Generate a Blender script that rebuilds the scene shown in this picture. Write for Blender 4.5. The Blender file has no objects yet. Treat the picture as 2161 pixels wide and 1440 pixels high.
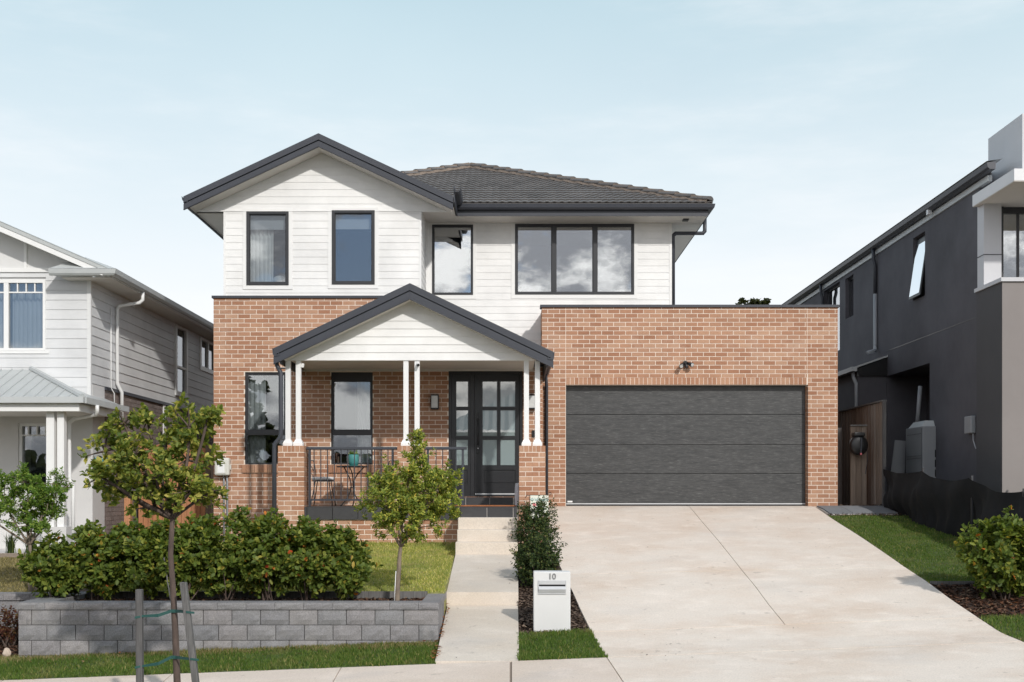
import bpy, bmesh, math, random
import numpy as np
from mathutils import Vector, Matrix

random.seed(7)
RNG = np.random.default_rng(11)
scene = bpy.context.scene
COL = scene.collection

# ----------------------------------------------------------------- camera
# Real measurements: facade parallel to the picture, camera level with a rise.
F, D, CZ = 2500.0, 23.74, 0.24          # focal length in photo pixels, distance to garage wall, eye height
cam_d = bpy.data.cameras.new("camera")
cam_d.sensor_width = 36.0
cam_d.lens = F / 2161.0 * 36.0
cam_d.shift_y = (1041.0 - 720.0) / 2161.0
cam_d.clip_start = 0.1
cam_d.clip_end = 3000.0
cam = bpy.data.objects.new("camera", cam_d)
cam.location = (0, -D, CZ)
cam.rotation_euler = (math.pi / 2, 0, 0)
COL.objects.link(cam)
scene.camera = cam

# ----------------------------------------------------------------- sky and sun
SUN_EL, SUN_AZ = math.radians(32.0), math.radians(26.0)     # azimuth measured from behind the camera towards its right
to_sun = Vector((math.sin(SUN_AZ) * math.cos(SUN_EL), -math.cos(SUN_AZ) * math.cos(SUN_EL), math.sin(SUN_EL)))
world = bpy.data.worlds.new("World")
scene.world = world
world.use_nodes = True
wn, wl = world.node_tree.nodes, world.node_tree.links
wn.clear()
SKY_STRENGTH = 0.10


def wnode(t, **kw):
    n = wn.new(t)
    for k, v in kw.items():
        setattr(n, k, v)
    return n


def wmath(op, a, b=None, c=None, clamp=False):
    n = wnode("ShaderNodeMath", operation=op)
    n.use_clamp = clamp
    for i, v in enumerate((a, b, c)):
        if v is None:
            continue
        if isinstance(v, (int, float)):
            n.inputs[i].default_value = v
        else:
            wl.new(v, n.inputs[i])
    return n.outputs[0]


def wramp(v, a, b, lo=0.0, hi=1.0, smooth=True):
    n = wnode("ShaderNodeMapRange")
    n.interpolation_type = "SMOOTHSTEP" if smooth else "LINEAR"
    wl.new(v, n.inputs[0])
    for i, x in zip((1, 2, 3, 4), (a, b, lo, hi)):
        n.inputs[i].default_value = x
    return n.outputs[0]


def wmix(fac, a, b):
    n = wnode("ShaderNodeMix", data_type="RGBA")
    wl.new(fac, n.inputs[0])
    for i, v in ((6, a), (7, b)):
        if isinstance(v, tuple):
            n.inputs[i].default_value = v + (1,)
        else:
            wl.new(v, n.inputs[i])
    return n.outputs[2]


sky = wnode("ShaderNodeTexSky", sky_type="NISHITA")
sky.sun_disc = False
sky.sun_elevation = SUN_EL
sky.sun_rotation = math.atan2(to_sun.x, to_sun.y)
sky.air_density, sky.dust_density, sky.ozone_density = 1.0, 0.6, 1.0
tc = wnode("ShaderNodeTexCoord")
sx = wnode("ShaderNodeSeparateXYZ")
wl.new(tc.outputs["Generated"], sx.inputs[0])
dx, dy, dz = sx.outputs
def wnoise(vec, scale, detail, rough=0.55):
    n = wnode("ShaderNodeTexNoise")
    n.inputs["Scale"].default_value = scale
    n.inputs["Detail"].default_value = detail
    n.inputs["Roughness"].default_value = rough
    wl.new(vec, n.inputs["Vector"])
    return n.outputs[0]


def wvec(x, y, z):
    n = wnode("ShaderNodeCombineXYZ")
    for i, v in enumerate((x, y, z)):
        wl.new(v, n.inputs[i])
    return n.outputs[0]


S = 1.0 / SKY_STRENGTH
zz = wmath("MULTIPLY", dz, 1.7)
CLOUD_SHIFT = 0.7
cvec = wvec(wmath("ADD", dx, CLOUD_SHIFT), dy, zz)
cvec_up = wvec(wmath("ADD", dx, CLOUD_SHIFT + 0.012), dy, wmath("ADD", zz, 0.05))
d1 = wnoise(cvec, 7.0, 9.0, 0.58)
d2 = wnoise(cvec_up, 7.0, 9.0, 0.58)
# broken cumulus, thinning out to a clear hazy sky behind the houses
thin = wramp(dy, -0.70, 0.25, 0.105, -0.40)
cover = wmath("ADD", d1, thin)
cum = wramp(cover, 0.50, 0.585)
shade = wramp(wmath("SUBTRACT", d1, d2), -0.06, 0.07)
cloud_col = wmix(shade, (0.46 * S, 0.47 * S, 0.50 * S), (1.50 * S, 1.47 * S, 1.42 * S))
# thin high veil, whitest at the horizon
n3 = wnode("ShaderNodeTexNoise")
n3.inputs["Scale"].default_value = 3.0
n3.inputs["Detail"].default_value = 4.0
wl.new(cvec, n3.inputs["Vector"])
veil = wmath("ADD", wramp(dz, 0.15, 0.85, 0.97, 0.35, smooth=False),
             wmath("MULTIPLY", wmath("SUBTRACT", n3.outputs[0], 0.5), 0.20), clamp=True)
veil_col = wmix(wramp(dz, 0.13, 0.42, smooth=False), (0.905 * S, 0.925 * S, 0.955 * S), (0.60 * S, 0.80 * S, 0.86 * S))
sky_front = wmix(veil, sky.outputs[0], veil_col)
sky_back = wmix(wmath("MULTIPLY", veil, 0.60), sky.outputs[0], (0.36 * S, 0.52 * S, 0.80 * S))
wisp = wramp(wnoise(wvec(dx, dy, wmath("MULTIPLY", dz, 4.5)), 2.2, 6.0, 0.6), 0.44, 0.74, 0.0, 0.55)
sky_front = wmix(wisp, sky_front, (0.94 * S, 0.955 * S, 0.975 * S))
base = wmix(wramp(dy, -0.6, 0.35), sky_back, sky_front)
final = wmix(cum, base, cloud_col)
bg = wnode("ShaderNodeBackground")
bg.inputs["Strength"].default_value = SKY_STRENGTH
wl.new(final, bg.inputs["Color"])
wo = wnode("ShaderNodeOutputWorld")
wl.new(bg.outputs[0], wo.inputs["Surface"])

sun_d = bpy.data.lights.new("sun", "SUN")
sun_d.energy = 2.5
sun_d.angle = math.radians(1.8)
sun_d.color = (1.0, 0.965, 0.915)
sun = bpy.data.objects.new("sun", sun_d)
sun.rotation_euler = (-to_sun).to_track_quat("-Z", "Y").to_euler()
sun.location = (10, -30, 25)
COL.objects.link(sun)

vs = scene.view_settings
vs.view_transform = "Standard"
vs.look = "None"
vs.exposure = 0.12
vs.gamma = 1.0
scene.render.engine = "CYCLES"
scene.cycles.use_denoising = True
scene.cycles.max_bounces = 8
scene.cycles.transparent_max_bounces = 12
scene.cycles.caustics_reflective = False
scene.cycles.caustics_refractive = False


# ----------------------------------------------------------------- measuring helpers
def sc(y):
    return F / (y + D)


def PX(px, y):
    return (px - 1080.5) / sc(y)


def PZ(py, y):
    return CZ - (py - 1041.0) / sc(y)


def YS(s):
    return F / s - D


# ----------------------------------------------------------------- materials
def new_mat(name):
    m = bpy.data.materials.new(name)
    m.use_nodes = True
    nt = m.node_tree
    b = nt.nodes["Principled BSDF"]
    return m, nt, b


def N(nt, t, **kw):
    n = nt.nodes.new(t)
    for k, v in kw.items():
        setattr(n, k, v)
    return n


def set_in(nt, sock, v):
    if isinstance(v, (int, float)):
        sock.default_value = v
    elif isinstance(v, (tuple, list)):
        sock.default_value = tuple(v) + ((1,) if len(v) == 3 and len(sock.default_value) == 4 else ())
    else:
        nt.links.new(v, sock)


def mixc(nt, fac, a, b, mode="MIX"):
    n = N(nt, "ShaderNodeMix", data_type="RGBA", blend_type=mode)
    set_in(nt, n.inputs[0], fac)
    set_in(nt, n.inputs[6], a)
    set_in(nt, n.inputs[7], b)
    return n.outputs[2]


def maprange(nt, v, a, b, lo, hi, smooth=False):
    n = N(nt, "ShaderNodeMapRange")
    if smooth:
        n.interpolation_type = "SMOOTHSTEP"
    set_in(nt, n.inputs[0], v)
    for i, x in zip((1, 2, 3, 4), (a, b, lo, hi)):
        n.inputs[i].default_value = x
    return n.outputs[0]


def position(nt, stretch=(1, 1, 1)):
    g = N(nt, "ShaderNodeNewGeometry")
    m = N(nt, "ShaderNodeVectorMath", operation="MULTIPLY")
    nt.links.new(g.outputs["Position"], m.inputs[0])
    m.inputs[1].default_value = stretch
    return m.outputs[0]


def noise(nt, vec, scale, detail=4.0, rough=0.5):
    n = N(nt, "ShaderNodeTexNoise")
    n.inputs["Scale"].default_value = scale
    n.inputs["Detail"].default_value = detail
    n.inputs["Roughness"].default_value = rough
    nt.links.new(vec, n.inputs["Vector"])
    return n.outputs[0]


def bump(nt, b, h, strength, dist=0.01):
    n = N(nt, "ShaderNodeBump")
    n.inputs["Strength"].default_value = strength
    n.inputs["Distance"].default_value = dist
    nt.links.new(h, n.inputs["Height"])
    nt.links.new(n.outputs[0], b.inputs["Normal"])


def pm(name, col, rough=0.6, var=0.10, scale=3.0, stretch=(1, 1, 1), bs=0.0, bscale=60.0, metallic=0.0, spec=0.5, tint=None):
    """painted / plain surface with soft colour drift and fine relief"""
    m, nt, b = new_mat(name)
    v = position(nt, stretch)
    n = noise(nt, v, scale, 6.0, 0.6)
    f = maprange(nt, n, 0.3, 0.7, 0, 1)
    lo = tuple(c * (1 - var) for c in col)
    hi = tuple(min(1, c * (1 + var)) for c in col)
    if tint:
        lo = tint
    set_in(nt, b.inputs["Base Color"], mixc(nt, f, lo, hi))
    b.inputs["Roughness"].default_value = rough
    b.inputs["Metallic"].default_value = metallic
    b.inputs["Specular IOR Level"].default_value = spec
    if bs > 0:
        bump(nt, b, noise(nt, v, bscale, 4.0), bs, 0.004)
    return m


def per_piece(nt):
    """0..1 value that differs from piece to piece (objects and mesh islands alike)"""
    oi = N(nt, "ShaderNodeObjectInfo")
    g = N(nt, "ShaderNodeNewGeometry")
    a = N(nt, "ShaderNodeMath", operation="ADD")
    nt.links.new(oi.outputs["Random"], a.inputs[0])
    nt.links.new(g.outputs["Random Per Island"], a.inputs[1])
    f = N(nt, "ShaderNodeMath", operation="FRACT")
    nt.links.new(a.outputs[0], f.inputs[0])
    return f.outputs[0]


def piece_mat(name, cols, rough=0.85, grain=40.0, gvar=0.15, bs=0.25, bscale=180.0, stretch=(1, 1, 1), spec=0.3, bloom=None):
    m, nt, b = new_mat(name)
    r = per_piece(nt)
    cr = N(nt, "ShaderNodeValToRGB")
    cr.color_ramp.interpolation = "LINEAR"
    el = cr.color_ramp.elements
    for i, c in enumerate(cols):
        p = i / (len(cols) - 1)
        if i < 2:
            el[i].position = p
            el[i].color = c + (1,)
        else:
            e = el.new(p)
            e.color = c + (1,)
    nt.links.new(r, cr.inputs[0])
    v = position(nt, stretch)
    n = noise(nt, v, grain, 5.0, 0.65)
    g = maprange(nt, n, 0.25, 0.75, 1 - gvar, 1 + gvar)
    big = maprange(nt, noise(nt, v, 1.1, 4.0, 0.6), 0.3, 0.7, 0.90, 1.09)
    mu = N(nt, "ShaderNodeMath", operation="MULTIPLY")
    nt.links.new(g, mu.inputs[0])
    nt.links.new(big, mu.inputs[1])
    vm = N(nt, "ShaderNodeVectorMath", operation="SCALE")
    nt.links.new(cr.outputs[0], vm.inputs[0])
    nt.links.new(mu.outputs[0], vm.inputs["Scale"])
    outc = vm.outputs[0]
    if bloom:                        # pale lime bloom / dust in loose patches
        f1 = maprange(nt, noise(nt, position(nt), 1.7, 7.0, 0.7), 0.54, 0.78, 0, bloom[1])
        outc = mixc(nt, f1, outc, bloom[0])
    nt.links.new(outc, b.inputs["Base Color"])
    b.inputs["Roughness"].default_value = rough
    b.inputs["Specular IOR Level"].default_value = spec
    bump(nt, b, noise(nt, v, bscale, 3.0), bs, 0.004)
    return m


def leaf_mat(name, cols, trans=0.36, rough=0.55, spec=0.25, patch=None):
    m, nt, b = new_mat(name)
    g = N(nt, "ShaderNodeNewGeometry")
    cr = N(nt, "ShaderNodeValToRGB")
    el = cr.color_ramp.elements
    for i, (p, c) in enumerate(cols):
        if i < 2:
            el[i].position, el[i].color = p, c + (1,)
        else:
            e = el.new(p)
            e.color = c + (1,)
    nt.links.new(g.outputs["Random Per Island"], cr.inputs[0])
    col = cr.outputs[0]
    if patch:                       # greener and straw-coloured patches across a lawn
        v = position(nt)
        col = mixc(nt, maprange(nt, noise(nt, v, 1.1, 5.0, 0.6), 0.45, 0.68, 0, 0.75), col, patch[0])
        col = mixc(nt, maprange(nt, noise(nt, v, 2.3, 5.0, 0.65), 0.54, 0.72, 0, 0.8), col, patch[1])
    nt.links.new(col, b.inputs["Base Color"])
    b.inputs["Roughness"].default_value = rough
    b.inputs["Specular IOR Level"].default_value = spec
    t = N(nt, "ShaderNodeBsdfTranslucent")
    tcol = mixc(nt, 1.0, col, (1.5, 1.55, 0.7), "MULTIPLY")
    nt.links.new(tcol, t.inputs["Color"])
    mx = N(nt, "ShaderNodeMixShader")
    mx.inputs[0].default_value = trans
    nt.links.new(b.outputs[0], mx.inputs[1])
    nt.links.new(t.outputs[0], mx.inputs[2])
    out = nt.nodes["Material Output"]
    nt.links.new(mx.outputs[0], out.inputs["Surface"])
    return m


def glass_mat(name, refl=0.25, tint=(0.75, 0.8, 0.82), wav=0.02, rough=0.0):
    m = bpy.data.materials.new(name)
    m.use_nodes = True
    nt = m.node_tree
    nt.nodes.clear()
    out = N(nt, "ShaderNodeOutputMaterial")
    tr = N(nt, "ShaderNodeBsdfTransparent")
    tr.inputs[0].default_value = tint + (1,)
    gl = N(nt, "ShaderNodeBsdfGlossy")
    gl.inputs["Roughness"].default_value = rough
    gl.inputs["Color"].default_value = (0.95, 0.97, 1.0, 1)
    bp = N(nt, "ShaderNodeBump")
    bp.inputs["Strength"].default_value = wav
    bp.inputs["Distance"].default_value = 0.02
    nt.links.new(noise(nt, position(nt), 1.6, 2.0), bp.inputs["Height"])
    nt.links.new(bp.outputs[0], gl.inputs["Normal"])
    fr = N(nt, "ShaderNodeFresnel")
    fr.inputs[0].default_value = 1.5
    ad = N(nt, "ShaderNodeMath", operation="ADD")
    ad.use_clamp = True
    nt.links.new(fr.outputs[0], ad.inputs[0])
    ad.inputs[1].default_value = refl
    mx = N(nt, "ShaderNodeMixShader")
    nt.links.new(ad.outputs[0], mx.inputs[0])
    nt.links.new(tr.outputs[0], mx.inputs[1])
    nt.links.new(gl.outputs[0], mx.inputs[2])
    nt.links.new(mx.outputs[0], out.inputs["Surface"])
    return m


def concrete_mat(name, col, stain=(0.50, 0.37, 0.27), amt=0.5, grey=0.35):
    m, nt, b = new_mat(name)
    v = position(nt)
    vs_ = position(nt, (0.8, 1.15, 1.15))
    a = maprange(nt, noise(nt, vs_, 0.9, 8.0, 0.62), 0.42, 0.70, 0, amt)
    c1 = mixc(nt, a, col, stain)
    w = maprange(nt, noise(nt, vs_, 2.7, 5.0, 0.6), 0.52, 0.72, 0, 0.55)
    c2 = mixc(nt, w, c1, tuple(min(1, c * 1.17) for c in (col[0], col[1] * 1.01, col[2] * 1.03)))
    gr = maprange(nt, noise(nt, vs_, 0.75, 4.0, 0.55), 0.56, 0.75, 0, grey)
    c3 = mixc(nt, gr, c2, (0.42, 0.41, 0.41))
    sp = maprange(nt, noise(nt, v, 55.0, 3.0, 0.7), 0.3, 0.7, 0.88, 1.1)
    vm = N(nt, "ShaderNodeVectorMath", operation="SCALE")
    nt.links.new(c3, vm.inputs[0])
    nt.links.new(sp, vm.inputs["Scale"])
    spots = maprange(nt, noise(nt, v, 7.0, 2.0, 0.4), 0.70, 0.76, 0, 0.35)      # drips and scuffs
    c4 = mixc(nt, spots, vm.outputs[0], (0.30, 0.25, 0.21))
    fleck = maprange(nt, noise(nt, v, 26.0, 2.0, 0.5), 0.735, 0.77, 0, 0.6)
    c4 = mixc(nt, fleck, c4, (0.22, 0.18, 0.15))
    nt.links.new(c4, b.inputs["Base Color"])
    b.inputs["Roughness"].default_value = 0.86
    b.inputs["Specular IOR Level"].default_value = 0.25
    bump(nt, b, noise(nt, v, 140.0, 4.0), 0.25, 0.003)
    return m


M = {}
M["brick"] = piece_mat("brick_red", [(0.335, 0.165, 0.098), (0.385, 0.202, 0.124), (0.43, 0.238, 0.15), (0.47, 0.285, 0.19), (0.365, 0.188, 0.115)], bs=0.3, bloom=((0.60, 0.47, 0.38), 0.45))
M["mortar"] = pm("mortar", (0.80, 0.715, 0.62), 0.9, 0.08, 20.0, bs=0.3, bscale=200)
M["brick_mauve"] = piece_mat("brick_mauve", [(0.20, 0.165, 0.15), (0.26, 0.215, 0.20), (0.235, 0.19, 0.175)])
M["mortar_mauve"] = pm("mortar_mauve", (0.45, 0.41, 0.38), 0.9)
M["board"] = piece_mat("board_white", [(0.775, 0.771, 0.757), (0.800, 0.796, 0.783), (0.785, 0.781, 0.770)], rough=0.55, grain=6, gvar=0.015, bs=0.03, bscale=30, spec=0.4, bloom=((0.70, 0.685, 0.65), 0.35))
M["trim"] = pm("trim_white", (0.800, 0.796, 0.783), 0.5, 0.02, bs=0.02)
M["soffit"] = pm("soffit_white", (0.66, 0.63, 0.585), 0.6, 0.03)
M["dark"] = pm("colourbond_slate", (0.048, 0.052, 0.064), 0.42, 0.08, 2.5, spec=0.45)
M["dark2"] = pm("slate_deep", (0.040, 0.042, 0.048), 0.45, 0.08)  # slightly darker, greyer slate finish
M["frame"] = pm("window_frame_black", (0.030, 0.031, 0.035), 0.38, 0.06, spec=0.5)
M["door"] = pm("door_black", (0.022, 0.0225, 0.025), 0.33, 0.10, 4.0, (6, 6, 1), spec=0.5)
M["black"] = pm("black_plastic", (0.012, 0.012, 0.013), 0.35, 0.1)
M["pane"] = glass_mat("pane_glass", 0.13, (0.84, 0.87, 0.88))
M["pane_mirror"] = glass_mat("pane_glass_coated", 0.40, (0.75, 0.78, 0.78))
M["pane_frost"] = None
M["lead"] = pm("gutter_pale", (0.50, 0.52, 0.52), 0.45, 0.05)
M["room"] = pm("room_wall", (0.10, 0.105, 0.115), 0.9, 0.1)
M["room_light"] = pm("room_wall_light", (0.45, 0.45, 0.44), 0.9, 0.05)
M["curtain"] = pm("curtain_sheer", (0.80, 0.80, 0.79), 0.9, 0.06, 5.0, (6, 6, 0.3))
M["blind"] = pm("roller_blind", (0.62, 0.64, 0.68), 0.9, 0.03)
M["blind_dark"] = pm("roller_blind_grey", (0.14, 0.145, 0.14), 0.8, 0.06)
M["rooftile"] = piece_mat("roof_tile", [(0.115, 0.108, 0.105), (0.155, 0.146, 0.142), (0.133, 0.125, 0.122)], rough=0.6, grain=30, gvar=0.2, bs=0.2)
M["pointing"] = pm("ridge_pointing", (0.222, 0.178, 0.145), 0.9, 0.2, 20)
M["porch_tile"] = piece_mat("porch_tile", [(0.040, 0.040, 0.043), (0.055, 0.053, 0.055), (0.047, 0.047, 0.05)], rough=0.45, grain=12, gvar=0.12, bs=0.08, spec=0.5)
M["grout"] = pm("grout", (0.62, 0.58, 0.54), 0.9)
M["concrete"] = concrete_mat("driveway_concrete", (0.765, 0.680, 0.595), (0.635, 0.485, 0.37), 0.62, 0.18)
M["path_conc"] = concrete_mat("path_concrete", (0.669, 0.598, 0.517), (0.525, 0.418, 0.315), 0.35)
M["foot_conc"] = concrete_mat("footpath_concrete", (0.698, 0.598, 0.514), (0.558, 0.445, 0.346), 0.45)
M["joint"] = pm("saw_joint", (0.27, 0.22, 0.18), 0.9)
M["block"] = piece_mat("split_block", [(0.198, 0.198, 0.206), (0.258, 0.245, 0.247), (0.227, 0.225, 0.230), (0.277, 0.261, 0.258)], rough=0.9, grain=70, gvar=0.32, bs=0.9, bscale=90, bloom=((0.36, 0.34, 0.32), 0.55))
M["timber"] = piece_mat("fence_timber", [(0.168, 0.124, 0.094), (0.245, 0.196, 0.158), (0.209, 0.163, 0.129), (0.292, 0.261, 0.234)], rough=0.85, grain=9, gvar=0.3, bs=0.3, bscale=40, stretch=(4, 4, 0.25))
M["timber_orange"] = piece_mat("fence_timber_fresh", [(0.40, 0.175, 0.085), (0.47, 0.225, 0.115), (0.35, 0.16, 0.08)], rough=0.85, grain=9, gvar=0.25, bs=0.3, bscale=40, stretch=(4, 4, 0.25))
M["timber_grey"] = piece_mat("weathered_timber", [(0.115, 0.11, 0.108), (0.16, 0.155, 0.15)], rough=0.9, grain=14, gvar=0.4, bs=0.6, bscale=60, stretch=(4, 4, 0.3))
M["sleeper"] = pm("sleeper_timber", (0.25, 0.20, 0.16), 0.9, 0.25, 9, (1, 4, 8), bs=0.3)
M["mulch"] = pm("mulch_soil", (0.045, 0.028, 0.02), 0.95, 0.4, 25, bs=0.6, bscale=80)
M["chip"] = piece_mat("bark_chip", [(0.035, 0.018, 0.012), (0.10, 0.045, 0.026), (0.17, 0.075, 0.04), (0.06, 0.035, 0.025), (0.24, 0.155, 0.10)], grain=60, gvar=0.3)
M["chip_brown"] = piece_mat("bark_chip_brown", [(0.05, 0.035, 0.028), (0.11, 0.075, 0.055), (0.19, 0.135, 0.10), (0.07, 0.045, 0.035), (0.30, 0.22, 0.16)], grain=60, gvar=0.3)
M["lawn"] = pm("lawn_soil", (0.286, 0.273, 0.091), 0.95, 0.4, 5.0, bs=0.5)
M["verge"] = pm("verge_soil", (0.072, 0.098, 0.026), 0.95, 0.4, 5.0, bs=0.5)
M["dry"] = pm("dry_lawn", (0.15, 0.125, 0.06), 0.95, 0.4, 5.0, bs=0.5)
M["ground"] = pm("ground_earth", (0.12, 0.10, 0.06), 0.95, 0.3, 0.5)
M["asphalt"] = pm("asphalt", (0.05, 0.05, 0.052), 0.9, 0.2, 10, bs=0.4)
M["bark"] = pm("bark_grey_brown", (0.105, 0.075, 0.062), 0.9, 0.35, 14, (1, 1, 0.35), bs=0.8, bscale=50)
M["bark_pale"] = pm("bark_pale", (0.21, 0.165, 0.125), 0.9, 0.3, 14, (1, 1, 0.35), bs=0.6, bscale=50)
M["render_white"] = pm("render_white", (0.62, 0.61, 0.60), 0.85, 0.03, 2, bs=0.15)
M["grey_board"] = piece_mat("board_pale_grey", [(0.64, 0.645, 0.65), (0.66, 0.665, 0.67)], rough=0.55, grain=6, gvar=0.015, bs=0.03, bscale=30)
M["white_paint"] = pm("white_paint", (0.800, 0.800, 0.790), 0.45, 0.02)
M["roof_pale"] = pm("roof_pale_metal", (0.46, 0.48, 0.475), 0.4, 0.04)
M["gable_panel"] = pm("gable_panel_grey", (0.68, 0.68, 0.675), 0.8, 0.03)
M["render_dark"] = pm("render_charcoal", (0.100, 0.097, 0.109), 0.88, 0.22, 0.9, bs=0.25, bscale=70)
M["render_taupe_shaded"] = pm("block_taupe_shaded", (0.081, 0.079, 0.082), 0.88, 0.08, 1.2, bs=0.25, bscale=70)  # darker copy of one render; shade on the block side put into the colour
M["render_taupe_sunlit"] = pm("render_taupe_sunlit", (0.26, 0.235, 0.225), 0.88, 0.05, 1.2, bs=0.25, bscale=70)  # same render, paler; sunlight on the block front put into the colour
M["clad_grey"] = pm("cladding_silver", (0.560, 0.560, 0.581), 0.45, 0.03)
M["clad_white"] = pm("cladding_white", (0.744, 0.744, 0.756), 0.45, 0.03)
M["pvc"] = pm("pvc_grey", (0.33, 0.345, 0.365), 0.5, 0.04)
M["shade"] = pm("shade_cloth", (0.006, 0.006, 0.007), 0.95, 0.25, 6.0, bs=0.3, bscale=20)
M["letter_render"] = pm("letterbox_render", (0.69, 0.69, 0.68), 0.8, 0.025, 2, bs=0.12, bscale=90)
M["metal"] = pm("brushed_aluminium", (0.60, 0.61, 0.62), 0.45, 0.05, 3, metallic=0.25)
M["metal_grey"] = pm("numeral_grey", (0.22, 0.22, 0.225), 0.5, 0.05)
M["plastic_cream"] = pm("meter_box_cream", (0.64, 0.635, 0.585), 0.6, 0.04)
M["sticker"] = pm("sticker_white", (0.80, 0.80, 0.80), 0.6, 0.02)
M["glow"] = pm("lamp_opal_glass", (0.62, 0.63, 0.62), 0.15, 0.08, 12)
M["iron"] = pm("wrought_iron", (0.012, 0.011, 0.011), 0.5, 0.1)
M["cushion"] = pm("cushion_white", (0.72, 0.72, 0.72), 0.9, 0.04)
M["teal"] = pm("pot_teal", (0.07, 0.26, 0.25), 0.22, 0.25, 8)
M["coir"] = pm("door_mat_coir", (0.35, 0.13, 0.05), 0.95, 0.25, 40, bs=0.6)
M["strap"] = pm("tree_tie_green", (0.02, 0.085, 0.075), 0.7, 0.1)
M["stone"] = pm("sandstone", (0.52, 0.42, 0.34), 0.9, 0.12, 12, bs=0.4)
M["paver"] = piece_mat("grey_paver", [(0.17, 0.18, 0.19), (0.22, 0.225, 0.235)], rough=0.85)
M["flag"] = pm("flag_cream", (0.74, 0.76, 0.66), 0.9, 0.03)
M["flag_ink"] = pm("flag_ink_teal", (0.16, 0.33, 0.34), 0.9, 0.03)
M["flag_pink"] = pm("flag_pink", (0.65, 0.17, 0.19), 0.9, 0.2, 20)
M["ac"] = pm("air_conditioner_grey", (0.29, 0.30, 0.315), 0.55, 0.04)
M["steel_stain"] = pm("orange_cable", (0.42, 0.12, 0.03), 0.7, 0.1)

M["leaf_street"] = leaf_mat("leaf_street_tree", [(0.0, (0.085, 0.132, 0.032)), (0.45, (0.188, 0.232, 0.046)), (0.8, (0.340, 0.350, 0.070)), (1.0, (0.567, 0.487, 0.130))])
M["leaf_hedge"] = leaf_mat("leaf_hedge", [(0.0, (0.073, 0.110, 0.024)), (0.6, (0.137, 0.192, 0.035)), (0.965, (0.277, 0.293, 0.053)), (0.988, (0.443, 0.322, 0.060)), (0.995, (0.676, 0.230, 0.046)), (1.0, (0.676, 0.078, 0.040))], rough=0.5)
M["leaf_young"] = leaf_mat("leaf_young_tree", [(0.0, (0.102, 0.150, 0.032)), (0.5, (0.232, 0.290, 0.055)), (0.85, (0.445, 0.466, 0.092)), (0.98, (0.669, 0.580, 0.128)), (1.0, (0.731, 0.422, 0.073))])
M["leaf_left"] = leaf_mat("leaf_neighbour_tree", [(0.0, (0.080, 0.154, 0.028)), (0.6, (0.162, 0.268, 0.046)), (1.0, (0.323, 0.405, 0.077))], trans=0.4)
M["leaf_bush"] = leaf_mat("leaf_bush", [(0.0, (0.019, 0.038, 0.014)), (0.7, (0.048, 0.079, 0.022)), (1.0, (0.144, 0.162, 0.042))], trans=0.18)
M["leaf_red"] = leaf_mat("leaf_red_shrub", [(0.0, (0.06, 0.022, 0.018)), (0.6, (0.13, 0.045, 0.03)), (1.0, (0.16, 0.11, 0.04))])
M["leaf_far"] = leaf_mat("leaf_far_tree", [(0.0, (0.03, 0.04, 0.018)), (1.0, (0.085, 0.09, 0.04))])
M["flower"] = leaf_mat("flower_pink_white", [(0.0, (0.55, 0.26, 0.20)), (0.6, (0.62, 0.36, 0.30)), (1.0, (0.75, 0.68, 0.64))])
M["blade"] = leaf_mat("grass_blade", [(0.0, (0.245, 0.294, 0.062)), (0.6, (0.402, 0.424, 0.099)), (0.85, (0.632, 0.539, 0.183)), (1.0, (0.850, 0.718, 0.339))], trans=0.3, rough=0.6, patch=((0.17, 0.23, 0.055), (0.42, 0.34, 0.17)))
M["blade_green"] = leaf_mat("grass_blade_green", [(0.0, (0.063, 0.119, 0.020)), (0.7, (0.119, 0.189, 0.031)), (0.92, (0.210, 0.238, 0.063)), (1.0, (0.420, 0.336, 0.140))], trans=0.3, rough=0.6, patch=((0.085, 0.15, 0.028), (0.26, 0.23, 0.095)))
M["blade_dry"] = leaf_mat("grass_blade_dry", [(0.0, (0.156, 0.143, 0.052)), (0.7, (0.286, 0.234, 0.104)), (1.0, (0.390, 0.325, 0.169))], trans=0.2, rough=0.7)
M["litter"] = leaf_mat("fallen_leaf", [(0.0, (0.22, 0.075, 0.03)), (0.6, (0.36, 0.13, 0.045)), (1.0, (0.30, 0.20, 0.10))], trans=0.1, rough=0.8)


def garage_panel_mat():
    m, nt, b = new_mat("garage_panel_woodgrain")
    v = position(nt, (1.0, 1.0, 9.0))
    n = noise(nt, v, 3.4, 9.0, 0.75)
    f = maprange(nt, n, 0.35, 0.7, 0, 1)
    v2 = position(nt, (1.0, 1.0, 14.0))
    n2_ = noise(nt, v2, 7.0, 6.0, 0.75)
    st = maprange(nt, n2_, 0.53, 0.68, 0, 0.6)
    c = mixc(nt, f, (0.036, 0.037, 0.038), (0.072, 0.073, 0.073))
    c = mixc(nt, st, c, (0.21, 0.21, 0.205))
    nt.links.new(c, b.inputs["Base Color"])
    set_in(nt, b.inputs["Roughness"], maprange(nt, n, 0.3, 0.7, 0.30, 0.50))
    b.inputs["Specular IOR Level"].default_value = 0.5
    bump(nt, b, n2_, 0.35, 0.004)
    return m


M["garage_panel"] = garage_panel_mat()


def frost_mat():
    m, nt, b = new_mat("pane_frosted")
    b.inputs["Base Color"].default_value = (0.26, 0.33, 0.33, 1)
    b.inputs["Roughness"].default_value = 0.5
    gl = N(nt, "ShaderNodeBsdfGlossy")
    gl.inputs["Roughness"].default_value = 0.0
    mx = N(nt, "ShaderNodeMixShader")
    mx.inputs[0].default_value = 0.30
    nt.links.new(b.outputs[0], mx.inputs[1])
    nt.links.new(gl.outputs[0], mx.inputs[2])
    nt.links.new(mx.outputs[0], nt.nodes["Material Output"].inputs["Surface"])
    return m


M["pane_frost"] = frost_mat()

# ----------------------------------------------------------------- mesh helpers
ORG = {}          # world position of every object's local origin


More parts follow.
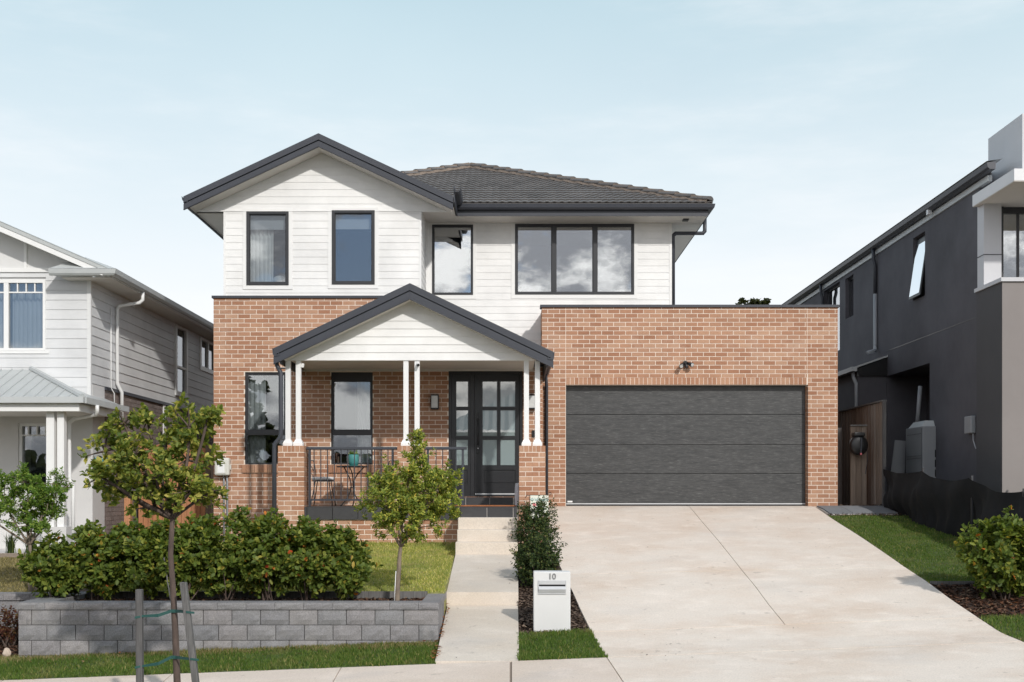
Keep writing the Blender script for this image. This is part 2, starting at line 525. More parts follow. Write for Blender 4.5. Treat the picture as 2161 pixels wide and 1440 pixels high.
class MB:
    def __init__(self):
        self.v, self.f = [], []

    def add(self, vs_, fs):
        o = len(self.v)
        self.v += [tuple(p) for p in vs_]
        self.f += [tuple(i + o for i in f) for f in fs]
        return self

    def box(self, x0, x1, y0, y1, z0, z1):
        return self.add([(x0, y0, z0), (x1, y0, z0), (x1, y1, z0), (x0, y1, z0), (x0, y0, z1), (x1, y0, z1), (x1, y1, z1), (x0, y1, z1)],
                        [(0, 1, 5, 4), (1, 2, 6, 5), (2, 3, 7, 6), (3, 0, 4, 7), (4, 5, 6, 7), (3, 2, 1, 0)])

    def prism(self, poly, a, b, axis="y"):
        n = len(poly)

        def pt(p, t):
            if axis == "y":
                return (p[0], t, p[1])
            if axis == "x":
                return (t, p[0], p[1])
            return (p[0], p[1], t)
        vs_ = [pt(p, a) for p in poly] + [pt(p, b) for p in poly]
        fs = [tuple(range(n)), tuple(range(2 * n - 1, n - 1, -1))]
        fs += [(i, i + n, (i + 1) % n + n, (i + 1) % n) for i in range(n)]
        return self.add(vs_, fs)

    def hull8(self, p):
        """eight corners: bottom four then top four"""
        return self.add(p, [(0, 1, 5, 4), (1, 2, 6, 5), (2, 3, 7, 6), (3, 0, 4, 7), (4, 5, 6, 7), (3, 2, 1, 0)])

    def tube(self, pts, r, n=8, cap=True):
        pts = [Vector(p) for p in pts]
        rs = r if isinstance(r, (list, tuple)) else [r] * len(pts)
        rings = []
        up = Vector((0, 0, 1))
        prev = None
        for i, p in enumerate(pts):
            if i == 0:
                t = pts[1] - pts[0]
            elif i == len(pts) - 1:
                t = pts[-1] - pts[-2]
            else:
                t = (pts[i + 1] - p).normalized() + (p - pts[i - 1]).normalized()
            t = t.normalized() if t.length > 1e-9 else Vector((0, 0, 1))
            if prev is None:
                a = Vector((1, 0, 0)) if abs(t.x) < 0.9 else Vector((0, 1, 0))
                u = (a - t * a.dot(t)).normalized()
            else:
                u = prev - t * prev.dot(t)
                u = u.normalized() if u.length > 1e-6 else t.orthogonal().normalized()
            prev = u
            w = t.cross(u)
            rings.append([p + (u * math.cos(2 * math.pi * k / n) + w * math.sin(2 * math.pi * k / n)) * rs[i] for k in range(n)])
        vs_ = [q for ring in rings for q in ring]
        fs = []
        for i in range(len(pts) - 1):
            for k in range(n):
                a, b = i * n + k, i * n + (k + 1) % n
                fs.append((a, b, b + n, a + n))
        if cap:
            fs.append(tuple(range(n - 1, -1, -1)))
            fs.append(tuple((len(pts) - 1) * n + k for k in range(n)))
        return self.add(vs_, fs)

    def lathe(self, prof, c, n=20):
        vs_, fs = [], []
        for r, z in prof:
            vs_ += [(c[0] + r * math.cos(2 * math.pi * k / n), c[1] + r * math.sin(2 * math.pi * k / n), c[2] + z) for k in range(n)]
        for i in range(len(prof) - 1):
            for k in range(n):
                a, b = i * n + k, i * n + (k + 1) % n
                fs.append((a, b, b + n, a + n))
        fs.append(tuple(range(n - 1, -1, -1)))
        fs.append(tuple((len(prof) - 1) * n + k for k in range(n)))
        return self.add(vs_, fs)

    def mesh(self, name, mat, origin=(0, 0, 0), smooth=False, recalc=True):
        me = bpy.data.meshes.new(name)
        o = origin
        me.from_pydata([(x - o[0], y - o[1], z - o[2]) for x, y, z in self.v], [], self.f)
        if recalc:
            bm = bmesh.new()
            bm.from_mesh(me)
            bmesh.ops.recalc_face_normals(bm, faces=bm.faces)
            bm.to_mesh(me)
            bm.free()
        if mat is not None:
            me.materials.append(M[mat] if isinstance(mat, str) else mat)
        if smooth:
            me.shade_smooth()
        return me

    def build(self, name, mat, parent=None, smooth=False, bevel=0.0, recalc=True, origin=None):
        po = ORG[parent.name] if parent is not None else (0, 0, 0)
        if origin is None:
            origin = po
        me = self.mesh(name, mat, origin, smooth, recalc)
        return link(name, me, parent, origin, bevel)


def link(name, me, parent=None, origin=(0, 0, 0), bevel=0.0):
    o = bpy.data.objects.new(name, me)
    COL.objects.link(o)
    if parent is not None:
        o.parent = parent
        po = ORG[parent.name]
        o.location = (origin[0] - po[0], origin[1] - po[1], origin[2] - po[2])
    else:
        o.location = origin
    ORG[o.name] = tuple(origin)
    if bevel > 0:
        b = o.modifiers.new("bevel", "BEVEL")
        b.width = bevel
        b.segments = 2
        b.limit_method = "ANGLE"
    return o


def thing(name, label, cat, loc, group=None):
    o = bpy.data.objects.new(name, None)
    o.empty_display_size = 0.2
    COL.objects.link(o)
    o.location = loc
    ORG[o.name] = tuple(loc)
    return tag(o, label, cat, group)


def tag(o, label=None, cat=None, group=None, kind=None):
    if label:
        o["label"] = label
    if cat:
        o["category"] = cat
    if group:
        o["group"] = group
    if kind:
        o["kind"] = kind
    return o


def clip_half(poly, nx, nz, d):
    """keep nx*x + nz*z <= d"""
    out = []
    for i in range(len(poly)):
        a, b = poly[i], poly[(i + 1) % len(poly)]
        da, db = nx * a[0] + nz * a[1] - d, nx * b[0] + nz * b[1] - d
        if da <= 0:
            out.append(a)
        if (da < 0) != (db < 0) and abs(da - db) > 1e-12:
            t = da / (da - db)
            out.append((a[0] + (b[0] - a[0]) * t, a[1] + (b[1] - a[1]) * t))
    return out


def clip_convex(poly, region):
    """region: convex polygon, counter-clockwise"""
    for i in range(len(region)):
        a, b = region[i], region[(i + 1) % len(region)]
        ex, ez = b[0] - a[0], b[1] - a[1]
        nx, nz = ez, -ex
        poly = clip_half(poly, nx, nz, nx * a[0] + nz * a[1])
        if len(poly) < 3:
            return []
    return poly


def subtract(rects, hole):
    hx0, hx1, hz0, hz1 = hole
    out = []
    for x0, x1, z0, z1 in rects:
        if hx1 <= x0 or hx0 >= x1 or hz1 <= z0 or hz0 >= z1:
            out.append((x0, x1, z0, z1))
            continue
        if hx0 > x0:
            out.append((x0, hx0, z0, z1))
        if hx1 < x1:
            out.append((hx1, x1, z0, z1))
        a, b = max(x0, hx0), min(x1, hx1)
        if hz0 > z0:
            out.append((a, b, z0, hz0))
        if hz1 < z1:
            out.append((a, b, hz1, z1))
    return out


def wall_cells(x0, x1, z0, z1, holes):
    xs = sorted({x0, x1, *[min(max(h[0], x0), x1) for h in holes], *[min(max(h[1], x0), x1) for h in holes]})
    zs = sorted({z0, z1, *[min(max(h[2], z0), z1) for h in holes], *[min(max(h[3], z0), z1) for h in holes]})
    out = []
    for a, b in zip(xs, xs[1:]):
        for c, d in zip(zs, zs[1:]):
            mx, mz = (a + b) / 2, (c + d) / 2
            if b - a < 1e-5 or d - c < 1e-5 or any(h[0] < mx < h[1] and h[2] < mz < h[3] for h in holes):
                continue
            out.append((a, b, c, d))
    return out


BRICK_MESH = {}
BRICKS_LEFT = {"house": 300}


def brick_mesh(length, height, depth, mat="brick"):
    k = (round(length, 3), round(height, 3), round(depth, 3), mat)
    if k not in BRICK_MESH:
        BRICK_MESH[k] = MB().box(-k[0] / 2, k[0] / 2, 0, k[2], -k[1] / 2, k[1] / 2).mesh("brick", mat)
    return BRICK_MESH[k]


def lay_bricks(part, x0, x1, z0, z1, yf, holes=(), zphase=0.0, xphase=0.0, joints=(), single=None, extra=(), thick=0.06, stuff="brickwork"):
    """running-bond bricks in the plane y = yf; single(x, z) says which bricks are objects of their own"""
    mb = MB()
    nb = 0
    row0 = math.ceil((z0 - zphase) / 0.086 - 1e-6) - 1
    r = row0
    rects = []
    while zphase + r * 0.086 < z1:
        zb, zt = zphase + r * 0.086 + 0.006, zphase + (r + 1) * 0.086 - 0.006
        zb2, zt2 = max(zb, z0), min(zt, z1)
        if zt2 - zb2 > 0.012:
            segs = [(x0, x1)]
            for j in joints:
                segs = [t for s in segs for t in ([(s[0], j - 0.005), (j + 0.005, s[1])] if s[0] < j < s[1] else [s])]
            xo = xphase + (0.12 if r % 2 else 0.0)
            for sa, sb in segs:
                k = math.floor((sa - xo) / 0.24)
                while xo + k * 0.24 < sb:
                    a, b = max(xo + k * 0.24 + 0.006, sa), min(xo + (k + 1) * 0.24 - 0.006, sb)
                    k += 1
                    if b - a > 0.02:
                        rects.append((a, b, zb2, zt2))
        r += 1
    for h in holes:
        rects = [q for q in subtract(rects, h) if q[1] - q[0] > 0.018 and q[3] - q[2] > 0.012]
    rects += list(extra)
    for a, b, c, d in rects:
        x, z = (a + b) / 2, (c + d) / 2
        j = random.uniform(-0.0015, 0.0015)
        if single is not None and BRICKS_LEFT["house"] > 0 and single(x, z):
            BRICKS_LEFT["house"] -= 1
            link("brick", brick_mesh(b - a, d - c, thick), part, (x, yf + j, z))
        else:
            mb.box(a, b, yf + j, yf + thick, c, d)
            nb += 1
    if nb:
        o = mb.build(stuff, "brick", part, recalc=False)
        tag(o, kind="stuff")
    return part


def brick_core(name, parent, x0, x1, z0, z1, yf, yb, holes=(), mat="mortar"):
    mb = MB()
    for a, b, c, d in wall_cells(x0, x1, z0, z1, list(holes)):
        mb.box(a, b, yf + 0.004, yb, c, d)
    return mb.build(name, mat, parent)


def boards(parent, region, holes, yf, z0, z1, pitch, mat="board", name="weatherboard", axis="y", sign=-1, thick=0.03, lap=0.007):
    """lapped boards on the plane (axis) at yf; region convex ccw in (u, z); sign: direction the boards face"""
    us = [p[0] for p in region]
    u0, u1 = min(us), max(us)
    z = z0
    while z < z1 - 1e-6:
        row = [(u0, u1, z, min(z + pitch, z1))]
        for h in holes:
            row = subtract(row, h)
        for a, b, c, d in row:
            poly = clip_convex([(a, c), (b, c), (b, d), (a, d)], region)
            if len(poly) < 3:
                continue
            ar = abs(sum(poly[i][0] * poly[(i + 1) % len(poly)][1] - poly[(i + 1) % len(poly)][0] * poly[i][1] for i in range(len(poly)))) / 2
            if ar < 0.0015:
                continue
            n = len(poly)

            def fr(p):
                return yf + sign * lap * (1.0 - (p[1] - z) / pitch)
            if axis == "y":
                vv = [(p[0], fr(p), p[1]) for p in poly] + [(p[0], yf - sign * thick, p[1]) for p in poly]
            else:
                vv = [(fr(p), p[0], p[1]) for p in poly] + [(yf - sign * thick, p[0], p[1]) for p in poly]
            ff = [tuple(range(n)), tuple(range(2 * n - 1, n - 1, -1))] + [(i, i + n, (i + 1) % n + n, (i + 1) % n) for i in range(n)]
            MB().add(vv, ff).build(name, mat, parent)
        z += pitch


def rect_ccw(x0, x1, z0, z1):
    return [(x0, z0), (x1, z0), (x1, z1), (x0, z1)]


def wavy(mb, x0, x1, y, z0, z1, waves, amp=0.03, seg=5):
    n = max(4, waves * seg)
    vs_, fs = [], []
    for i in range(n + 1):
        t = i / n
        x = x0 + (x1 - x0) * t
        yy = y + amp * math.sin(t * waves * 2 * math.pi + 0.6 * math.sin(7 * t))
        vs_ += [(x, yy, z0), (x + 0.2 * amp * math.sin(t * 9), yy * 1.0, z1)]
    for i in range(n):
        fs.append((2 * i, 2 * i + 2, 2 * i + 3, 2 * i + 1))
    return mb.add(vs_, fs)


def frame_ring(mb, x0, x1, z0, z1, w, y0, y1):
    mb.box(x0, x0 + w, y0, y1, z0, z1)
    mb.box(x1 - w, x1, y0, y1, z0, z1)
    mb.box(x0 + w, x1 - w, y0, y1, z0, z0 + w)
    mb.box(x0 + w, x1 - w, y0, y1, z1 - w, z1)
    return mb


def text_mesh(s, size, depth, name, mat, parent, loc, bold=False):
    cu = bpy.data.curves.new(name, "FONT")
    cu.body = s
    cu.size = size
    cu.extrude = depth
    cu.align_x = "CENTER"
    if bold:
        cu.offset = size * 0.018
    t = bpy.data.objects.new(name + "_tmp", cu)
    COL.objects.link(t)
    dg = bpy.context.evaluated_depsgraph_get()
    me = bpy.data.meshes.new_from_object(t.evaluated_get(dg))
    me.transform(Matrix.Rotation(math.pi / 2, 4, "X"))
    me.materials.clear()
    me.materials.append(M[mat])
    bpy.data.objects.remove(t)
    bpy.data.curves.remove(cu)
    return link(name, me, parent, loc)

# ================================================================= the setting
PRY = [-40, -20, -13, -11.1, -9.85, -9.12, -8.47, -7.51, -6.59, -5.61, -4.62, -3.31, -1.73, -0.3, 0.3, 60]
PRZ = [-1.9, -1.9, -1.80, -1.66, -1.53, -1.46, -1.36, -1.208, -1.036, -0.884, -0.716, -0.503, -0.27, -0.035, -0.008, -0.008]
CROSS = 0.038


def terr(x, y):
    r = min(1.0, max(0.0, (-1.0 - y) / 7.5))
    return float(np.interp(y, PRY, PRZ)) + CROSS * r * (min(max(x, -14), 14) - 6.0)


def lawn_z(x, y):
    return float(np.interp(y, [-7.35, -2.7], [-1.15, -0.645]))


def nlawn_z(x, y):
    return float(np.interp(y, [-7.2, -3.2], [-1.18, -0.86]))


def path_z(x, y):
    return float(np.interp(y, [-9.72, -7.0, -6.99, -4.3], [-1.75, -1.347, -1.16, -0.763]))


def drive_l(y):
    return 0.35 - 0.08 * y


def sheet(name, xl, xr, y0, y1, zf, mat, parent=None, nx=6, ny=8, thick=0.12, dz=0.0, smooth=False):
    """solid slab whose top follows zf between the edges xl(y), xr(y)"""
    fl = xl if callable(xl) else (lambda y: xl)
    fr = xr if callable(xr) else (lambda y: xr)
    top, bot = [], []
    for j in range(ny + 1):
        y = y0 + (y1 - y0) * j / ny
        for i in range(nx + 1):
            x = fl(y) + (fr(y) - fl(y)) * i / nx
            z = zf(x, y) + dz
            top.append((x, y, z))
            bot.append((x, y, z - thick))
    n = len(top)
    w = nx + 1
    fs = []
    for j in range(ny):
        for i in range(nx):
            a = j * w + i
            fs.append((a, a + 1, a + w + 1, a + w))
            fs.append((n + a, n + a + w, n + a + w + 1, n + a + 1))
    rim = [i for i in range(w)] + [j * w + nx for j in range(1, ny + 1)] + [ny * w + i for i in range(nx - 1, -1, -1)] + [j * w for j in range(ny - 1, 0, -1)]
    for a, b in zip(rim, rim[1:] + rim[:1]):
        fs.append((a, b, b + n, a + n))
    return MB().add(top + bot, fs).build(name, mat, parent, smooth=smooth)


def base_z(x, y):
    z = terr(x, y) - 0.35
    if y > -13 and x < -5.85:
        z = min(z, -1.25)
    if y > -8.6 and -5.85 <= x < 0.3:
        z = min(z, -1.35)
    return z


gx = sorted(set([-600, -300, -120, -60, -30, -20] + list(np.arange(-14, 15, 1.0)) + [-5.9, -5.8, 20, 30, 60, 120, 300, 600]))
gy = sorted(set([-600, -300, -120, -60, -40, -25, -20, -16] + list(np.arange(-13, 4, 1.0)) + [8, 15, 30, 60, 120, 300, 900]))
vs_ = [(x, y, base_z(x, y)) for y in gy for x in gx]
fs_ = [(j * len(gx) + i, j * len(gx) + i + 1, (j + 1) * len(gx) + i + 1, (j + 1) * len(gx) + i) for j in range(len(gy) - 1) for i in range(len(gx) - 1)]
tag(MB().add(vs_, fs_).build("ground", "ground"), kind="structure")
tag(sheet("road", -60, 60, -19.5, -12.6, lambda x, y: terr(x, y) - 0.10, "asphalt", nx=24, ny=6, thick=0.1), kind="structure")
tag(sheet("nature_strip", -40, lambda y: 0.33 - 0.08 * y, -12.45, -11.12, terr, "verge", nx=24, ny=3), kind="structure")
tag(sheet("nature_strip_far", lambda y: 6.02 + max(0.0, (-9.3 - y)) * 0.10, 40, -12.45, -11.12, terr, "verge", nx=24, ny=3), kind="structure")
tag(sheet("kerb", -60, 60, -12.6, -12.45, terr, "foot_conc", nx=24, ny=1, thick=0.25), kind="structure")

# driveway of separately poured slabs
drv = tag(sheet("driveway", lambda y: drive_l(y) + 0.01, lambda y: 5.99, -12.4, 0.10, terr, "joint", nx=6, ny=28, thick=0.15, dz=-0.012), kind="structure")
G = 0.005
CJ = 3.52
for (a, b, l, r) in [(-5.61, 0.12, 0, 1), (-5.61, 0.12, 1, 2), (-8.47, -5.61, 0, 1), (-8.47, -5.61, 1, 2), (-9.72, -8.47, 0, 2), (-12.44, -9.72, 0, 2)]:
    def L(y, l=l):
        return drive_l(y) if l == 0 else CJ + G
    def R_(y, r=r):
        flare = max(0.0, (-9.3 - y)) * 0.10
        return CJ - G if r == 1 else 6.0 + flare
    sheet("concrete_slab", L, R_, a + 0.011, b - 0.011, terr, "concrete", drv, nx=6, ny=14, thick=0.14)

# footpath slabs
fp = tag(sheet("footpath", -14, lambda y: drive_l(y) - 0.02, -11.1, -9.73, terr, "joint", nx=20, ny=3, dz=-0.014), kind="structure")
xe = [-14, -12, -10, -8, -6.02, -4.02, -2.02, -0.02]
for a, b in zip(xe, xe[1:]):
    sheet("concrete_slab", a + 0.006, b - 0.006, -11.1, -9.725, terr, "foot_conc", fp, nx=4, ny=4)
sheet("concrete_slab", 0.0, lambda y: drive_l(y) - 0.012, -11.1, -9.725, terr, "foot_conc", fp, nx=4, ny=4)
tag(sheet("footpath_far", lambda y: 6.02 + max(0.0, (-9.3 - y)) * 0.10, 16, -11.1, -9.73, terr, "foot_conc", nx=10, ny=3), kind="structure")

# garden path and its steps
gp = tag(sheet("garden_path", -0.91, 0.085, -9.71, -7.006, path_z, "path_conc", nx=4, ny=8, thick=0.16), kind="structure")
sheet("path_slab", -0.925, 0.09, -7.0, -4.3, lambda x, y: float(np.interp(y, [-7.0, -4.3], [-1.16, -0.763])), "path_conc", gp, nx=4, ny=8, thick=0.40)
for (ya, yb, zt) in [(-4.3, -4.0, -0.566), (-4.0, -3.7, -0.37), (-3.7, -3.39, -0.175)]:
    MB().box(-0.93 if zt < -0.5 else -0.915, 0.095 if zt < -0.5 else 0.09, ya, yb + 0.1, -1.0, zt).build("step", "path_conc", gp, bevel=0.012)

# lawns and beds
tag(sheet("lawn", -5.9, -0.93, -7.34, -2.60, lawn_z, "lawn", nx=4, ny=6, thick=0.3), kind="structure")
tag(sheet("verge", -9.5, -0.92, -9.72, -8.60, terr, "verge", nx=10, ny=4), kind="structure")
tag(sheet("verge_patch", 0.095, lambda y: drive_l(y) - 0.005, -9.715, -8.45, terr, "verge", nx=3, ny=4), kind="structure")
tag(sheet("lawn_side", 6.01, 9.4, -6.70, -1.25, terr, "verge", nx=6, ny=8), kind="structure")
tag(sheet("verge_side", lambda y: 6.02 + max(0.0, (-9.3 - y)) * 0.10, 14, -9.72, -8.46, terr, "verge", nx=6, ny=4), kind="structure")
tag(sheet("lawn_neighbour", -16, -5.95, -7.1, -3.3, nlawn_z, "dry", nx=4, ny=5, thick=0.3), kind="structure")
tag(sheet("garden_bed", -5.95, -1.12, -8.52, -7.33, lambda x, y: -1.235, "mulch", nx=4, ny=2), kind="structure")
tag(sheet("garden_bed_strip", 0.092, lambda y: drive_l(y) - 0.004, -8.45, -2.75, lambda x, y: terr(x, y) - 0.035, "mulch", nx=3, ny=12), kind="structure")
tag(sheet("garden_bed_side", 6.012, 12.0, -8.46, -6.72, lambda x, y: terr(x, y) - 0.03, "mulch", nx=6, ny=4), kind="structure")
tag(sheet("garden_bed_neighbour", -12, -6.29, -8.70, -7.42, lambda x, y: terr(x, y) - 0.01, "mulch", nx=4, ny=3), kind="structure")
tag(sheet("side_passage", 6.3, 8.7, -1.24, 9.0, lambda x, y: terr(x, y) - 0.02, "mulch", nx=3, ny=8), kind="structure")
pv = tag(sheet("paving", 6.08, 7.42, -1.02, -0.02, lambda x, y: terr(6, y) - 0.012, "grout", nx=2, ny=2, thick=0.06), kind="structure")
for i in range(3):
    sheet("paver", 6.10 + i * 0.44, 6.53 + i * 0.44, -1.0, -0.03, lambda x, y: terr(6, y) + 0.012, "paver", pv, nx=1, ny=2, thick=0.04)


# ----- grass blades, bark chips: uncountable, one object for each patch
def tri_cloud(name, v, f, mat, parent=None, kind="stuff", label=None, cat=None, origin=(0, 0, 0)):
    me = bpy.data.meshes.new(name)
    v = np.asarray(v, dtype=np.float32).reshape(-1, 3) - np.array(origin, dtype=np.float32)
    f = np.asarray(f, dtype=np.int32)
    k = f.shape[1]
    me.vertices.add(len(v))
    me.vertices.foreach_set("co", v.ravel())
    me.loops.add(f.size)
    me.loops.foreach_set("vertex_index", f.ravel())
    me.polygons.add(len(f))
    me.polygons.foreach_set("loop_start", np.arange(0, f.size, k, dtype=np.int32))
    me.polygons.foreach_set("loop_total", np.full(len(f), k, dtype=np.int32))
    me.update(calc_edges=True)
    me.validate()
    me.materials.append(M[mat])
    o = link(name, me, parent, origin)
    return tag(o, label, cat, kind=kind)


def grass(name, x0, x1, y0, y1, zf, dens, mat, label, h=(0.02, 0.045), inside=None, w=0.007):
    n = int((x1 - x0) * (y1 - y0) * dens)
    xs, ys = RNG.uniform(x0, x1, n), RNG.uniform(y0, y1, n)
    if inside is not None:
        k = inside(xs, ys)
        xs, ys = xs[k], ys[k]
        n = len(xs)
    # patchy growth
    pat = 0.5 + 0.5 * np.sin(xs * 3.1 + 1.7 * np.sin(ys * 2.3)) * np.sin(ys * 3.7 + 1.3 * np.sin(xs * 1.9))
    zs = np.array([zf(a, b) for a, b in zip(xs, ys)])
    hh = RNG.uniform(h[0], h[1], n) * (0.7 + 0.5 * pat)
    az = RNG.uniform(0, 2 * np.pi, n)
    ln = RNG.uniform(0.1, 0.9, n) * hh
    la = RNG.uniform(0, 2 * np.pi, n)
    ww = RNG.uniform(0.6, 1.3, n) * w
    v = np.empty((n, 3, 3))
    v[:, 0] = np.stack([xs - np.cos(az) * ww, ys - np.sin(az) * ww, zs - 0.004], 1)
    v[:, 1] = np.stack([xs + np.cos(az) * ww, ys + np.sin(az) * ww, zs - 0.004], 1)
    v[:, 2] = np.stack([xs + np.cos(la) * ln, ys + np.sin(la) * ln, zs + hh], 1)
    return tri_cloud(name, v, np.arange(3 * n).reshape(n, 3), mat, label=label, cat="grass")


def chips(name, x0, x1, y0, y1, zf, dens, mat, label, size=(0.012, 0.035), inside=None):
    n = int((x1 - x0) * (y1 - y0) * dens)
    xs, ys = RNG.uniform(x0, x1, n), RNG.uniform(y0, y1, n)
    if inside is not None:
        k = inside(xs, ys)
        xs, ys = xs[k], ys[k]
        n = len(xs)
    zs = np.array([zf(a, b) for a, b in zip(xs, ys)]) + RNG.uniform(0.004, 0.028, n)
    az = RNG.uniform(0, 2 * np.pi, n)
    L_ = RNG.uniform(size[0], size[1], n)
    W_ = L_ * RNG.uniform(0.25, 0.6, n)
    t1, t2 = RNG.uniform(-0.5, 0.5, n), RNG.uniform(-0.6, 0.6, n)
    u = np.stack([np.cos(az), np.sin(az), t1], 1) * L_[:, None]
    p = np.stack([-np.sin(az), np.cos(az), t2], 1) * W_[:, None]
    c = np.stack([xs, ys, zs], 1)
    v = np.stack([c - u - p, c + u - p * 0.7, c + u * 1.1 + p, c - u * 0.8 + p * 0.8], 1)
    return tri_cloud(name, v, np.arange(4 * n).reshape(n, 4), mat, label=label, cat="mulch")


grass("lawn_grass", -5.85, -0.95, -7.33, -2.62, lawn_z, 2600, "blade", "mown yellow green lawn between the hedge and the porch")
grass("verge_grass", -9.3, -0.90, -9.74, -8.62, terr, 3600, "blade_green", "green verge grass strip in front of the grey block wall", h=(0.025, 0.055),
      inside=lambda x, y: y > -9.72 + 0.02 * np.sin(x * 9))
grass("verge_dry_grass", -9.3, -0.95, -8.98, -8.62, terr, 5200, "blade_dry", "straw coloured grass fringe along the foot of the block wall", h=(0.025, 0.06),
      inside=lambda x, y: y > -8.80 + 0.10 * np.sin(x * 2.7) * np.sin(x * 5.3 + 1) - 0.08 * RNG.uniform(0, 1, len(x)))
grass("verge_patch_grass", 0.07, 1.14, -9.735, -8.42, terr, 4200, "blade_green", "small green grass patch below the white letterbox", h=(0.025, 0.055),
      inside=lambda x, y: x < 0.35 - 0.08 * y + 0.012 * np.sin(y * 31))
grass("side_lawn_grass", 6.0, 8.0, -6.70, -1.28, terr, 2600, "blade_green", "green lawn strip beside the driveway by the black cloth")
grass("side_verge_grass", 6.0, 8.0, -9.72, -8.47, terr, 2600, "blade_green", "corner of verge grass beside the driveway at the right edge", h=(0.025, 0.05),
      inside=lambda x, y: x > 6.0 + np.maximum(0, -9.3 - y) * 0.10)
grass("neighbour_lawn_grass", -9.5, -6.3, -7.1, -3.4, nlawn_z, 1800, "blade_dry", "brownish dry lawn of the pale neighbouring house")
chips("bark_mulch", -5.9, -1.14, -8.46, -7.36, lambda x, y: -1.235, 1500, "chip", "red brown bark mulch under the hedge")
chips("bark_mulch_strip", 0.10, 1.03, -8.45, -2.8, lambda x, y: terr(x, y) - 0.035, 1500, "chip_brown", "brown bark mulch strip around the white letterbox",
      inside=lambda x, y: x < 0.35 - 0.08 * y - 0.01)
chips("bark_mulch_side", 6.02, 8.3, -8.44, -6.74, lambda x, y: terr(x, y) - 0.03, 1200, "chip", "dark bark mulch under the shrubs beside the driveway")
chips("bark_mulch_passage", 6.05, 8.2, -1.3, 0.6, lambda x, y: terr(x, y) - 0.02, 900, "chip_brown", "pale bark chips around the grey pavers by the side gate",
      inside=lambda x, y: (y < -1.0) | (x > 7.4) | (y > 0.0))
chips("bark_mulch_neighbour", -8.5, -6.3, -8.66, -7.44, terr, 1200, "chip", "red brown mulch left of the grey block wall")

# fallen leaves on path edge, bed and verge
lv = []
for i in range(150):
    if i < 90:
        y = random.uniform(-9.6, -7.0)
        x = -0.93 + random.uniform(-0.05, 0.06)
        z = max(terr(x, y), path_z(0, y) if x > -0.91 else -9) + 0.02
    elif i < 125:
        x, y = random.uniform(-5.6, -1.3), random.uniform(-8.45, -7.9)
        z = -1.20
    elif i < 138:
        x, y = random.uniform(-6, -1.0), random.uniform(-9.3, -8.75)
        z = terr(x, y) + 0.045
    else:
        x, y = random.uniform(6.2, 7.6), random.uniform(-8.4, -7.9)
        z = terr(x, y) + 0.02
    a = random.uniform(0, 6.28)
    s = random.uniform(0.018, 0.04)
    c, d = math.cos(a) * s, math.sin(a) * s
    lv += [(x - c, y - d, z), (x + d * 0.5, y - c * 0.5, z + 0.01), (x + c, y + d, z + 0.012), (x - d * 0.5, y + c * 0.5, z + 0.015)]
tri_cloud("fallen_leaves", lv, np.arange(len(lv)).reshape(-1, 4), "litter", label="orange brown fallen leaves along the path edge and bed", cat="leaves")
lv = []
for i in range(46):
    if i < 20:
        x, y = random.uniform(1.4, 2.6), random.uniform(-9.9, -8.6)
    elif i < 36:
        x, y = random.uniform(1.2, 6.0), random.uniform(-10.2, -2.0)
    else:
        x, y = random.uniform(-0.8, 0.0), random.uniform(-9.6, -4.5)
    z = (terr(x, y) if x > 1 else path_z(x, y)) + 0.004
    a = random.uniform(0, 6.28)
    s = random.uniform(0.008, 0.022)
    c, d = math.cos(a) * s, math.sin(a) * s
    lv += [(x - c, y - d, z), (x + d * 0.5, y - c * 0.5, z + 0.004), (x + c, y + d, z + 0.008), (x - d * 0.5, y + c * 0.5, z + 0.006)]
tri_cloud("driveway_litter", lv, np.arange(len(lv)).reshape(-1, 4), "chip_brown", label="tiny dark leaf bits scattered on the concrete", cat="leaves")

# ================================================================= block retaining wall
rw = thing("retaining_wall", "grey split faced block retaining wall below the hedge", "wall", (-3.6, -8.5, -1.9))
YW = -8.68
cap_t, bh, bw = -1.152, 0.195, 0.364
MB().box(-6.26, -0.96, YW + 0.03, YW + 0.17, -2.2, cap_t - 0.10).box(-1.13, -0.96, YW + 0.17, -6.9, -2.0, cap_t - 0.10).box(-6.26, -6.0, YW + 0.17, -7.1, -2.2, cap_t - 0.10).build("core", "block", rw)


def block(name, x0, x1, y0, y1, z0, z1, parent, rough=0.011):
    """block with a slightly uneven split face"""
    nx_, nz_ = 5, 3
    vv_, ff_ = [], []
    for jj in range(nz_ + 1):
        for ii in range(nx_ + 1):
            edge = ii in (0, nx_) or jj in (0, nz_)
            yy_ = y0 + (rough * 0.9 if edge else random.uniform(-rough, rough * 0.6))
            vv_.append((x0 + (x1 - x0) * ii / nx_, yy_, z0 + (z1 - z0) * jj / nz_))
    w_ = nx_ + 1
    for jj in range(nz_):
        for ii in range(nx_):
            a_ = jj * w_ + ii
            ff_.append((a_, a_ + 1, a_ + w_ + 1, a_ + w_))
    k_ = len(vv_)
    vv_ += [(x0, y1, z0), (x1, y1, z0), (x1, y1, z1), (x0, y1, z1)]
    ff_ += [tuple(range(nx_, -1, -1)) + (k_, k_ + 1), tuple(nz_ * w_ + i for i in range(w_)) + (k_ + 2, k_ + 3),
            tuple(j * w_ for j in range(nz_ + 1)) + (k_ + 3, k_), tuple(j * w_ + nx_ for j in range(nz_, -1, -1)) + (k_ + 1, k_ + 2)]
    MB().add(vv_, ff_).build(name, "block", parent)


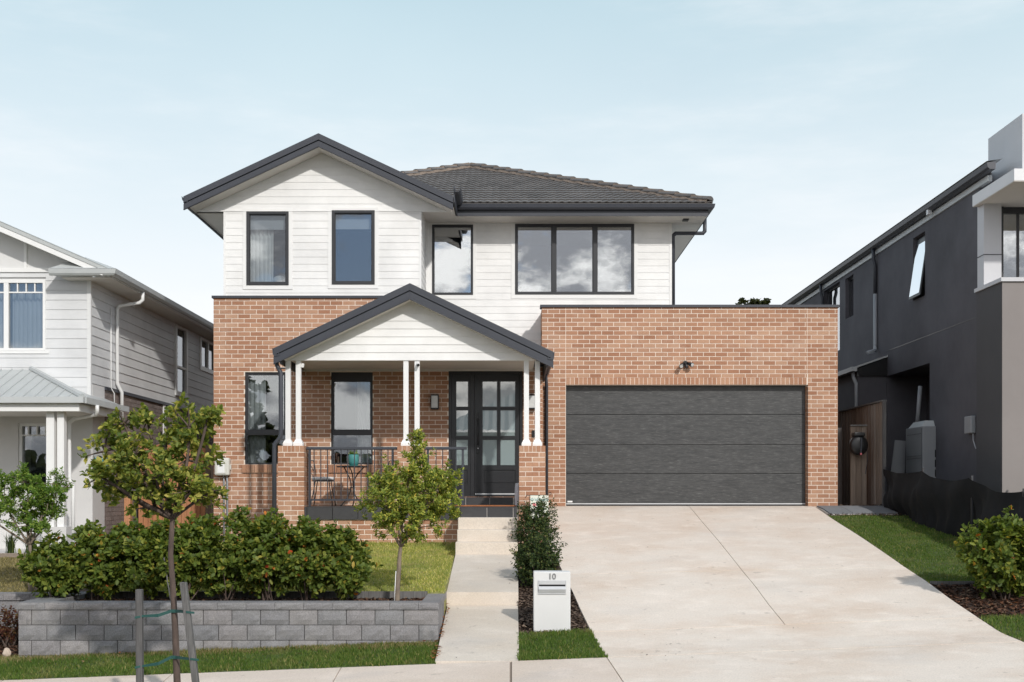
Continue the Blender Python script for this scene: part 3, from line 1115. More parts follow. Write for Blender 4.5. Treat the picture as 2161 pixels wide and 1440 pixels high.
for r in range(4):
    zt = cap_t - 0.09 - r * bh
    x = -6.28 - (0.0 if r % 2 == 0 else -0.17) + (0.17 if r % 2 == 0 else 0.364) - (0.0 if r % 2 == 0 else 0.17)
    edges = [-6.28]
    while x < -0.945 - 0.1:
        edges.append(x)
        x += bw
    edges.append(-0.935)
    for a, b in zip(edges, edges[1:]):
        block("block", a + 0.005, b - 0.005, YW - 0.004, YW + 0.05, zt - bh + 0.004, zt - 0.004, rw)
    # right return, face towards the path
    ye = [YW + 0.05]
    y = YW + (0.22 if r % 2 else 0.40)
    while y < -6.95:
        ye.append(y)
        y += bw
    ye.append(-6.86)
    if r < 3:
        for a, b in zip(ye, ye[1:]):
            jj = random.uniform(-0.004, 0.004)
            MB().box(-0.975, -0.935 + jj, a + 0.003, b - 0.003, zt - bh + 0.003, zt - 0.003).build("block", "block", rw, bevel=0.005)
x = -6.30
while x < -0.95:
    b = min(x + 0.365, -0.925)
    if -0.925 - b < 0.12:
        b = -0.925
    block("cap_block", x + 0.002, b - 0.002, YW - 0.018, YW + 0.27, cap_t - 0.088, cap_t, rw, 0.007)
    x = b + 1e-4 if b < -0.926 else 0
y = YW + 0.275
while y < -6.9:
    b = min(y + 0.365, -6.86)
    MB().box(-1.165, -0.925, y, b - 0.003, cap_t - 0.088, cap_t + 0.001).build("cap_block", "block", rw, bevel=0.006)
    MB().box(-6.30, -5.90, y, b - 0.003, cap_t - 0.088, cap_t + 0.001).build("cap_block", "block", rw, bevel=0.006)
    y = b if b < -6.87 else 0

nw = thing("retaining_wall", "lower grey block wall of the neighbour at the left edge", "wall", (-8, -7.3, -1.9))
MB().box(-12, -6.31, -7.28, -7.15, -2.2, -1.24).build("core", "block", nw)
for r in range(4):
    zt = -1.155 - 0.09 - r * bh
    x = -6.31 - (0.25 if r % 2 else 0.1)
    xr = -6.31
    while xr > -9.5:
        block("block", x + 0.003, xr - 0.003, -7.33, -7.28, zt - bh + 0.003, zt - 0.003, nw)
        xr = x
        x -= bw
x = -6.31
while x > -9.5:
    block("cap_block", x - 0.363, x - 0.002, -7.35, -7.08, -1.243, -1.15, nw, 0.004)
    x -= 0.365

ed = MB().box(-5.88, -1.17, -7.365, -7.335, -1.3, -1.118).build("timber_edging", "timber_grey")
tag(ed, "thin grey timber edging between mulch bed and lawn", "edging")
ed = MB().box(6.015, 9.0, -6.715, -6.69, terr(6, -6.7) - 0.12, terr(6, -6.7) + 0.03).build("timber_edging", "timber_grey")
tag(ed, "thin grey timber edging in front of the lawn beside the driveway", "edging")
sl = thing("timber_sleeper_edge", "brown timber sleeper edge below the pale neighbour's porch", "sleepers", (-8.5, -3.3, -0.9))
MB().box(-16, -7.6, -3.30, -3.20, -0.92, -0.80).build("sleeper", "sleeper", sl, bevel=0.01)
MB().box(-16, -7.6, -3.31, -3.21, -1.06, -0.925).build("sleeper", "sleeper", sl, bevel=0.01)
bx = thing("timber_planter_edge", "low timber edging at a corner left of the hedge", "edging", (-6.6, -6.5, -1.2))
MB().box(-6.72, -6.0, -6.98, -6.93, -1.3, -1.06).build("board", "sleeper", bx)
MB().box(-6.77, -6.72, -6.98, -4.6, -1.3, -1.05).build("board", "sleeper", bx)

# ================================================================= the brick house
YL, YU, YR, YP, YB = -0.68, -0.53, 0.84, -2.73, -2.55
H = thing("brick_house", "two storey red brick and white weatherboard house with double garage", "house", (0, 0, 0))
TOPL = 4.035
XL, XGAB = -5.81, -1.78          # left wall edge, right edge of the gabled bay
XE = 0.598                        # right end of front wall / left end of garage wall

# openings measured in the wall plane
winA = (PX(516.5, YL), PX(604.5, YL), PZ(980.5, YL), PZ(785.5, YL))
winB = (PX(698.5, YL), PX(786.5, YL), PZ(980.5, YL), PZ(785.5, YL))
dor = (PX(946.5, YL), PX(1103.5, YL), 0.17, PZ(780.5, YL))
silA = (winA[0] - 0.05, winA[1] + 0.05, winA[2] - 0.165, winA[2])
silB = (winB[0] - 0.05, winB[1] + 0.05, winB[2] - 0.165, winB[2])
fw = brick_core("front_wall", H, XL + 0.004, XGAB, -1.0, TOPL, YL, YL + 0.11, [winA, winB, dor])
fw2 = brick_core("door_wall", H, XGAB, XE - 0.004, -0.6, 2.70, YL, YL + 0.11, [dor])
sd = []
for w in (silA, silB):
    n = 11
    for i in range(n):
        a = w[0] + (w[1] - w[0]) * i / n
        sd.append((a + 0.004, a + (w[1] - w[0]) / n - 0.004, w[2] + 0.005, w[3] - 0.004))

# ----- porch pillars
for (xa, lab) in [(-4.155, 0), (-2.035, 1), (0.125, 2)]:
    p = brick_core("pillar", H, xa + 0.006, xa + 0.464, -1.1, 1.075, YP, YP + 0.464)
    top = 1.08
    sol = []
    cuts = [0, 0.086, 0.172, 0.238, 0.304, 0.388, 0.47]
    for a, b in zip(cuts, cuts[1:]):
        sol.append((xa + a + 0.004, xa + b - 0.004, top - 0.108, top))
    lay_bricks(p, xa, xa + 0.47, -0.95 if lab < 2 else -0.55, top - 0.115, YP, zphase=top - 0.116 - 0.086 * 30, xphase=xa - 0.005, single=lambda x, z: True, extra=sol, stuff="brickwork")
    # side and top bricks, joined
    mb = MB()
    for r in range(22):
        zt = top - 0.116 - r * 0.086 - 0.005
        for a, b in ([(0.065, 0.23), (0.24, 0.47)] if r % 2 else [(0.065, 0.35), (0.36, 0.47)]):
            mb.box(xa + 0.45, xa + 0.47, YP + a, YP + b, zt - 0.076, zt)
            mb.box(xa, xa + 0.02, YP + a, YP + b, zt - 0.076, zt)
    mb.box(xa, xa + 0.47, YP + 0.062, YP + 0.47, top - 0.108, top)
    tag(mb.build("brickwork", "brick", p), kind="stuff")

lay_bricks(fw, XL, XGAB + 0.0, -0.95, TOPL, YL, [winA, winB, dor, silA, silB], zphase=0.027, xphase=XL - 0.005,
           single=lambda x, z: x < -3.9 and z > 2.2)
so = MB()
for a, b, c, d in sd:
    so.box(a, b, YL - 0.035, YL + 0.10, c, d)
tag(so.build("window_sill_bricks", "brick", fw), kind="stuff")
lay_bricks(fw2, XGAB, XE, -0.3, 2.70, YL, [dor], zphase=0.027, xphase=XL - 0.005)
# outer corner bricks seen at the left edge / returns, plain solid behind the brick skin
MB().box(XL, XL + 0.11, YL + 0.07, 11.0, -1.1, TOPL).build("side_wall", "brick", H)
MB().box(XL - 0.03, XGAB - 0.02, YL - 0.035, YL + 0.25, TOPL, TOPL + 0.045).build("wall_capping", "dark", H)

# ----- garage wall
GX0, GX1 = PX(1194.3, 0), PX(1705.0, 0)
GZ = PZ(812.3, 0)
gdo = (GX0, GX1, -0.5, GZ)
gsol = (GX0, GX1, GZ, PZ(796.7, 0))
XGR = PX(1768, 0)
TOPG = PZ(649, 0)
gw = brick_core("garage_wall", H, XE + 0.004, XGR - 0.004, -0.45, TOPG, 0.0, 0.24, [gdo])
ex = []
x = GX0
while x < GX1 - 0.03:
    ex.append((x + 0.005, min(x + 0.081, GX1 - 0.002), GZ + 0.003, gsol[3] - 0.005))
    x += 0.0862
J1, J2 = PX(1193.9, 0), PX(1703.6, 0)
lay_bricks(gw, XE, XGR, -0.40, TOPG, 0.0, [gdo, gsol], zphase=PZ(653.1, 0) - 46 * 0.086, xphase=J1 - 0.24 * 3 + 0.0, joints=[J1, J2], extra=ex)
mb = MB()
for r in range(28):
    z = -0.02 + r * 0.086
    if z + 0.076 < GZ:
        mb.box(GX1 - 0.012, GX1 + 0.05, 0.062, 0.115 if r % 2 else 0.235, z, z + 0.076)
        if r % 2:
            mb.box(GX1 - 0.012, GX1 + 0.05, 0.125, 0.235, z, z + 0.076)
tag(mb.build("reveal_brickwork", "brick", gw), kind="stuff")
MB().box(XGR - 0.11, XGR, 0.065, 7.0, -0.4, TOPG).build("garage_side_wall", "brick", H)
MB().box(XE - 0.0, XE + 0.11, 0.07, 1.0, 1.8, TOPG).build("garage_return_wall", "brick", H)
MB().box(XE - 0.035, XGR + 0.03, -0.035, 0.27, TOPG, TOPG + 0.05).build("parapet_capping", "dark", H)
MB().box(XE, XGR, 0.3, 7.0, TOPG - 0.5, TOPG - 0.4).build("garage_roof", "lead", H)

gd = MB().box(GX0 + 0.0, GX1, 0.20, 0.235, -0.02, GZ).build("garage_door", "dark2", H)
DZ = [PZ(1062, 0.17), PZ(1000, 0.17), PZ(939, 0.17), PZ(875, 0.17), PZ(814, 0.17)]
DX0, DX1 = GX0 + 0.012, GX1 - 0.012
for a, b in zip(DZ, DZ[1:]):
    MB().box(DX0, DX1, 0.168, 0.20, a + 0.003, b - 0.006).build("panel", "garage_panel", gd, bevel=0.006)
MB().box(DX0, DX1, 0.158, 0.20, DZ[0] - 0.026, DZ[0] - 0.002).build("bottom_rail", "metal", gd)
MB().box(DX0, DX1, 0.165, 0.20, -0.02, DZ[0] - 0.028).build("rubber_seal", "black", gd)
MB().box(PX(1197.5, .17), PX(1208, .17), 0.163, 0.168, PZ(1060.7, .17), PZ(1057.2, .17)).build("maker_plate", "sticker", gd)
MB().box(GX0 - 0.0, GX0 + 0.011, 0.12, 0.20, -0.02, GZ).build("track_cover", "dark", gd)

# ----- windows on the front wall
ROOM_D = 3.0


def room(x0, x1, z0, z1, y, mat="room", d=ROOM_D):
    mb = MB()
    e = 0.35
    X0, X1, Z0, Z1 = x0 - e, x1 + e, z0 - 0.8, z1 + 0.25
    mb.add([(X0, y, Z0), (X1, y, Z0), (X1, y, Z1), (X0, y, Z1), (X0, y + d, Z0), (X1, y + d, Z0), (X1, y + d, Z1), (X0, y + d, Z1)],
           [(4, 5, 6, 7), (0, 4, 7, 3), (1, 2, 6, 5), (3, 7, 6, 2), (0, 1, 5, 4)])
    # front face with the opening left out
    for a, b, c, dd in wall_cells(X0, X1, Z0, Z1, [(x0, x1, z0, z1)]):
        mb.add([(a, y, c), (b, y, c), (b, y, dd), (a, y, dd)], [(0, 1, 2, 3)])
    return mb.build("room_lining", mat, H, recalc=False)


def sash_window(w, yw, mid, rec=0.06, curtains=(), blind=None, top_extra=0.0):
    x0, x1, z0, z1 = w
    f = frame_ring(MB(), x0, x1, z0, z1, 0.032, yw + rec - 0.025, yw + rec + 0.06)
    f.box(x0 + 0.032, x1 - 0.032, yw + rec - 0.02, yw + rec + 0.05, mid[0], mid[1])
    if top_extra:
        f.box(x0 + 0.032, x1 - 0.032, yw + rec - 0.02, yw + rec + 0.05, z1 - 0.032 - top_extra, z1 - 0.032)
    fo = f.build("window", "frame", H, bevel=0.004)
    s = MB()
    frame_ring(s, x0 + 0.034, x1 - 0.034, mid[1] + 0.001, z1 - 0.034 - top_extra, 0.022, yw + rec - 0.012, yw + rec + 0.03)
    s.build("sash", "frame", fo)
    MB().box(x0 + 0.05, x1 - 0.05, yw + rec + 0.008, yw + rec + 0.014, mid[1] + 0.02, z1 - 0.05 - top_extra).build("pane", "pane", fo)
    MB().box(x0 + 0.03, x1 - 0.03, yw + rec + 0.014, yw + rec + 0.02, z0 + 0.03, mid[0] + 0.002).build("pane", "pane", fo)
    for a, b in curtains:
        wavy(MB(), a, b, yw + rec + 0.16, z0 - 0.05, z1 - 0.05, max(3, int((b - a) / 0.075)), 0.028).build("curtain", "curtain", fo, smooth=True, recalc=False)
    if blind:
        MB().box(x0 + 0.03, x1 - 0.03, yw + rec + 0.10, yw + rec + 0.105, blind, z1).build("blind", "blind", fo)
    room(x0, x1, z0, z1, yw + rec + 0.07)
    return fo


midA = (PZ(918.5, YL), PZ(909, YL))
sash_window(winA, YL, midA, curtains=[(winA[0] + 0.01, PX(556, YL))])
sash_window(winB, YL, midA, curtains=[(PX(751, YL), winB[1] - 0.0)], top_extra=0.13)

# ----- front door with side light
YD = YL + 0.05
dr = frame_ring(MB(), dor[0], dor[1], dor[2] - 0.03, dor[3], 0.055, YD - 0.02, YD + 0.10)
dr.box(PX(993, YD), PX(1001, YD), YD - 0.015, YD + 0.09, dor[2], dor[3] - 0.05)
dr.box(dor[0] + 0.05, dor[1] - 0.05, YD - 0.01, YD + 0.09, PZ(789, YD), dor[3] - 0.05)
dro = dr.build("front_door", "door", H, bevel=0.004)
rows = [(804, 860), (864.8, 921.6), (926.8, 983.4)]


def leaf(name, xa, xb, panes_x, panel_x):
    holes = [(PX(a, YD), PX(b, YD), PZ(r[1], YD), PZ(r[0], YD)) for a, b in panes_x for r in rows]
    pnl = (PX(panel_x[0], YD), PX(panel_x[1], YD), PZ(1022.5, YD), PZ(992, YD))
    mb = MB()
    for a, b, c, d in wall_cells(PX(xa, YD), PX(xb, YD), dor[2] + 0.01, PZ(789, YD), holes + [pnl]):
        mb.box(a, b, YD, YD + 0.045, c, d)
    o = mb.build(name, "door", dro)
    MB().box(pnl[0] + 0.001, pnl[1] - 0.001, YD + 0.018, YD + 0.04, pnl[2] + 0.001, pnl[3] - 0.001).build("door_panel", "door", dro)
    MB().box(pnl[0] + 0.03, pnl[1] - 0.03, YD + 0.008, YD + 0.02, pnl[2] + 0.03, pnl[3] - 0.03).build("door_panel", "door", dro, bevel=0.006)
    for h in holes:
        MB().box(h[0] + 0.001, h[1] - 0.001, YD + 0.02, YD + 0.026, h[2] + 0.001, h[3] - 0.001).build("pane", "pane_frost", dro)
        g = frame_ring(MB(), h[0] + 0.002, h[1] - 0.002, h[2] + 0.002, h[3] - 0.002, 0.012, YD + 0.006, YD + 0.019)
        g.build("glazing_bead", "door", dro)
    return o


leaf("side_light", 953, 993, [(961.5, 989)], (964, 987))
leaf("door_leaf", 1001.5, 1096, [(1017, 1050.2), (1054.7, 1088.5)], (1019, 1088))
MB().box(PX(1005.8, YD), PX(1012, YD), YD - 0.022, YD, PZ(957.6, YD), PZ(871.5, YD)).build("handle_plate", "black", dro, bevel=0.006)
hd = MB().tube([(PX(1009, YD), YD - 0.02, PZ(884, YD)), (PX(1009, YD), YD - 0.075, PZ(888, YD)), (PX(1009, YD), YD - 0.075, PZ(936, YD)), (PX(1009, YD), YD - 0.02, PZ(940, YD))], 0.011, 8)
hd.build("handle", "black", dro, smooth=True)
MB().lathe([(0.012, 0), (0.012, 0.012)], (0, 0, 0), 10)
MB().box(PX(1008, YD), PX(1010, YD), YD - 0.03, YD - 0.02, PZ(947.5, YD), PZ(945.5, YD)).build("lock", "metal", dro)
MB().box(PX(1003, YD), PX(1095, YD), YD - 0.015, YD, PZ(1044.0, YD), PZ(1041.6, YD)).build("door_seal", "metal", dro)
MB().box(dor[0], dor[1], YD + 0.10, YD + 0.12, dor[2] - 0.05, dor[3]).build("door_backing", "black", dro)

# ----- porch floor with tiles
pf = MB().box(-4.0, 0.58, YP + 0.06, YL - 0.002, -1.1, -0.012).box(-0.875, 0.09, -3.385, YP + 0.06, -1.0, -0.012).build("porch_floor", "grout", H)
brk = brick_core("porch_base", H, -3.69, 0.14, -1.1, -0.232, YP + 0.03, YP + 0.07)
lay_bricks(brk, -3.69, 0.14, -0.95, -0.236, YP + 0.03, zphase=-0.236 - 0.086 * 20, xphase=-3.7)
xt = [-3.684] + [PX(647.8, YP) + 0.4525 * i for i in range(0, 7)]
xt = [v for v in xt if v < -0.93] + [-0.885]
for a, b in zip(xt, xt[1:]):
    MB().box(a + 0.005, b - 0.005, YP - 0.004, YP + 0.055, -0.228, -0.013).build("tile", "porch_tile", pf)
    for k, (ya, yb) in enumerate([(YP - 0.004, YP + 0.44), (YP + 0.445, YP + 0.89), (YP + 0.895, YP + 1.34), (YP + 1.345, YP + 1.79), (YP + 1.795, YL - 0.004)]):
        MB().box(a + 0.005, b - 0.005, ya, yb, -0.011, 0.0).build("tile", "porch_tile", pf)
YLD = -3.39
xs_ = [PX(972, YLD), PX(1027.8, YLD), PX(1083.2, YLD), 0.095]
for a, b in zip([-0.885] + xs_[1:3], xs_[1:]):
    MB().box(a + 0.005, b - 0.005, YLD - 0.004, YLD + 0.03, -0.185, -0.013).build("tile", "porch_tile", pf)
    for ya, yb in [(YLD - 0.004, YLD + 0.44), (YLD + 0.445, YP + 0.05)]:
        MB().box(a + 0.005, b - 0.005, ya, yb, -0.011, 0.0).build("tile", "porch_tile", pf)
MB().box(-0.885, -0.872, YLD + 0.02, YP, -0.185, -0.013).build("tile", "porch_tile", pf)
xt2 = [-0.88, -0.43, 0.02, 0.47]
for a, b in zip(xt2, xt2[1:]):
    for k in range(4):
        ya = YP + 0.055 + 0.45 * k
        MB().box(a + 0.005, b - 0.005, ya, min(ya + 0.445, YL - 0.01), -0.011, 0.0).build("tile", "porch_tile", pf)
ds = MB().box(PX(946, YL) - 0.2, 0.45, YL - 0.42, YL - 0.002, 0.0005, 0.15).build("door_step", "grout", H)
xd = [PX(946, YL) - 0.2, PX(983, YL - .42), PX(1033.5, YL - .42), PX(1083.5, YL - .42), 0.45]
for a, b in zip(xd, xd[1:]):
    MB().box(a + 0.005, b - 0.005, YL - 0.43, YL - 0.40, 0.003, 0.148).build("tile", "porch_tile", ds)
    MB().box(a + 0.005, b - 0.005, YL - 0.43, YL - 0.004, 0.151, 0.162).build("tile", "porch_tile", ds)

# ----- porch posts
for cxs in ((-4.012, -3.826), (-1.900, -1.700), (0.258, 0.455)):
    for cx_ in cxs:
        cy_ = YP + 0.235
        p = MB().box(cx_ - 0.045, cx_ + 0.045, cy_ - 0.045, cy_ + 0.045, 1.08, 2.66).build("post", "white_paint", H, bevel=0.004)
        w0, w1 = 0.085, 0.05
        mb = MB().box(cx_ - w0, cx_ + w0, cy_ - w0, cy_ + w0, 1.0815, 1.13)
        mb.hull8([(cx_ - w0, cy_ - w0, 1.13), (cx_ + w0, cy_ - w0, 1.13), (cx_ + w0, cy_ + w0, 1.13), (cx_ - w0, cy_ + w0, 1.13),
                  (cx_ - w1, cy_ - w1, 1.20), (cx_ + w1, cy_ - w1, 1.20), (cx_ + w1, cy_ + w1, 1.20), (cx_ - w1, cy_ + w1, 1.20)])
        mb.build("post_base", "white_paint", p)


def gable(parent, xa, za, slope, xl, xr, yf, yb, bands, prefix, matb="dark"):
    """barge boards: bands = (t0, t1, y offset) measured vertically down from the roof line"""
    for t0, t1, yo in bands:
        for x_end in (xl, xr):
            ze = za - slope * abs(xa - x_end)
            MB().prism([(xa, za - t0), (x_end, ze - t0), (x_end, ze - t1), (xa, za - t1)], yf + yo, yf + yo + 0.05).build(prefix, matb, parent, bevel=0.004)
    rf = MB()
    for x_end in (xl, xr):
        ze = za - slope * abs(xa - x_end)
        rf.prism([(xa, za + 0.01), (x_end, ze + 0.01), (x_end, ze - 0.05), (xa, za - 0.05)], yf + 0.055, yb)
    return rf.build("roof", "rooftile", parent)


# ----- porch gable roof
PA = (PX(864.5, -2.85), PZ(598, -2.85))
psl = 0.478
pxl, pxr = PX(577, -2.85), PX(1168, -2.85)
YF = -2.86
gable(H, PA[0], PA[1], psl, pxl, pxr, YF, YR, [(0.0, 0.125, 0.0), (0.125, 0.145, 0.03), (0.145, 0.265, 0.012), (0.265, 0.285, 0.0)], "barge_board")
bz = PZ(761, YB)
tri = [(PX(601, YB), bz), (PX(1141, YB), bz), (PX(1141, YB), bz + 0.02), (PA[0], PA[1] - 0.27), (PX(601, YB), bz + 0.02)]
hb_ = (PA[1] - 0.25 - bz) / psl - 0.02
x0_, x1_ = PA[0] - hb_, PA[0] + hb_
region = [(x0_, bz), (x1_, bz), (x1_, PA[1] - 0.25 - psl * (x1_ - PA[0])), (PA[0], PA[1] - 0.25), (x0_, PA[1] - 0.25 - psl * (PA[0] - x0_))]
pg = MB().prism([(x0_, bz), (x1_, bz), (x1_, bz + 0.029), (x0_, bz + 0.029)], YB + 0.032, YB + 0.10).prism([(q[0], max(q[1], bz + 0.047)) for q in region], YB + 0.0305, YB + 0.09).build("porch_gable", "trim", H)
boards(pg, region, [], YB, bz, PA[1], 0.1413, lap=0.012)
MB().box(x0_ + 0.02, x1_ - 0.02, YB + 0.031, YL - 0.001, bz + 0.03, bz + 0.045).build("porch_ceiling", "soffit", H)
MB().box(PX(592, YB) + 0.0, x1_ - 0.02, YL - 0.03, YL - 0.002, bz + 0.0, bz + 0.03).build("ceiling_bead", "soffit", H)
# raking soffit under the barge
for xe_ in (x0_, x1_):
    ze = PA[1] - 0.262 - psl * abs(PA[0] - xe_)
    MB().prism([(PA[0], PA[1] - 0.262), (xe_, ze), (xe_, ze - 0.012), (PA[0], PA[1] - 0.274)], YF + 0.05, YB + 0.03).build("rake_soffit", "soffit", H)
# eaves: fascia and gutter along both sides of the porch
for s_, xe_ in ((-1, pxl), (1, pxr)):
    ze = PA[1] - psl * abs(PA[0] - xe_)
    xi = xe_ - s_ * 0.10
    MB().box(min(xi, xi - s_ * 0.02), max(xi, xi - s_ * 0.02), YF + 0.055, -0.7 if s_ < 0 else -0.02, ze - 0.27, ze - 0.02).build("fascia", "dark", H)
    g = [(xi, ze - 0.02), (xi, ze - 0.13), (xe_ - s_ * 0.02, ze - 0.14), (xe_ + s_ * 0.01, ze - 0.11), (xe_ + s_ * 0.02, ze + 0.0), (xe_ + s_ * 0.005, ze + 0.0), (xe_ - s_ * 0.005, ze - 0.10), (xi + s_ * 0.015, ze - 0.11), (xi + s_ * 0.015, ze - 0.02)]
    MB().prism(g, YF - 0.002, -0.70 if s_ < 0 else -0.02).build("gutter", "dark", H)
# downpipes of the porch
zg = PA[1] - psl * abs(PA[0] - pxl) - 0.12
MB().tube([(PX(583.5, -2.75), -2.72, zg + 0.02), (PX(583.5, -2.75), -2.72, zg - 0.16), (PX(593, -2.7), -2.72, zg - 0.30), (PX(593.3, -2.7), -2.72, PZ(912, -2.7)), (PX(593, -2.7), -2.72, PZ(922, -2.7)),
           (PX(580, -2.7), -2.72, PZ(938, -2.7)), (PX(579.5, -2.7), -2.72, PZ(950, -2.7)), (PX(579.5, -2.7), -2.72, -1.0)], 0.040, 12).build("downpipe", "dark", H, smooth=True)
for yy in (778, 928):
    MB().box(PX(588, -2.7), PX(602, -2.7), -2.765, -2.71, PZ(yy, -2.7) - 0.012, PZ(yy, -2.7) + 0.012).build("pipe_bracket", "dark2", H)
xq = PX(1153.5, -0.06)
MB().tube([(pxr - 0.06, -0.25, zg + 0.02), (pxr - 0.06, -0.25, zg - 0.10), (xq, -0.06, zg - 0.30), (xq, -0.06, -0.02)], 0.033, 10).build("downpipe", "dark", H, smooth=True)

# ----- upper gabled bay
XU0, XU1 = -5.65, XGAB
UA = (PX(672, -0.98), PZ(281.5, -0.98))
usl = 0.468
uxl, uxr = PX(387, -0.98), PX(956, -0.98)
UF = -0.99
gable(H, UA[0], UA[1], usl, uxl, uxr, UF, 5.0, [(0.0, 0.125, 0.0), (0.125, 0.145, 0.03), (0.145, 0.245, 0.012), (0.245, 0.26, 0.0)], "barge_board")
w1 = (PX(520.4, YU), PX(609.6, YU), PZ(602.5, YU), PZ(446.8, YU))
w2 = (PX(700.5, YU), PX(791, YU), PZ(601, YU), PZ(444.5, YU))
ZB = 5.765
uw = MB()
for a, b, c, d in wall_cells(XU0, XU1, TOPL - 0.1, ZB, [w1, w2]):
    uw.box(a, b, YU + 0.031, YU + 0.12, c, d)
uw.prism([(PX(411, YU), ZB + 0.002), (PX(941, YU), ZB + 0.002), (PX(941, YU), ZB + 0.01), (UA[0], UA[1] - 0.255), (PX(411, YU), ZB + 0.01)], YU + 0.031, YU + 0.10)
uw = uw.build("upper_wall", "trim", H)


def trim_rect(w, l, r, t, b):
    return (w[0] - l, w[1] + r, w[2] - b, w[3] + t)


t1_ = trim_rect(w1, 0.073, 0.075, 0.055, 0.08)
t2_ = trim_rect(w2, 0.075, 0.075, 0.055, 0.08)
boards(uw, rect_ccw(XU0 + 0.045, XU1 - 0.04, TOPL + 0.046, ZB), [t1_, t2_], YU, TOPL + 0.046 - 0.06, ZB, 0.1410)
zr = lambda x: UA[1] - 0.248 - usl * abs(UA[0] - x)
gl0, gl1 = PX(409, YU), PX(943, YU)
boards(uw, [(gl0, ZB), (gl1, ZB), (gl1, max(ZB + 0.005, zr(gl1))), (UA[0], UA[1] - 0.248), (gl0, max(ZB + 0.005, zr(gl0)))], [t1_, t2_], YU, ZB, UA[1], 0.1410)
MB().box(XU0, XU0 + 0.045, YU - 0.012, YU + 0.05, TOPL + 0.046, ZB - 0.001).build("corner_trim", "trim", uw)
MB().box(XU1 - 0.04, XU1 + 0.004, YU - 0.012, YU + 0.05, 3.2, ZB - 0.001).build("corner_trim", "trim", uw)
MB().box(gl0, gl1, YU - 0.021, YU - 0.0165, ZB - 0.012, ZB + 0.012).build("eave_bead", "trim", uw)
for w in (t1_, t2_):
    tm = MB()
    ww = w1 if w is t1_ else w2
    for a, b, c, d in wall_cells(w[0], w[1], w[2], w[3], [ww]):
        tm.box(a, b, YU - 0.016, YU + 0.03, c, d)
    tm.build("window_trim", "trim", uw)
# raking soffit
for xe_ in (uxl + 0.06, uxr - 0.04):
    ze = UA[1] - 0.243 - usl * abs(UA[0] - xe_)
    MB().prism([(UA[0], UA[1] - 0.243), (xe_, ze), (xe_, ze - 0.012), (UA[0], UA[1] - 0.255)], UF + 0.05, YU + 0.03).build("rake_soffit", "soffit", H)
# side wall of the bay facing right
sw = MB().box(XU1 - 0.10, XU1 - 0.031, YU + 0.05, YR + 0.1, 3.0, ZB + 0.1).build("bay_return_wall", "trim", H)
boards(sw, rect_ccw(YU + 0.05, YR - 0.002, 3.0, 5.842), [], XU1 - 0.0, TOPL + 0.046 - 0.06 - 0.141 * 7, 5.842, 0.1410, axis="x", sign=1)
MB().box(XU1 + 0.001, XU1 + 0.05, YR - 0.06, YR - 0.001, 3.0, 5.84).build("corner_trim", "trim", sw)
# side wall of the bay facing left
MB().box(XU0, XU0 + 0.1, YU + 0.05, 11.0, TOPL, 6.0).build("left_upper_wall", "trim", H)


def fixed_window(w, yw, glass="pane", curtains=(), blind=None, mull=(), rec=0.0, blindmat="blind", fw_=0.055, roommat="room"):
    x0, x1, z0, z1 = w
    f = frame_ring(MB(), x0, x1, z0, z1, fw_, yw - 0.03 + rec, yw + 0.07 + rec)
    for a, b in mull:
        f.box(a, b, yw - 0.028 + rec, yw + 0.068 + rec, z0 + fw_, z1 - fw_)
    fo = f.build("window", "frame", H, bevel=0.005)
    xs = [x0 + fw_] + [v for ab in mull for v in ab] + [x1 - fw_]
    for a, b in zip(xs[0::2], xs[1::2]):
        frame_ring(MB(), a + 0.001, b - 0.001, z0 + fw_ + 0.001, z1 - fw_ - 0.001, 0.014, yw - 0.005 + rec, yw + 0.03 + rec).build("sash", "frame", fo)
        MB().box(a + 0.01, b - 0.01, yw + 0.018 + rec, yw + 0.024 + rec, z0 + fw_ + 0.01, z1 - fw_ - 0.01).build("pane", glass, fo)
        if blind:
            MB().box(a - 0.01, b + 0.01, yw + 0.11 + rec, yw + 0.115 + rec, blind, z1).build("blind", blindmat, fo)
    for a, b in curtains:
        wavy(MB(), a, b, yw + 0.22 + rec, z0 - 0.05, (blind or z1) + 0.06, max(3, int((b - a) / 0.075)), 0.03).build("curtain", "curtain", fo, smooth=True, recalc=False)
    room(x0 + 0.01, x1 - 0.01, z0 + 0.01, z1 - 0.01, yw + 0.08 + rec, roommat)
    return fo


fixed_window(w1, YU, blind=PZ(482.5, YU), curtains=[(w1[0] + 0.02, PX(572, YU))])
fixed_window(w2, YU, blind=PZ(481.5, YU))
# a cushion on the sill inside the left upper window
cu_ = MB()
for k in range(9):
    pass
me_v = []
cb = bmesh.new()
bmesh.ops.create_uvsphere(cb, u_segments=16, v_segments=10, radius=1.0)
for v in cb.verts:
    v.co = Vector((v.co.x * 0.14 * (1 + 0.15 * abs(v.co.z)), v.co.y * 0.07, v.co.z * 0.13))
me_c = bpy.data.meshes.new("cushion")
cb.to_mesh(me_c)
cb.free()
me_c.materials.append(M["cushion"])
me_c.shade_smooth()
cs = link("sill_cushion", me_c, None, (PX(583, YU), YU + 0.32, w1[2] + 0.12))
tag(cs, "pale cushion behind the curtained upper left window", "cushion")

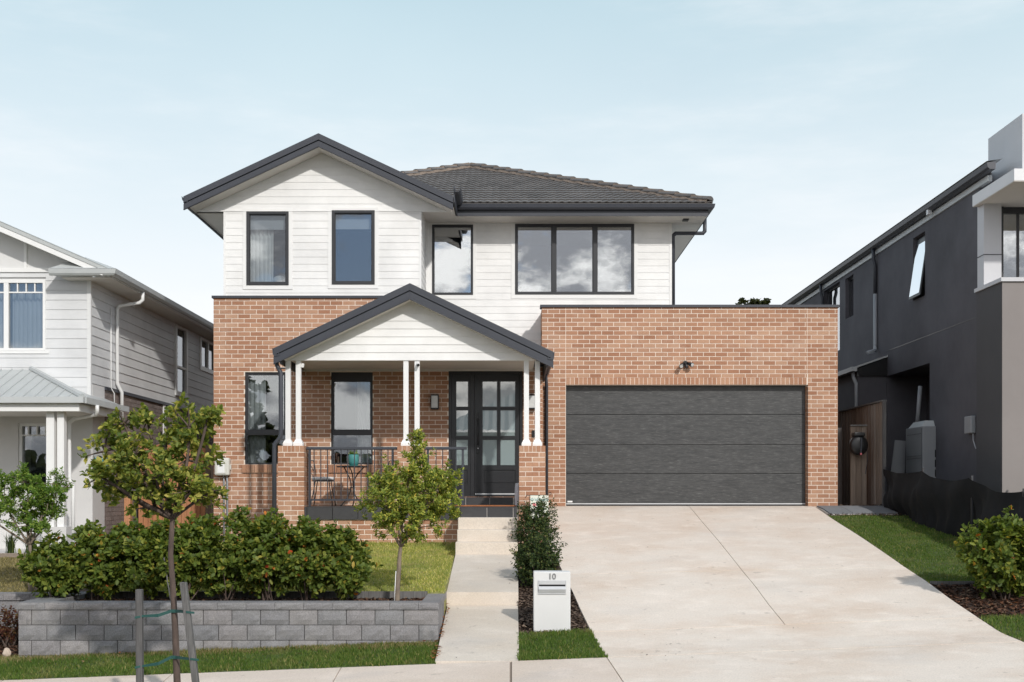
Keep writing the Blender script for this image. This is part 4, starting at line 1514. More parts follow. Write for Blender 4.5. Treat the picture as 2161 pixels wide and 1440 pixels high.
# ----- recessed upper wall on the right
XW1 = PX(1417.5, YR)
ZS = 5.842
w3 = (PX(912, YR), PX(998.5, YR), PZ(622.7, YR), PZ(474.8, YR))
w4 = (PX(1087, YR), PX(1338.2, YR), PZ(622, YR), PZ(473.2, YR))
rwall = MB()
for a, b, c, d in wall_cells(XU1 - 0.03, XW1, 2.7, ZS, [w3, w4]):
    rwall.box(a, b, YR + 0.031, YR + 0.12, c, d)
rwall = rwall.build("recessed_upper_wall", "trim", H)
t3 = (w3[0] - 0.075, w3[1] + 0.065, w3[2] - 0.085, ZS)
t4 = (w4[0] - 0.08, w4[1] + 0.07, w4[2] - 0.085, ZS)
boards(rwall, rect_ccw(XU1 + 0.055, XW1 - 0.05, 2.7, ZS), [t3, t4], YR, 2.7, ZS, 0.1410)
MB().box(XW1 - 0.05, XW1 + 0.004, YR - 0.012, YR + 0.05, 3.9, ZS).build("corner_trim", "trim", rwall)
for w, ww in ((t3, w3), (t4, w4)):
    tm = MB()
    for a, b, c, d in wall_cells(w[0], w[1], w[2], w[3], [ww]):
        tm.box(a, b, YR - 0.016, YR + 0.03, c, d)
    tm.build("window_trim", "trim", rwall)
fixed_window(w3, YR, "pane_mirror", blind=PZ(497, YR), blindmat="blind_dark", fw_=0.035)
fixed_window(w4, YR, "pane_mirror", blind=PZ(489, YR), blindmat="blind_dark", mull=[(PX(1164.5, YR), PX(1173, YR)), (PX(1251.5, YR), PX(1259.8, YR))], fw_=0.045)
MB().box(XW1 - 0.12, XW1, YR + 0.06, 11.0, 3.9, ZS).build("right_upper_wall", "trim", H)
MB().box(XL + 0.2, XW1 - 0.2, 10.8, 11.0, -0.5, ZS).build("rear_wall", "trim", H)

# ----- soffits, fascia, gutters of the main roof
FY = 0.20                       # front fascia plane
FXR = PX(1495, FY)
XBR = PX(957, -0.98)            # fascia on the right side of the bay
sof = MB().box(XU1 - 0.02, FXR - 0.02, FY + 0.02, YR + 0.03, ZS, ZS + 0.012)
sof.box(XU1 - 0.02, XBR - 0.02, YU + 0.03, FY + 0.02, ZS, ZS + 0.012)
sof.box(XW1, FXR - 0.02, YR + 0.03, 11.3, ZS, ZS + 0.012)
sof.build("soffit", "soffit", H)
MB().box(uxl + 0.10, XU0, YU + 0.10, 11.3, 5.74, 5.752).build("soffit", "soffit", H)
fz0, fz1 = PZ(456, FY), PZ(430, FY) + 0.02
MB().box(XBR, FXR, FY, FY + 0.022, fz0, fz1).build("fascia", "dark", H)
MB().box(FXR - 0.022, FXR, FY + 0.022, 11.4, fz0, fz1).build("fascia", "dark", H)
MB().box(XBR, XBR + 0.022, UF + 0.06, FY, fz0, fz1 + 0.05).build("fascia", "dark", H)
MB().box(uxl + 0.085, uxl + 0.105, UF + 0.05, 11.4, 5.70, 5.90).build("fascia", "dark", H)


def gutter_x(name, x0, x1, y, z, mirror=False, m=0.0):
    """quad gutter running along x, front face at y - 0.12, mitred at x1"""
    pr = [(0, -0.015), (0, -0.105), (-0.075, -0.105), (-0.105, -0.07), (-0.12, 0.0), (-0.112, 0.0), (-0.098, -0.06), (-0.07, -0.095), (-0.01, -0.095), (-0.01, -0.015)]
    n = len(pr)
    va = [(x0, y + p[0], z + p[1]) for p in pr]
    vb = [(x1 - p[0] * m, y + p[0], z + p[1]) for p in pr]
    return MB().add(va + vb, [tuple(range(n)), tuple(range(2 * n - 1, n - 1, -1))] + [(i, i + n, (i + 1) % n + n, (i + 1) % n) for i in range(n)]).build(name, "dark", H)


def gutter_y(name, y0, y1, x, z, s, m=0.0):
    pr = [(0, -0.015), (0, -0.105), (0.075, -0.105), (0.105, -0.07), (0.12, 0.0), (0.112, 0.0), (0.098, -0.06), (0.07, -0.095), (0.01, -0.095), (0.01, -0.015)]
    n = len(pr)
    va = [(x + s * p[0], y0 - p[0] * m, z + p[1]) for p in pr]
    vb = [(x + s * p[0], y1, z + p[1]) for p in pr]
    return MB().add(va + vb, [tuple(range(n)), tuple(range(2 * n - 1, n - 1, -1))] + [(i, i + n, (i + 1) % n + n, (i + 1) % n) for i in range(n)]).build(name, "dark", H)


gz = PZ(430, FY - 0.12)
gutter_x("gutter", XBR + 0.02, FXR, FY - 0.001, gz, m=1.0)
gutter_y("gutter", FY, 11.4, FXR + 0.001, gz, 1, m=1.0)
gutter_y("gutter", UF + 0.005, FY - 0.12, XBR + 0.023, gz + 0.07, 1)
gutter_y("gutter", UF + 0.005, 11.4, uxl + 0.084, UA[1] - usl * (UA[0] - uxl) + 0.0, -1)
# downpipe at the right corner
dz_ = gz - 0.10
MB().tube([(FXR + 0.05, YR + 0.12, dz_ + 0.03), (FXR + 0.05, YR + 0.12, ZS - 0.14), (FXR + 0.01, YR + 0.12, ZS - 0.185), (XW1 + 0.10, YR + 0.12, ZS - 0.185), (XW1 + 0.045, YR + 0.12, ZS - 0.235), (XW1 + 0.045, YR + 0.12, 4.0)], 0.042, 12).build("downpipe", "dark", H, smooth=True)

# ----- hipped tile roof (front hip end)
EX0, EX1, EY = -6.08, FXR + 0.07, FY - 0.09
EZ = gz + 0.015
rs = 0.414
AX = (EX0 + EX1) / 2
run = (EX1 - EX0) / 2
AZ = EZ + rs * run
AY = EY + run
rf = MB().add([(EX0, EY, EZ), (EX1, EY, EZ), (AX, AY, AZ), (EX0, EY + 14, EZ), (EX1, EY + 14, EZ), (AX, EY + 14, AZ), (EX0, EY, EZ - 0.05), (EX1, EY, EZ - 0.05), (EX0, EY + 14, EZ - 0.05), (EX1, EY + 14, EZ - 0.05)],
              [(0, 1, 2), (1, 4, 5, 2), (0, 2, 5, 3), (3, 5, 4), (0, 6, 7, 1), (1, 7, 9, 4), (0, 3, 8, 6), (6, 8, 9, 7), (3, 4, 9, 8)]).build("roof", "rooftile", H)
slope_len = math.hypot(run, rs * run)
ang = math.atan(rs)
TW, TL, GA = 0.30, 0.335, 0.32


def tile_mesh(half=None):
    n = 10
    vs2, fs2 = [], []
    for j, (t, lift) in enumerate([(0.0, 0.036), (TL + 0.06, 0.006)]):
        for i in range(n + 1):
            u = i / n
            w = 0.008 * (math.cos(2 * math.pi * u * 2)) * -1
            if i == n:
                w += 0.004
            vs2.append((u * TW - TW / 2, t, lift + w))
    m = n + 1
    low = len(vs2)
    for i in range(n + 1):
        x, t, z = vs2[i]
        vs2.append((x, 0.004, z - 0.022))
    for i in range(n):
        fs2.append((i, i + 1, m + i + 1, m + i))
        fs2.append((low + i, low + i + 1, i + 1, i))
    me = bpy.data.meshes.new("roof_tile")
    me.from_pydata(vs2, [], fs2)
    me.materials.append(M["rooftile"])
    return me


TM = tile_mesh()
rows_n = int(slope_len / GA) + 1
Rm = Matrix.Rotation(ang, 4, "X")
cnt = 0
for r in range(rows_n):
    t = r * GA
    hw = run * (1 - t / slope_len)
    off = 0.15 if r % 2 else 0.0
    k0 = int(math.floor((AX - hw - AX - off) / TW)) - 1
    for k in range(k0, -k0 + 3):
        xc = AX + off + k * TW
        e = abs(xc - AX)
        y, z = EY + t * math.cos(ang), EZ + t * math.sin(ang)
        if e - TW / 2 > hw:
            continue
        # hidden behind the bay's gable: leave out
        if xc < -3.2:
            continue
        mtx = Matrix.Translation((xc, y, z)) @ Rm
        hw_top = run * (1 - (t + TL + 0.06) / slope_len)
        if e + TW / 2 > hw_top - 0.02:
            bm = bmesh.new()
            bm.from_mesh(TM)
            bm.transform(mtx)
            for sgn in (1, -1):
                # hip plane: sgn*(x-AX) + (y-EY) = run
                g_ = bm.verts[:] + bm.edges[:] + bm.faces[:]
                bmesh.ops.bisect_plane(bm, geom=g_, plane_co=(AX, EY + run, 0), plane_no=(sgn, 1, 0), clear_outer=True)
            if len(bm.faces) > 3:
                me = bpy.data.meshes.new("roof_tile")
                bm.transform(Matrix.Translation((-xc, -y, -z)))
                bm.to_mesh(me)
                me.materials.append(M["rooftile"])
                link("roof_tile", me, rf, (xc, y, z))
                cnt += 1
            bm.free()
        else:
            o = link("roof_tile", TM, rf, (xc, y, z))
            o.rotation_euler = (ang + random.uniform(-0.004, 0.004), random.uniform(-0.004, 0.004), 0)
            cnt += 1


def hip_caps(p0, p1, n):
    p0, p1 = Vector(p0), Vector(p1)
    d = (p1 - p0).normalized()
    side = d.cross(Vector((0, 0, 1))).normalized()
    up = side.cross(d).normalized()
    L_ = (p1 - p0).length / n
    m = 8
    for i in range(n):
        a = p0 + d * (L_ * i)
        b = a + d * (L_ + 0.05)
        vs2 = []
        for q, lift, rad in ((a, 0.050, 0.116), (b, 0.014, 0.105)):
            for k in range(m + 1):
                th = math.pi * k / m
                vs2.append(tuple(q + side * (math.cos(th) * rad) + up * (math.sin(th) * 0.075 + lift - 0.02)))
        fs2 = [(k, k + 1, m + 2 + k, m + 1 + k) for k in range(m)]
        fs2 += [tuple(range(m, -1, -1))]
        MB().add(vs2, fs2).build("ridge_cap", "rooftile", rf)
    # mortar pointing below the caps
    mb = MB()
    prev = None
    nn = n * 3
    vv = []
    for i in range(nn + 1):
        q = p0 + d * ((p1 - p0).length * i / nn)
        wob = 0.02 * math.sin(i * 2.1) + random.uniform(-0.006, 0.006)
        for sg in (-1, 1):
            vv.append(tuple(q + side * sg * (0.112 + wob * 0.5) + up * -0.05))
            vv.append(tuple(q + side * sg * 0.085 + up * 0.075))
    ff = []
    for i in range(nn):
        a = i * 4
        ff += [(a, a + 1, a + 5, a + 4), (a + 2, a + 3, a + 7, a + 6)]
    mb.add(vv, ff).build("ridge_pointing", "pointing", rf, recalc=False)


hip_caps((EX1 - 0.05, EY + 0.05, EZ + 0.05), (AX + 0.06, AY - 0.06, AZ + 0.03), 17)
hip_caps((AX - 2.4, AY - 2.4, AZ - 2.4 * rs + 0.03), (AX - 0.06, AY - 0.06, AZ + 0.03), 8)
hip_caps((AX, AY + 3.0, AZ + 0.03), (AX, AY - 0.02, AZ + 0.035), 7)
# small dark soffit light
sl_ = MB().box(PX(1441, 0.5), PX(1453, 0.5), 0.43, 0.60, ZS - 0.025, ZS - 0.001).build("soffit_sensor", "black")
tag(sl_, "small dark sensor under the right corner of the eaves", "sensor")

# ================================================================= pale neighbour on the left
YN, XN = -1.6, -7.88
ZSN = 4.21
NH = thing("weatherboard_house", "pale grey weatherboard house with white trim on the left", "house", (-9.5, 2, -0.8))
nwin = (PX(-70, YN), PX(97, YN), PZ(741, YN), PZ(592, YN))
c = MB()
for a, b, z0_, z1_ in wall_cells(-14.0, XN, 1.7, ZSN + 0.3, [nwin]):
    c.box(a, b, YN + 0.031, YN + 0.12, z0_, z1_)
nf = c.build("upper_front_wall", "gable_panel", NH)
boards(nf, rect_ccw(-12.2, XN - 0.06, 2.05, ZSN + 0.2), [(nwin[0] - 0.1, nwin[1] + 0.0, nwin[2] - 0.05, nwin[3] + 0.06)], YN, 2.05 - 0.005, ZSN + 0.2, 0.1806, mat="grey_board", lap=0.011)
MB().box(XN - 0.06, XN + 0.012, YN - 0.014, YN + 0.05, 1.9, ZSN).build("corner_trim", "gable_panel", nf)
# gable panel and battens
gzb = PZ(569, YN - 0.02)
nsl = 0.408


def nz_roof(x):           # underside of the barge at the gable face
    return PZ(562, YN) + nsl * (PX(205, YN) - x)


MB().prism([(-14, ZSN + 0.2), (PX(205, YN), ZSN + 0.2), (PX(205, YN), nz_roof(PX(205, YN))), (-11.2, nz_roof(-11.2)), (-14, nz_roof(-11.2))], YN - 0.004, YN + 0.03).build("gable_panel", "gable_panel", nf)
for px_ in (54.5, -60):
    x = PX(px_, YN)
    MB().box(x - 0.026, x + 0.026, YN - 0.028, YN - 0.004, gzb, nz_roof(x) + 0.03).build("batten", "white_paint", nf)
MB().box(-13, PX(107, YN), YN - 0.03, YN - 0.0045, gzb - 0.05, gzb + 0.025).build("batten", "white_paint", nf)
# barge and pale metal roof over it
YBN = YN - 0.42
z_at = lambda px_, py: PZ(py, YBN)
b0, b1 = (PX(-160, YBN), PX(216, YBN))
zb0, zb1 = PZ(477 - 160 * 0.43, YBN), PZ(477 + 216 * 0.43, YBN)
MB().prism([(b0, zb0), (b1, zb1), (b1, zb1 - 0.105), (b0, zb0 - 0.105)], YBN, YBN + 0.035).build("barge_board", "white_paint", NH, bevel=0.004)
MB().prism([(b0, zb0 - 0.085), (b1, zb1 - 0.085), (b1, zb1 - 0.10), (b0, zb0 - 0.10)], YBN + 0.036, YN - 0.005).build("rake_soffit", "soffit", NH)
n = 26
vv, ff = [], []
rx0, rx1 = b0, PX(236, YBN)
rz0, rz1 = zb0 + 0.0, PZ(477 + 236 * 0.43, YBN)
for i in range(n + 1):
    yy = YBN - 0.02 + i * 0.55
    for k, dzz in ((0, 0.085), (0.06, 0.10), (0.12, 0.085)):
        vv += [(rx0, yy + k, rz0 + dzz), (rx1, yy + k, rz1 + dzz - 0.01)]
m2 = len(vv) // 2
for i in range(m2 - 1):
    ff.append((2 * i, 2 * i + 1, 2 * i + 3, 2 * i + 2))
nr = MB().add(vv, ff).build("roof", "roof_pale", NH)
MB().prism([(rx0, rz0 + 0.002), (rx1, rz1 + 0.002), (rx1, rz1 + 0.08), (rx0, rz0 + 0.09)], YBN - 0.012, YBN + 0.02).build("roof_edge", "roof_pale", nr)
# boxed eave with gutter around the corner
EXN, EYN = PX(236, -1.9), -1.93
MB().box(PX(122, EYN), EXN, EYN, EYN + 0.02, ZSN + 0.02, ZSN + 0.135).build("fascia", "white_paint", NH)
MB().box(EXN - 0.02, EXN, EYN + 0.02, 11, ZSN + 0.02, ZSN + 0.135).build("fascia", "white_paint", NH)
MB().box(PX(130, EYN), EXN - 0.02, EYN + 0.02, YN + 0.02, ZSN, ZSN + 0.012).box(XN - 0.02, EXN - 0.02, YN + 0.02, 11, ZSN, ZSN + 0.012).build("soffit", "soffit", NH)
zg2 = PZ(567, EYN - 0.12)
pr = [(0, -0.0), (0, -0.11), (0.075, -0.115), (0.105, -0.08), (0.12, 0.0), (0.11, 0.0), (0.095, -0.07), (0.07, -0.10), (0.01, -0.10), (0.01, 0.0)]
nn_ = len(pr)
va = [(PX(107, EYN), EYN - p[0], zg2 + p[1]) for p in pr]
vb = [(EXN + p[0], EYN - p[0], zg2 + p[1]) for p in pr]
vc = [(EXN + p[0], 11.2, zg2 + p[1]) for p in pr]
side = [(i, i + nn_, (i + 1) % nn_ + nn_, (i + 1) % nn_) for i in range(nn_)]
MB().add(va + vb, [tuple(range(nn_))] + side).build("gutter", "lead", NH)
MB().add(vb + vc, side + [tuple(range(nn_, 2 * nn_))]).build("gutter", "lead", NH)
MB().add([(PX(107, EYN), EYN - 0.12, zg2 + 0.004), (EXN + 0.12, EYN - 0.12, zg2 + 0.004), (EXN + 0.12, 11, zg2 + 0.004), (EXN - 0.6, 11, zg2 + 0.30), (EXN - 0.6, YN, zg2 + 0.30), (PX(122, EYN), YN, zg2 + 0.12)],
         [(0, 1, 4, 5), (1, 2, 3, 4)]).build("eave_roof", "roof_pale", NH)
# upper window
nwn = frame_ring(MB(), nwin[0], nwin[1], nwin[2], nwin[3], 0.05, YN - 0.03, YN + 0.05)
nwn.box(PX(9, YN), PX(19, YN), YN - 0.026, YN + 0.05, nwin[2] + 0.05, nwin[3] - 0.05)
nwn.box(nwin[0] - 0.06, nwin[1] + 0.06, YN - 0.025, YN + 0.02, nwin[2] - 0.05, nwin[2] - 0.001)
nwo = nwn.build("window", "white_paint", NH)
for (a, b) in [(PX(-60, YN), PX(9, YN)), (PX(19, YN), PX(92, YN))]:
    MB().box(a, b, YN + 0.015, YN + 0.02, nwin[2] + 0.04, nwin[3] - 0.04).build("pane", "pane", nwo)
    zt = PZ(617.5, YN)
    g = MB().box(a, b, YN - 0.01, YN + 0.014, zt - 0.012, zt + 0.012)
    for k in range(1, 4):
        xx = a + (b - a) * k / 4
        g.box(xx - 0.011, xx + 0.011, YN - 0.01, YN + 0.014, zt + 0.012, nwin[3] - 0.05)
    g.build("glazing_bar", "white_paint", nwo)
    wavy(MB(), a, b, YN + 0.16, nwin[2], nwin[3], 8, 0.025).build("curtain", "blind", nwo, smooth=True, recalc=False)
MB().add([(nwin[0], YN + 0.3, nwin[2]), (nwin[1], YN + 0.3, nwin[2]), (nwin[1], YN + 0.3, nwin[3]), (nwin[0], YN + 0.3, nwin[3])], [(0, 1, 2, 3)]).build("room_lining", "room", nwo)
# side wall, boards above bricks
ZJ = 2.27
swn = [(3.98, 4.87, 2.6, 4.16), (6.15, 7.65, 3.42, 4.15)]
sw2 = MB()
for a, b, z0_, z1_ in wall_cells(YN + 0.02, 11, ZJ, ZSN, swn):
    sw2.box(XN - 0.12, XN - 0.031, a, b, z0_, z1_)
sw2 = sw2.build("side_wall", "gable_panel", NH)
boards(sw2, rect_ccw(YN + 0.03, 11, ZJ + 0.03, ZSN), swn, XN, ZJ + 0.03, ZSN, 0.1806, mat="grey_board", axis="x", sign=1, lap=0.013)
MB().box(XN - 0.02, XN + 0.035, YN + 0.75, 11, ZJ - 0.035, ZJ + 0.03).build("flashing", "dark", sw2)
for i, w in enumerate(swn):
    f = MB()
    y0_, y1_, z0_, z1_ = w
    f.box(XN - 0.03, XN + 0.04, y0_ - 0.06, y0_ + 0.05, z0_ - 0.07, z1_ + 0.03)
    f.box(XN - 0.03, XN + 0.04, y1_ - 0.05, y1_ + 0.06, z0_ - 0.07, z1_ + 0.03)
    f.box(XN - 0.03, XN + 0.04, y0_ + 0.05, y1_ - 0.05, z0_ - 0.07, z0_ + 0.04)
    f.box(XN - 0.03, XN + 0.04, y0_ + 0.05, y1_ - 0.05, z1_ - 0.03, z1_ + 0.03)
    f.box(XN - 0.02, XN + 0.03, y0_ + 0.05, y1_ - 0.05, (z0_ * 0.62 + z1_ * 0.38), (z0_ * 0.62 + z1_ * 0.38) + 0.05) if i == 0 else f.box(XN - 0.02, XN + 0.03, (y0_ + y1_) / 2 - 0.03, (y0_ + y1_) / 2 + 0.03, z0_, z1_)
    fo = f.build("window", "white_paint", NH)
    MB().box(XN - 0.02, XN - 0.015, y0_, y1_, z0_, z1_).build("pane", "pane", fo)
    MB().box(XN - 0.40, XN - 0.38, y0_ - 0.3, y1_ + 0.3, z0_ - 0.2, z1_ + 0.2).build("room_lining", "room", fo)
# lower brick side wall
lb = MB().box(XN - 0.12, XN - 0.008, YN + 0.75, 11, -1.2, ZJ - 0.036).build("lower_side_wall", "mortar_mauve", NH)
mb = MB()
r = 0
z = -0.9
while z + 0.076 < ZJ - 0.04:
    y = YN + 0.76 - (0.12 if r % 2 else 0)
    while y < 9.5:
        a, b = max(y + 0.005, YN + 0.76), y + 0.235
        mb.box(XN - 0.06, XN, a, b, z + 0.005, z + 0.081)
        y += 0.24
    z += 0.086
    r += 1
tag(mb.build("brickwork", "brick_mauve", lb, recalc=False), kind="stuff")
MB().box(XN - 0.12, XN + 0.02, 3.0, 3.16, -1.0, ZJ - 0.04).build("control_post", "white_paint", NH)
MB().box(-14, XN, YN + 0.75, 11, 0.2, 0.4).build("floor_slab", "gable_panel", NH)
# porch: rendered wall, window, posts
pw = (PX(38, YN + 0.1), PX(112, YN + 0.1), PZ(1040, YN), PZ(893, YN))
c = MB()
for a, b, z0_, z1_ in wall_cells(-14.0, XN + 0.005, -1.2, 2.29, [pw]):
    c.box(a, b, YN + 0.10, YN + 0.76, z0_, z1_)
c.build("porch_wall", "render_white", NH)
f = frame_ring(MB(), pw[0], pw[1], pw[2], pw[3], 0.05, YN + 0.15, YN + 0.25)
zt = PZ(918, YN)
f.box(pw[0] + 0.05, pw[1] - 0.05, YN + 0.16, YN + 0.22, zt - 0.012, zt + 0.012)
for k in (1, 2, 3):
    xx = pw[0] + (pw[1] - pw[0]) * k / 4
    f.box(xx - 0.01, xx + 0.01, YN + 0.16, YN + 0.22, zt + 0.012, pw[3] - 0.05)
fo = f.build("window", "white_paint", NH)
MB().box(pw[0] + 0.03, pw[1] - 0.03, YN + 0.225, YN + 0.23, pw[2] + 0.03, pw[3] - 0.03).build("pane", "pane", fo)
MB().box(pw[0] - 0.1, pw[1] + 0.1, YN + 0.70, YN + 0.72, pw[2] - 0.1, pw[3] + 0.1).build("room_lining", "room", fo)
for (a, b) in [(97.5, 114), (120.5, 135)]:
    MB().box(PX(a, -2.95), PX(b, -2.95), -2.95, -2.82, -0.9, 1.86).build("post", "white_paint", NH)
MB().box(PX(90, -2.95), PX(142, -2.95), -3.0, -2.75, -1.0, -0.35).build("post_plinth", "render_white", NH)
MB().box(-16, -7.6, -3.1, YN + 0.1, -1.1, -0.80).build("porch_floor", "render_white", NH)
# pale metal porch roof
PXC, PYC, PZG = PX(173, -3.1), -3.1, PZ(839, -3.1)
HX, HZ = PX(66, YN), PZ(780, YN)
pr_ = MB().add([(-16, PYC, PZG), (PXC, PYC, PZG), (HX, YN, HZ), (-16, YN, HZ), (PXC, -0.8, PZG), (XN - 0.02, -0.8, PZG + 0.17), (XN - 0.02, YN, PZG + 0.17)],
               [(0, 1, 2, 3), (1, 4, 5, 6), (1, 6, 2)]).build("porch_roof", "roof_pale", NH, recalc=False)
for i in range(28):
    mb = MB()
    x = PXC - 0.05 - i * 0.20
    t = min(1.0, max(0.0, (PXC - x) / (PXC - HX)))
    mb.tube([(x, PYC, PZG + 0.008), (x, PYC + (YN - PYC) * t, PZG + (HZ - PZG) * t + 0.008)], 0.012, 5)
    mb.build("roof_rib", "roof_pale", pr_, recalc=False)
MB().tube([(PXC, PYC, PZG + 0.02), (HX, YN, HZ + 0.02)], 0.05, 6).build("hip_capping", "roof_pale", pr_)
MB().box(-16, PXC + 0.06, PYC - 0.10, PYC, PZG - 0.10, PZG + 0.005).box(PXC, PXC + 0.08, PYC, -0.8, PZG - 0.10, PZG + 0.005).build("gutter", "lead", NH)
MB().box(-16, PXC - 0.05, PYC + 0.001, PYC + 0.03, PZG - 0.24, PZG - 0.101).box(PXC - 0.07, PXC - 0.05, PYC + 0.03, -0.8, PZG - 0.24, PZG - 0.101).build("fascia", "white_paint", NH)
MB().box(-16, PXC - 0.06, PYC + 0.03, YN + 0.1, PZG - 0.23, PZG - 0.215).build("soffit", "soffit", NH)
# white downpipes
MB().tube([(EXN + 0.04, -0.2, zg2 - 0.10), (EXN + 0.04, -0.2, zg2 - 0.27), (EXN - 0.02, -0.2, zg2 - 0.33), (XN + 0.10, -0.25, zg2 - 0.40), (XN + 0.055, -0.25, zg2 - 0.46), (XN + 0.055, -0.25, 2.42), (XN + 0.10, -0.12, 2.25), (XN + 0.10, -0.12, 1.6)], 0.036, 10).build("downpipe", "white_paint", NH, smooth=True)
MB().tube([(XN + 0.03, -0.55, zg2 - 0.5), (XN + 0.03, -0.55, 2.30), (XN + 0.06, -0.45, 2.2), (XN + 0.06, -0.45, 1.7)], 0.012, 8).build("conduit", "white_paint", NH, smooth=True)
xd_ = PX(146.5, -2.4)
MB().tube([(PX(205, -2.6), -2.6, PZG - 0.10), (PX(205, -2.6), -2.6, PZG - 0.20), (PX(200, -2.6), -2.5, PZG - 0.26), (PX(152, -2.5), -2.4, PZG - 0.33), (xd_, -2.4, PZG - 0.40), (xd_, -2.4, PZ(1012, -2.4)), (PX(154, -2.4), -2.4, PZ(1024, -2.4)), (PX(154, -2.4), -2.4, -0.85)], 0.036, 10).build("downpipe", "white_paint", NH, smooth=True)
gb = MB().box(XN + 0.04, XN + 0.20, -1.50, -1.2, PZ(996, -1.5), PZ(966, -1.5)).build("meter_box", "teal", bevel=0.02)
tag(gb, "small green box on the corner of the pale house", "meter box")
# solid body so that no light leaks through
MB().box(-14, XN - 0.5, YN + 0.8, 11, -1.0, ZSN).build("inner_body", "room", NH)

# ----- fence between the houses
FN = thing("timber_fence", "orange brown timber paling fence between the two houses", "fence", (-6.8, 1.0, -0.9))
MB().box(-7.78, -5.83, 1.02, 1.06, 1.0, 1.09).box(-7.78, -5.83, 1.02, 1.06, -0.4, -0.31).build("rail", "timber", FN)
x = -7.8
k = 0
while x < -5.84:
    ztp = 1.25 + random.uniform(-0.01, 0.01)
    MB().box(x + 0.003, min(x + 0.097, -5.82), 0.99 + 0.004 * (k % 2), 1.018, -0.9, ztp).build("paling", "timber_orange" if x < -6.5 else "timber", FN)
    x += 0.1
    k += 1
pp = MB().box(PX(262, -0.9), PX(275, -0.9), -0.9, -0.78, -1.0, PZ(1046, -0.9)).build("fence_post", "timber_orange")
tag(pp, "short orange timber post behind the street tree", "post")

# ================================================================= dark neighbour on the right
XD = 8.6
DH = thing("dark_rendered_house", "charcoal rendered two storey house with side gutter on the right", "house", (10.5, 4, -0.5))
dwin = [(0.93, 1.66, 4.36, 5.70), (6.10, 6.82, 4.72, 5.76), (7.35, 8.95, 4.0, 5.80)]
rec = (0.65, 3.43, -1.5, 2.92)
c = MB()
for a, b, z0_, z1_ in wall_cells(-1.95, 15, -1.6, 6.0, dwin + [rec]):
    c.box(XD, XD + 0.25, a, b, z0_, z1_)
dw = c.build("side_wall", "render_dark", DH)
MB().box(XD + 0.26, XD + 0.9, 0.3, 3.8, -1.5, 0.0).box(XD + 0.9, XD + 1.0, 0.3, 3.8, -1.5, 3.2).box(XD + 0.25, XD + 1.0, 3.435, 3.6, -1.5, 3.2).box(XD + 0.25, XD + 1.0, 0.5, 0.64, -1.5, 3.2).box(XD + 0.25, XD + 1.0, 0.5, 3.6, 2.925, 3.1).build("recess", "render_dark", DH)
MB().box(XD - 0.004, XD + 0.0, -1.95, 3.4, 3.49, 3.505).build("render_joint", "black", dw)
for i, w in enumerate(dwin):
    y0_, y1_, z0_, z1_ = w
    f = MB().box(XD + 0.10, XD + 0.16, y0_, y0_ + 0.045, z0_, z1_).box(XD + 0.10, XD + 0.16, y1_ - 0.045, y1_, z0_, z1_).box(XD + 0.10, XD + 0.16, y0_ + 0.045, y1_ - 0.045, z0_, z0_ + 0.045).box(XD + 0.10, XD + 0.16, y0_ + 0.045, y1_ - 0.045, z1_ - 0.045, z1_)
    fo = f.build("window", "frame", DH)
    if i == 0:      # awning sash pushed open at the bottom
        o_ = 0.20
        za_, zb_ = z0_ + 0.02, z1_ - 0.06
        s_ = MB().hull8([(XD + 0.10 - o_, y0_ + 0.02, za_), (XD + 0.10 - o_, y1_ - 0.02, za_), (XD + 0.125 - o_, y1_ - 0.02, za_), (XD + 0.125 - o_, y0_ + 0.02, za_),
                         (XD + 0.07, y0_ + 0.02, zb_), (XD + 0.07, y1_ - 0.02, zb_), (XD + 0.095, y1_ - 0.02, zb_), (XD + 0.095, y0_ + 0.02, zb_)])
        s_.build("open_sash", "frame", fo)
        e = 0.006
        MB().add([(XD + 0.10 - o_ - e, y0_ + 0.06, za_ + 0.05), (XD + 0.10 - o_ - e, y1_ - 0.06, za_ + 0.05), (XD + 0.07 - e, y1_ - 0.06, zb_ - 0.05), (XD + 0.07 - e, y0_ + 0.06, zb_ - 0.05)], [(0, 1, 2, 3)]).build("pane", "pane_mirror", fo)
    else:
        MB().box(XD + 0.12, XD + 0.125, y0_ + 0.04, y1_ - 0.04, z0_ + 0.04, z1_ - 0.04).build("pane", "pane_mirror", fo)
    MB().box(XD + 0.8, XD + 0.82, y0_ - 0.3, y1_ + 0.3, z0_ - 0.3, z1_ + 0.3).build("room_lining", "room", fo)
# gutter and fascia
MB().box(XD - 0.03, XD + 0.05, -2.4, 15, 5.86, 5.97).build("fascia", "lead", DH)
gq = [(XD - 0.03, 6.02), (XD - 0.03, 5.985), (XD - 0.13, 5.985), (XD - 0.17, 6.02), (XD - 0.185, 6.10), (XD - 0.03, 6.12)]
MB().prism(gq, -2.75, 15.3).build("gutter", "dark", DH) if False else None
vv = [(x, y, z) for y in (-2.75, 15.3) for x, z in gq]
kq = len(gq)
MB().add(vv, [tuple(range(kq)), tuple(range(2 * kq - 1, kq - 1, -1))] + [(i, i + kq, (i + 1) % kq + kq, (i + 1) % kq) for i in range(kq)]).build("gutter", "dark", DH)
MB().add([(XD - 0.19, -2.75, 6.125), (XD - 0.19, 15.3, 6.125), (XD + 3, 15.3, 6.6), (XD + 3, 0.5, 6.6), (XD + 0.1, -1.9, 6.17), (XD + 0.1, -2.75, 6.17)], [(0, 1, 2, 3, 4, 5)]).build("roof", "lead", DH)
MB().tube([(XD - 0.09, 4.15, 6.0), (XD - 0.09, 4.15, 5.75), (XD - 0.05, 4.15, 5.6), (XD - 0.05, 4.15, 4.93)], 0.045, 10).build("downpipe", "dark", DH, smooth=True)
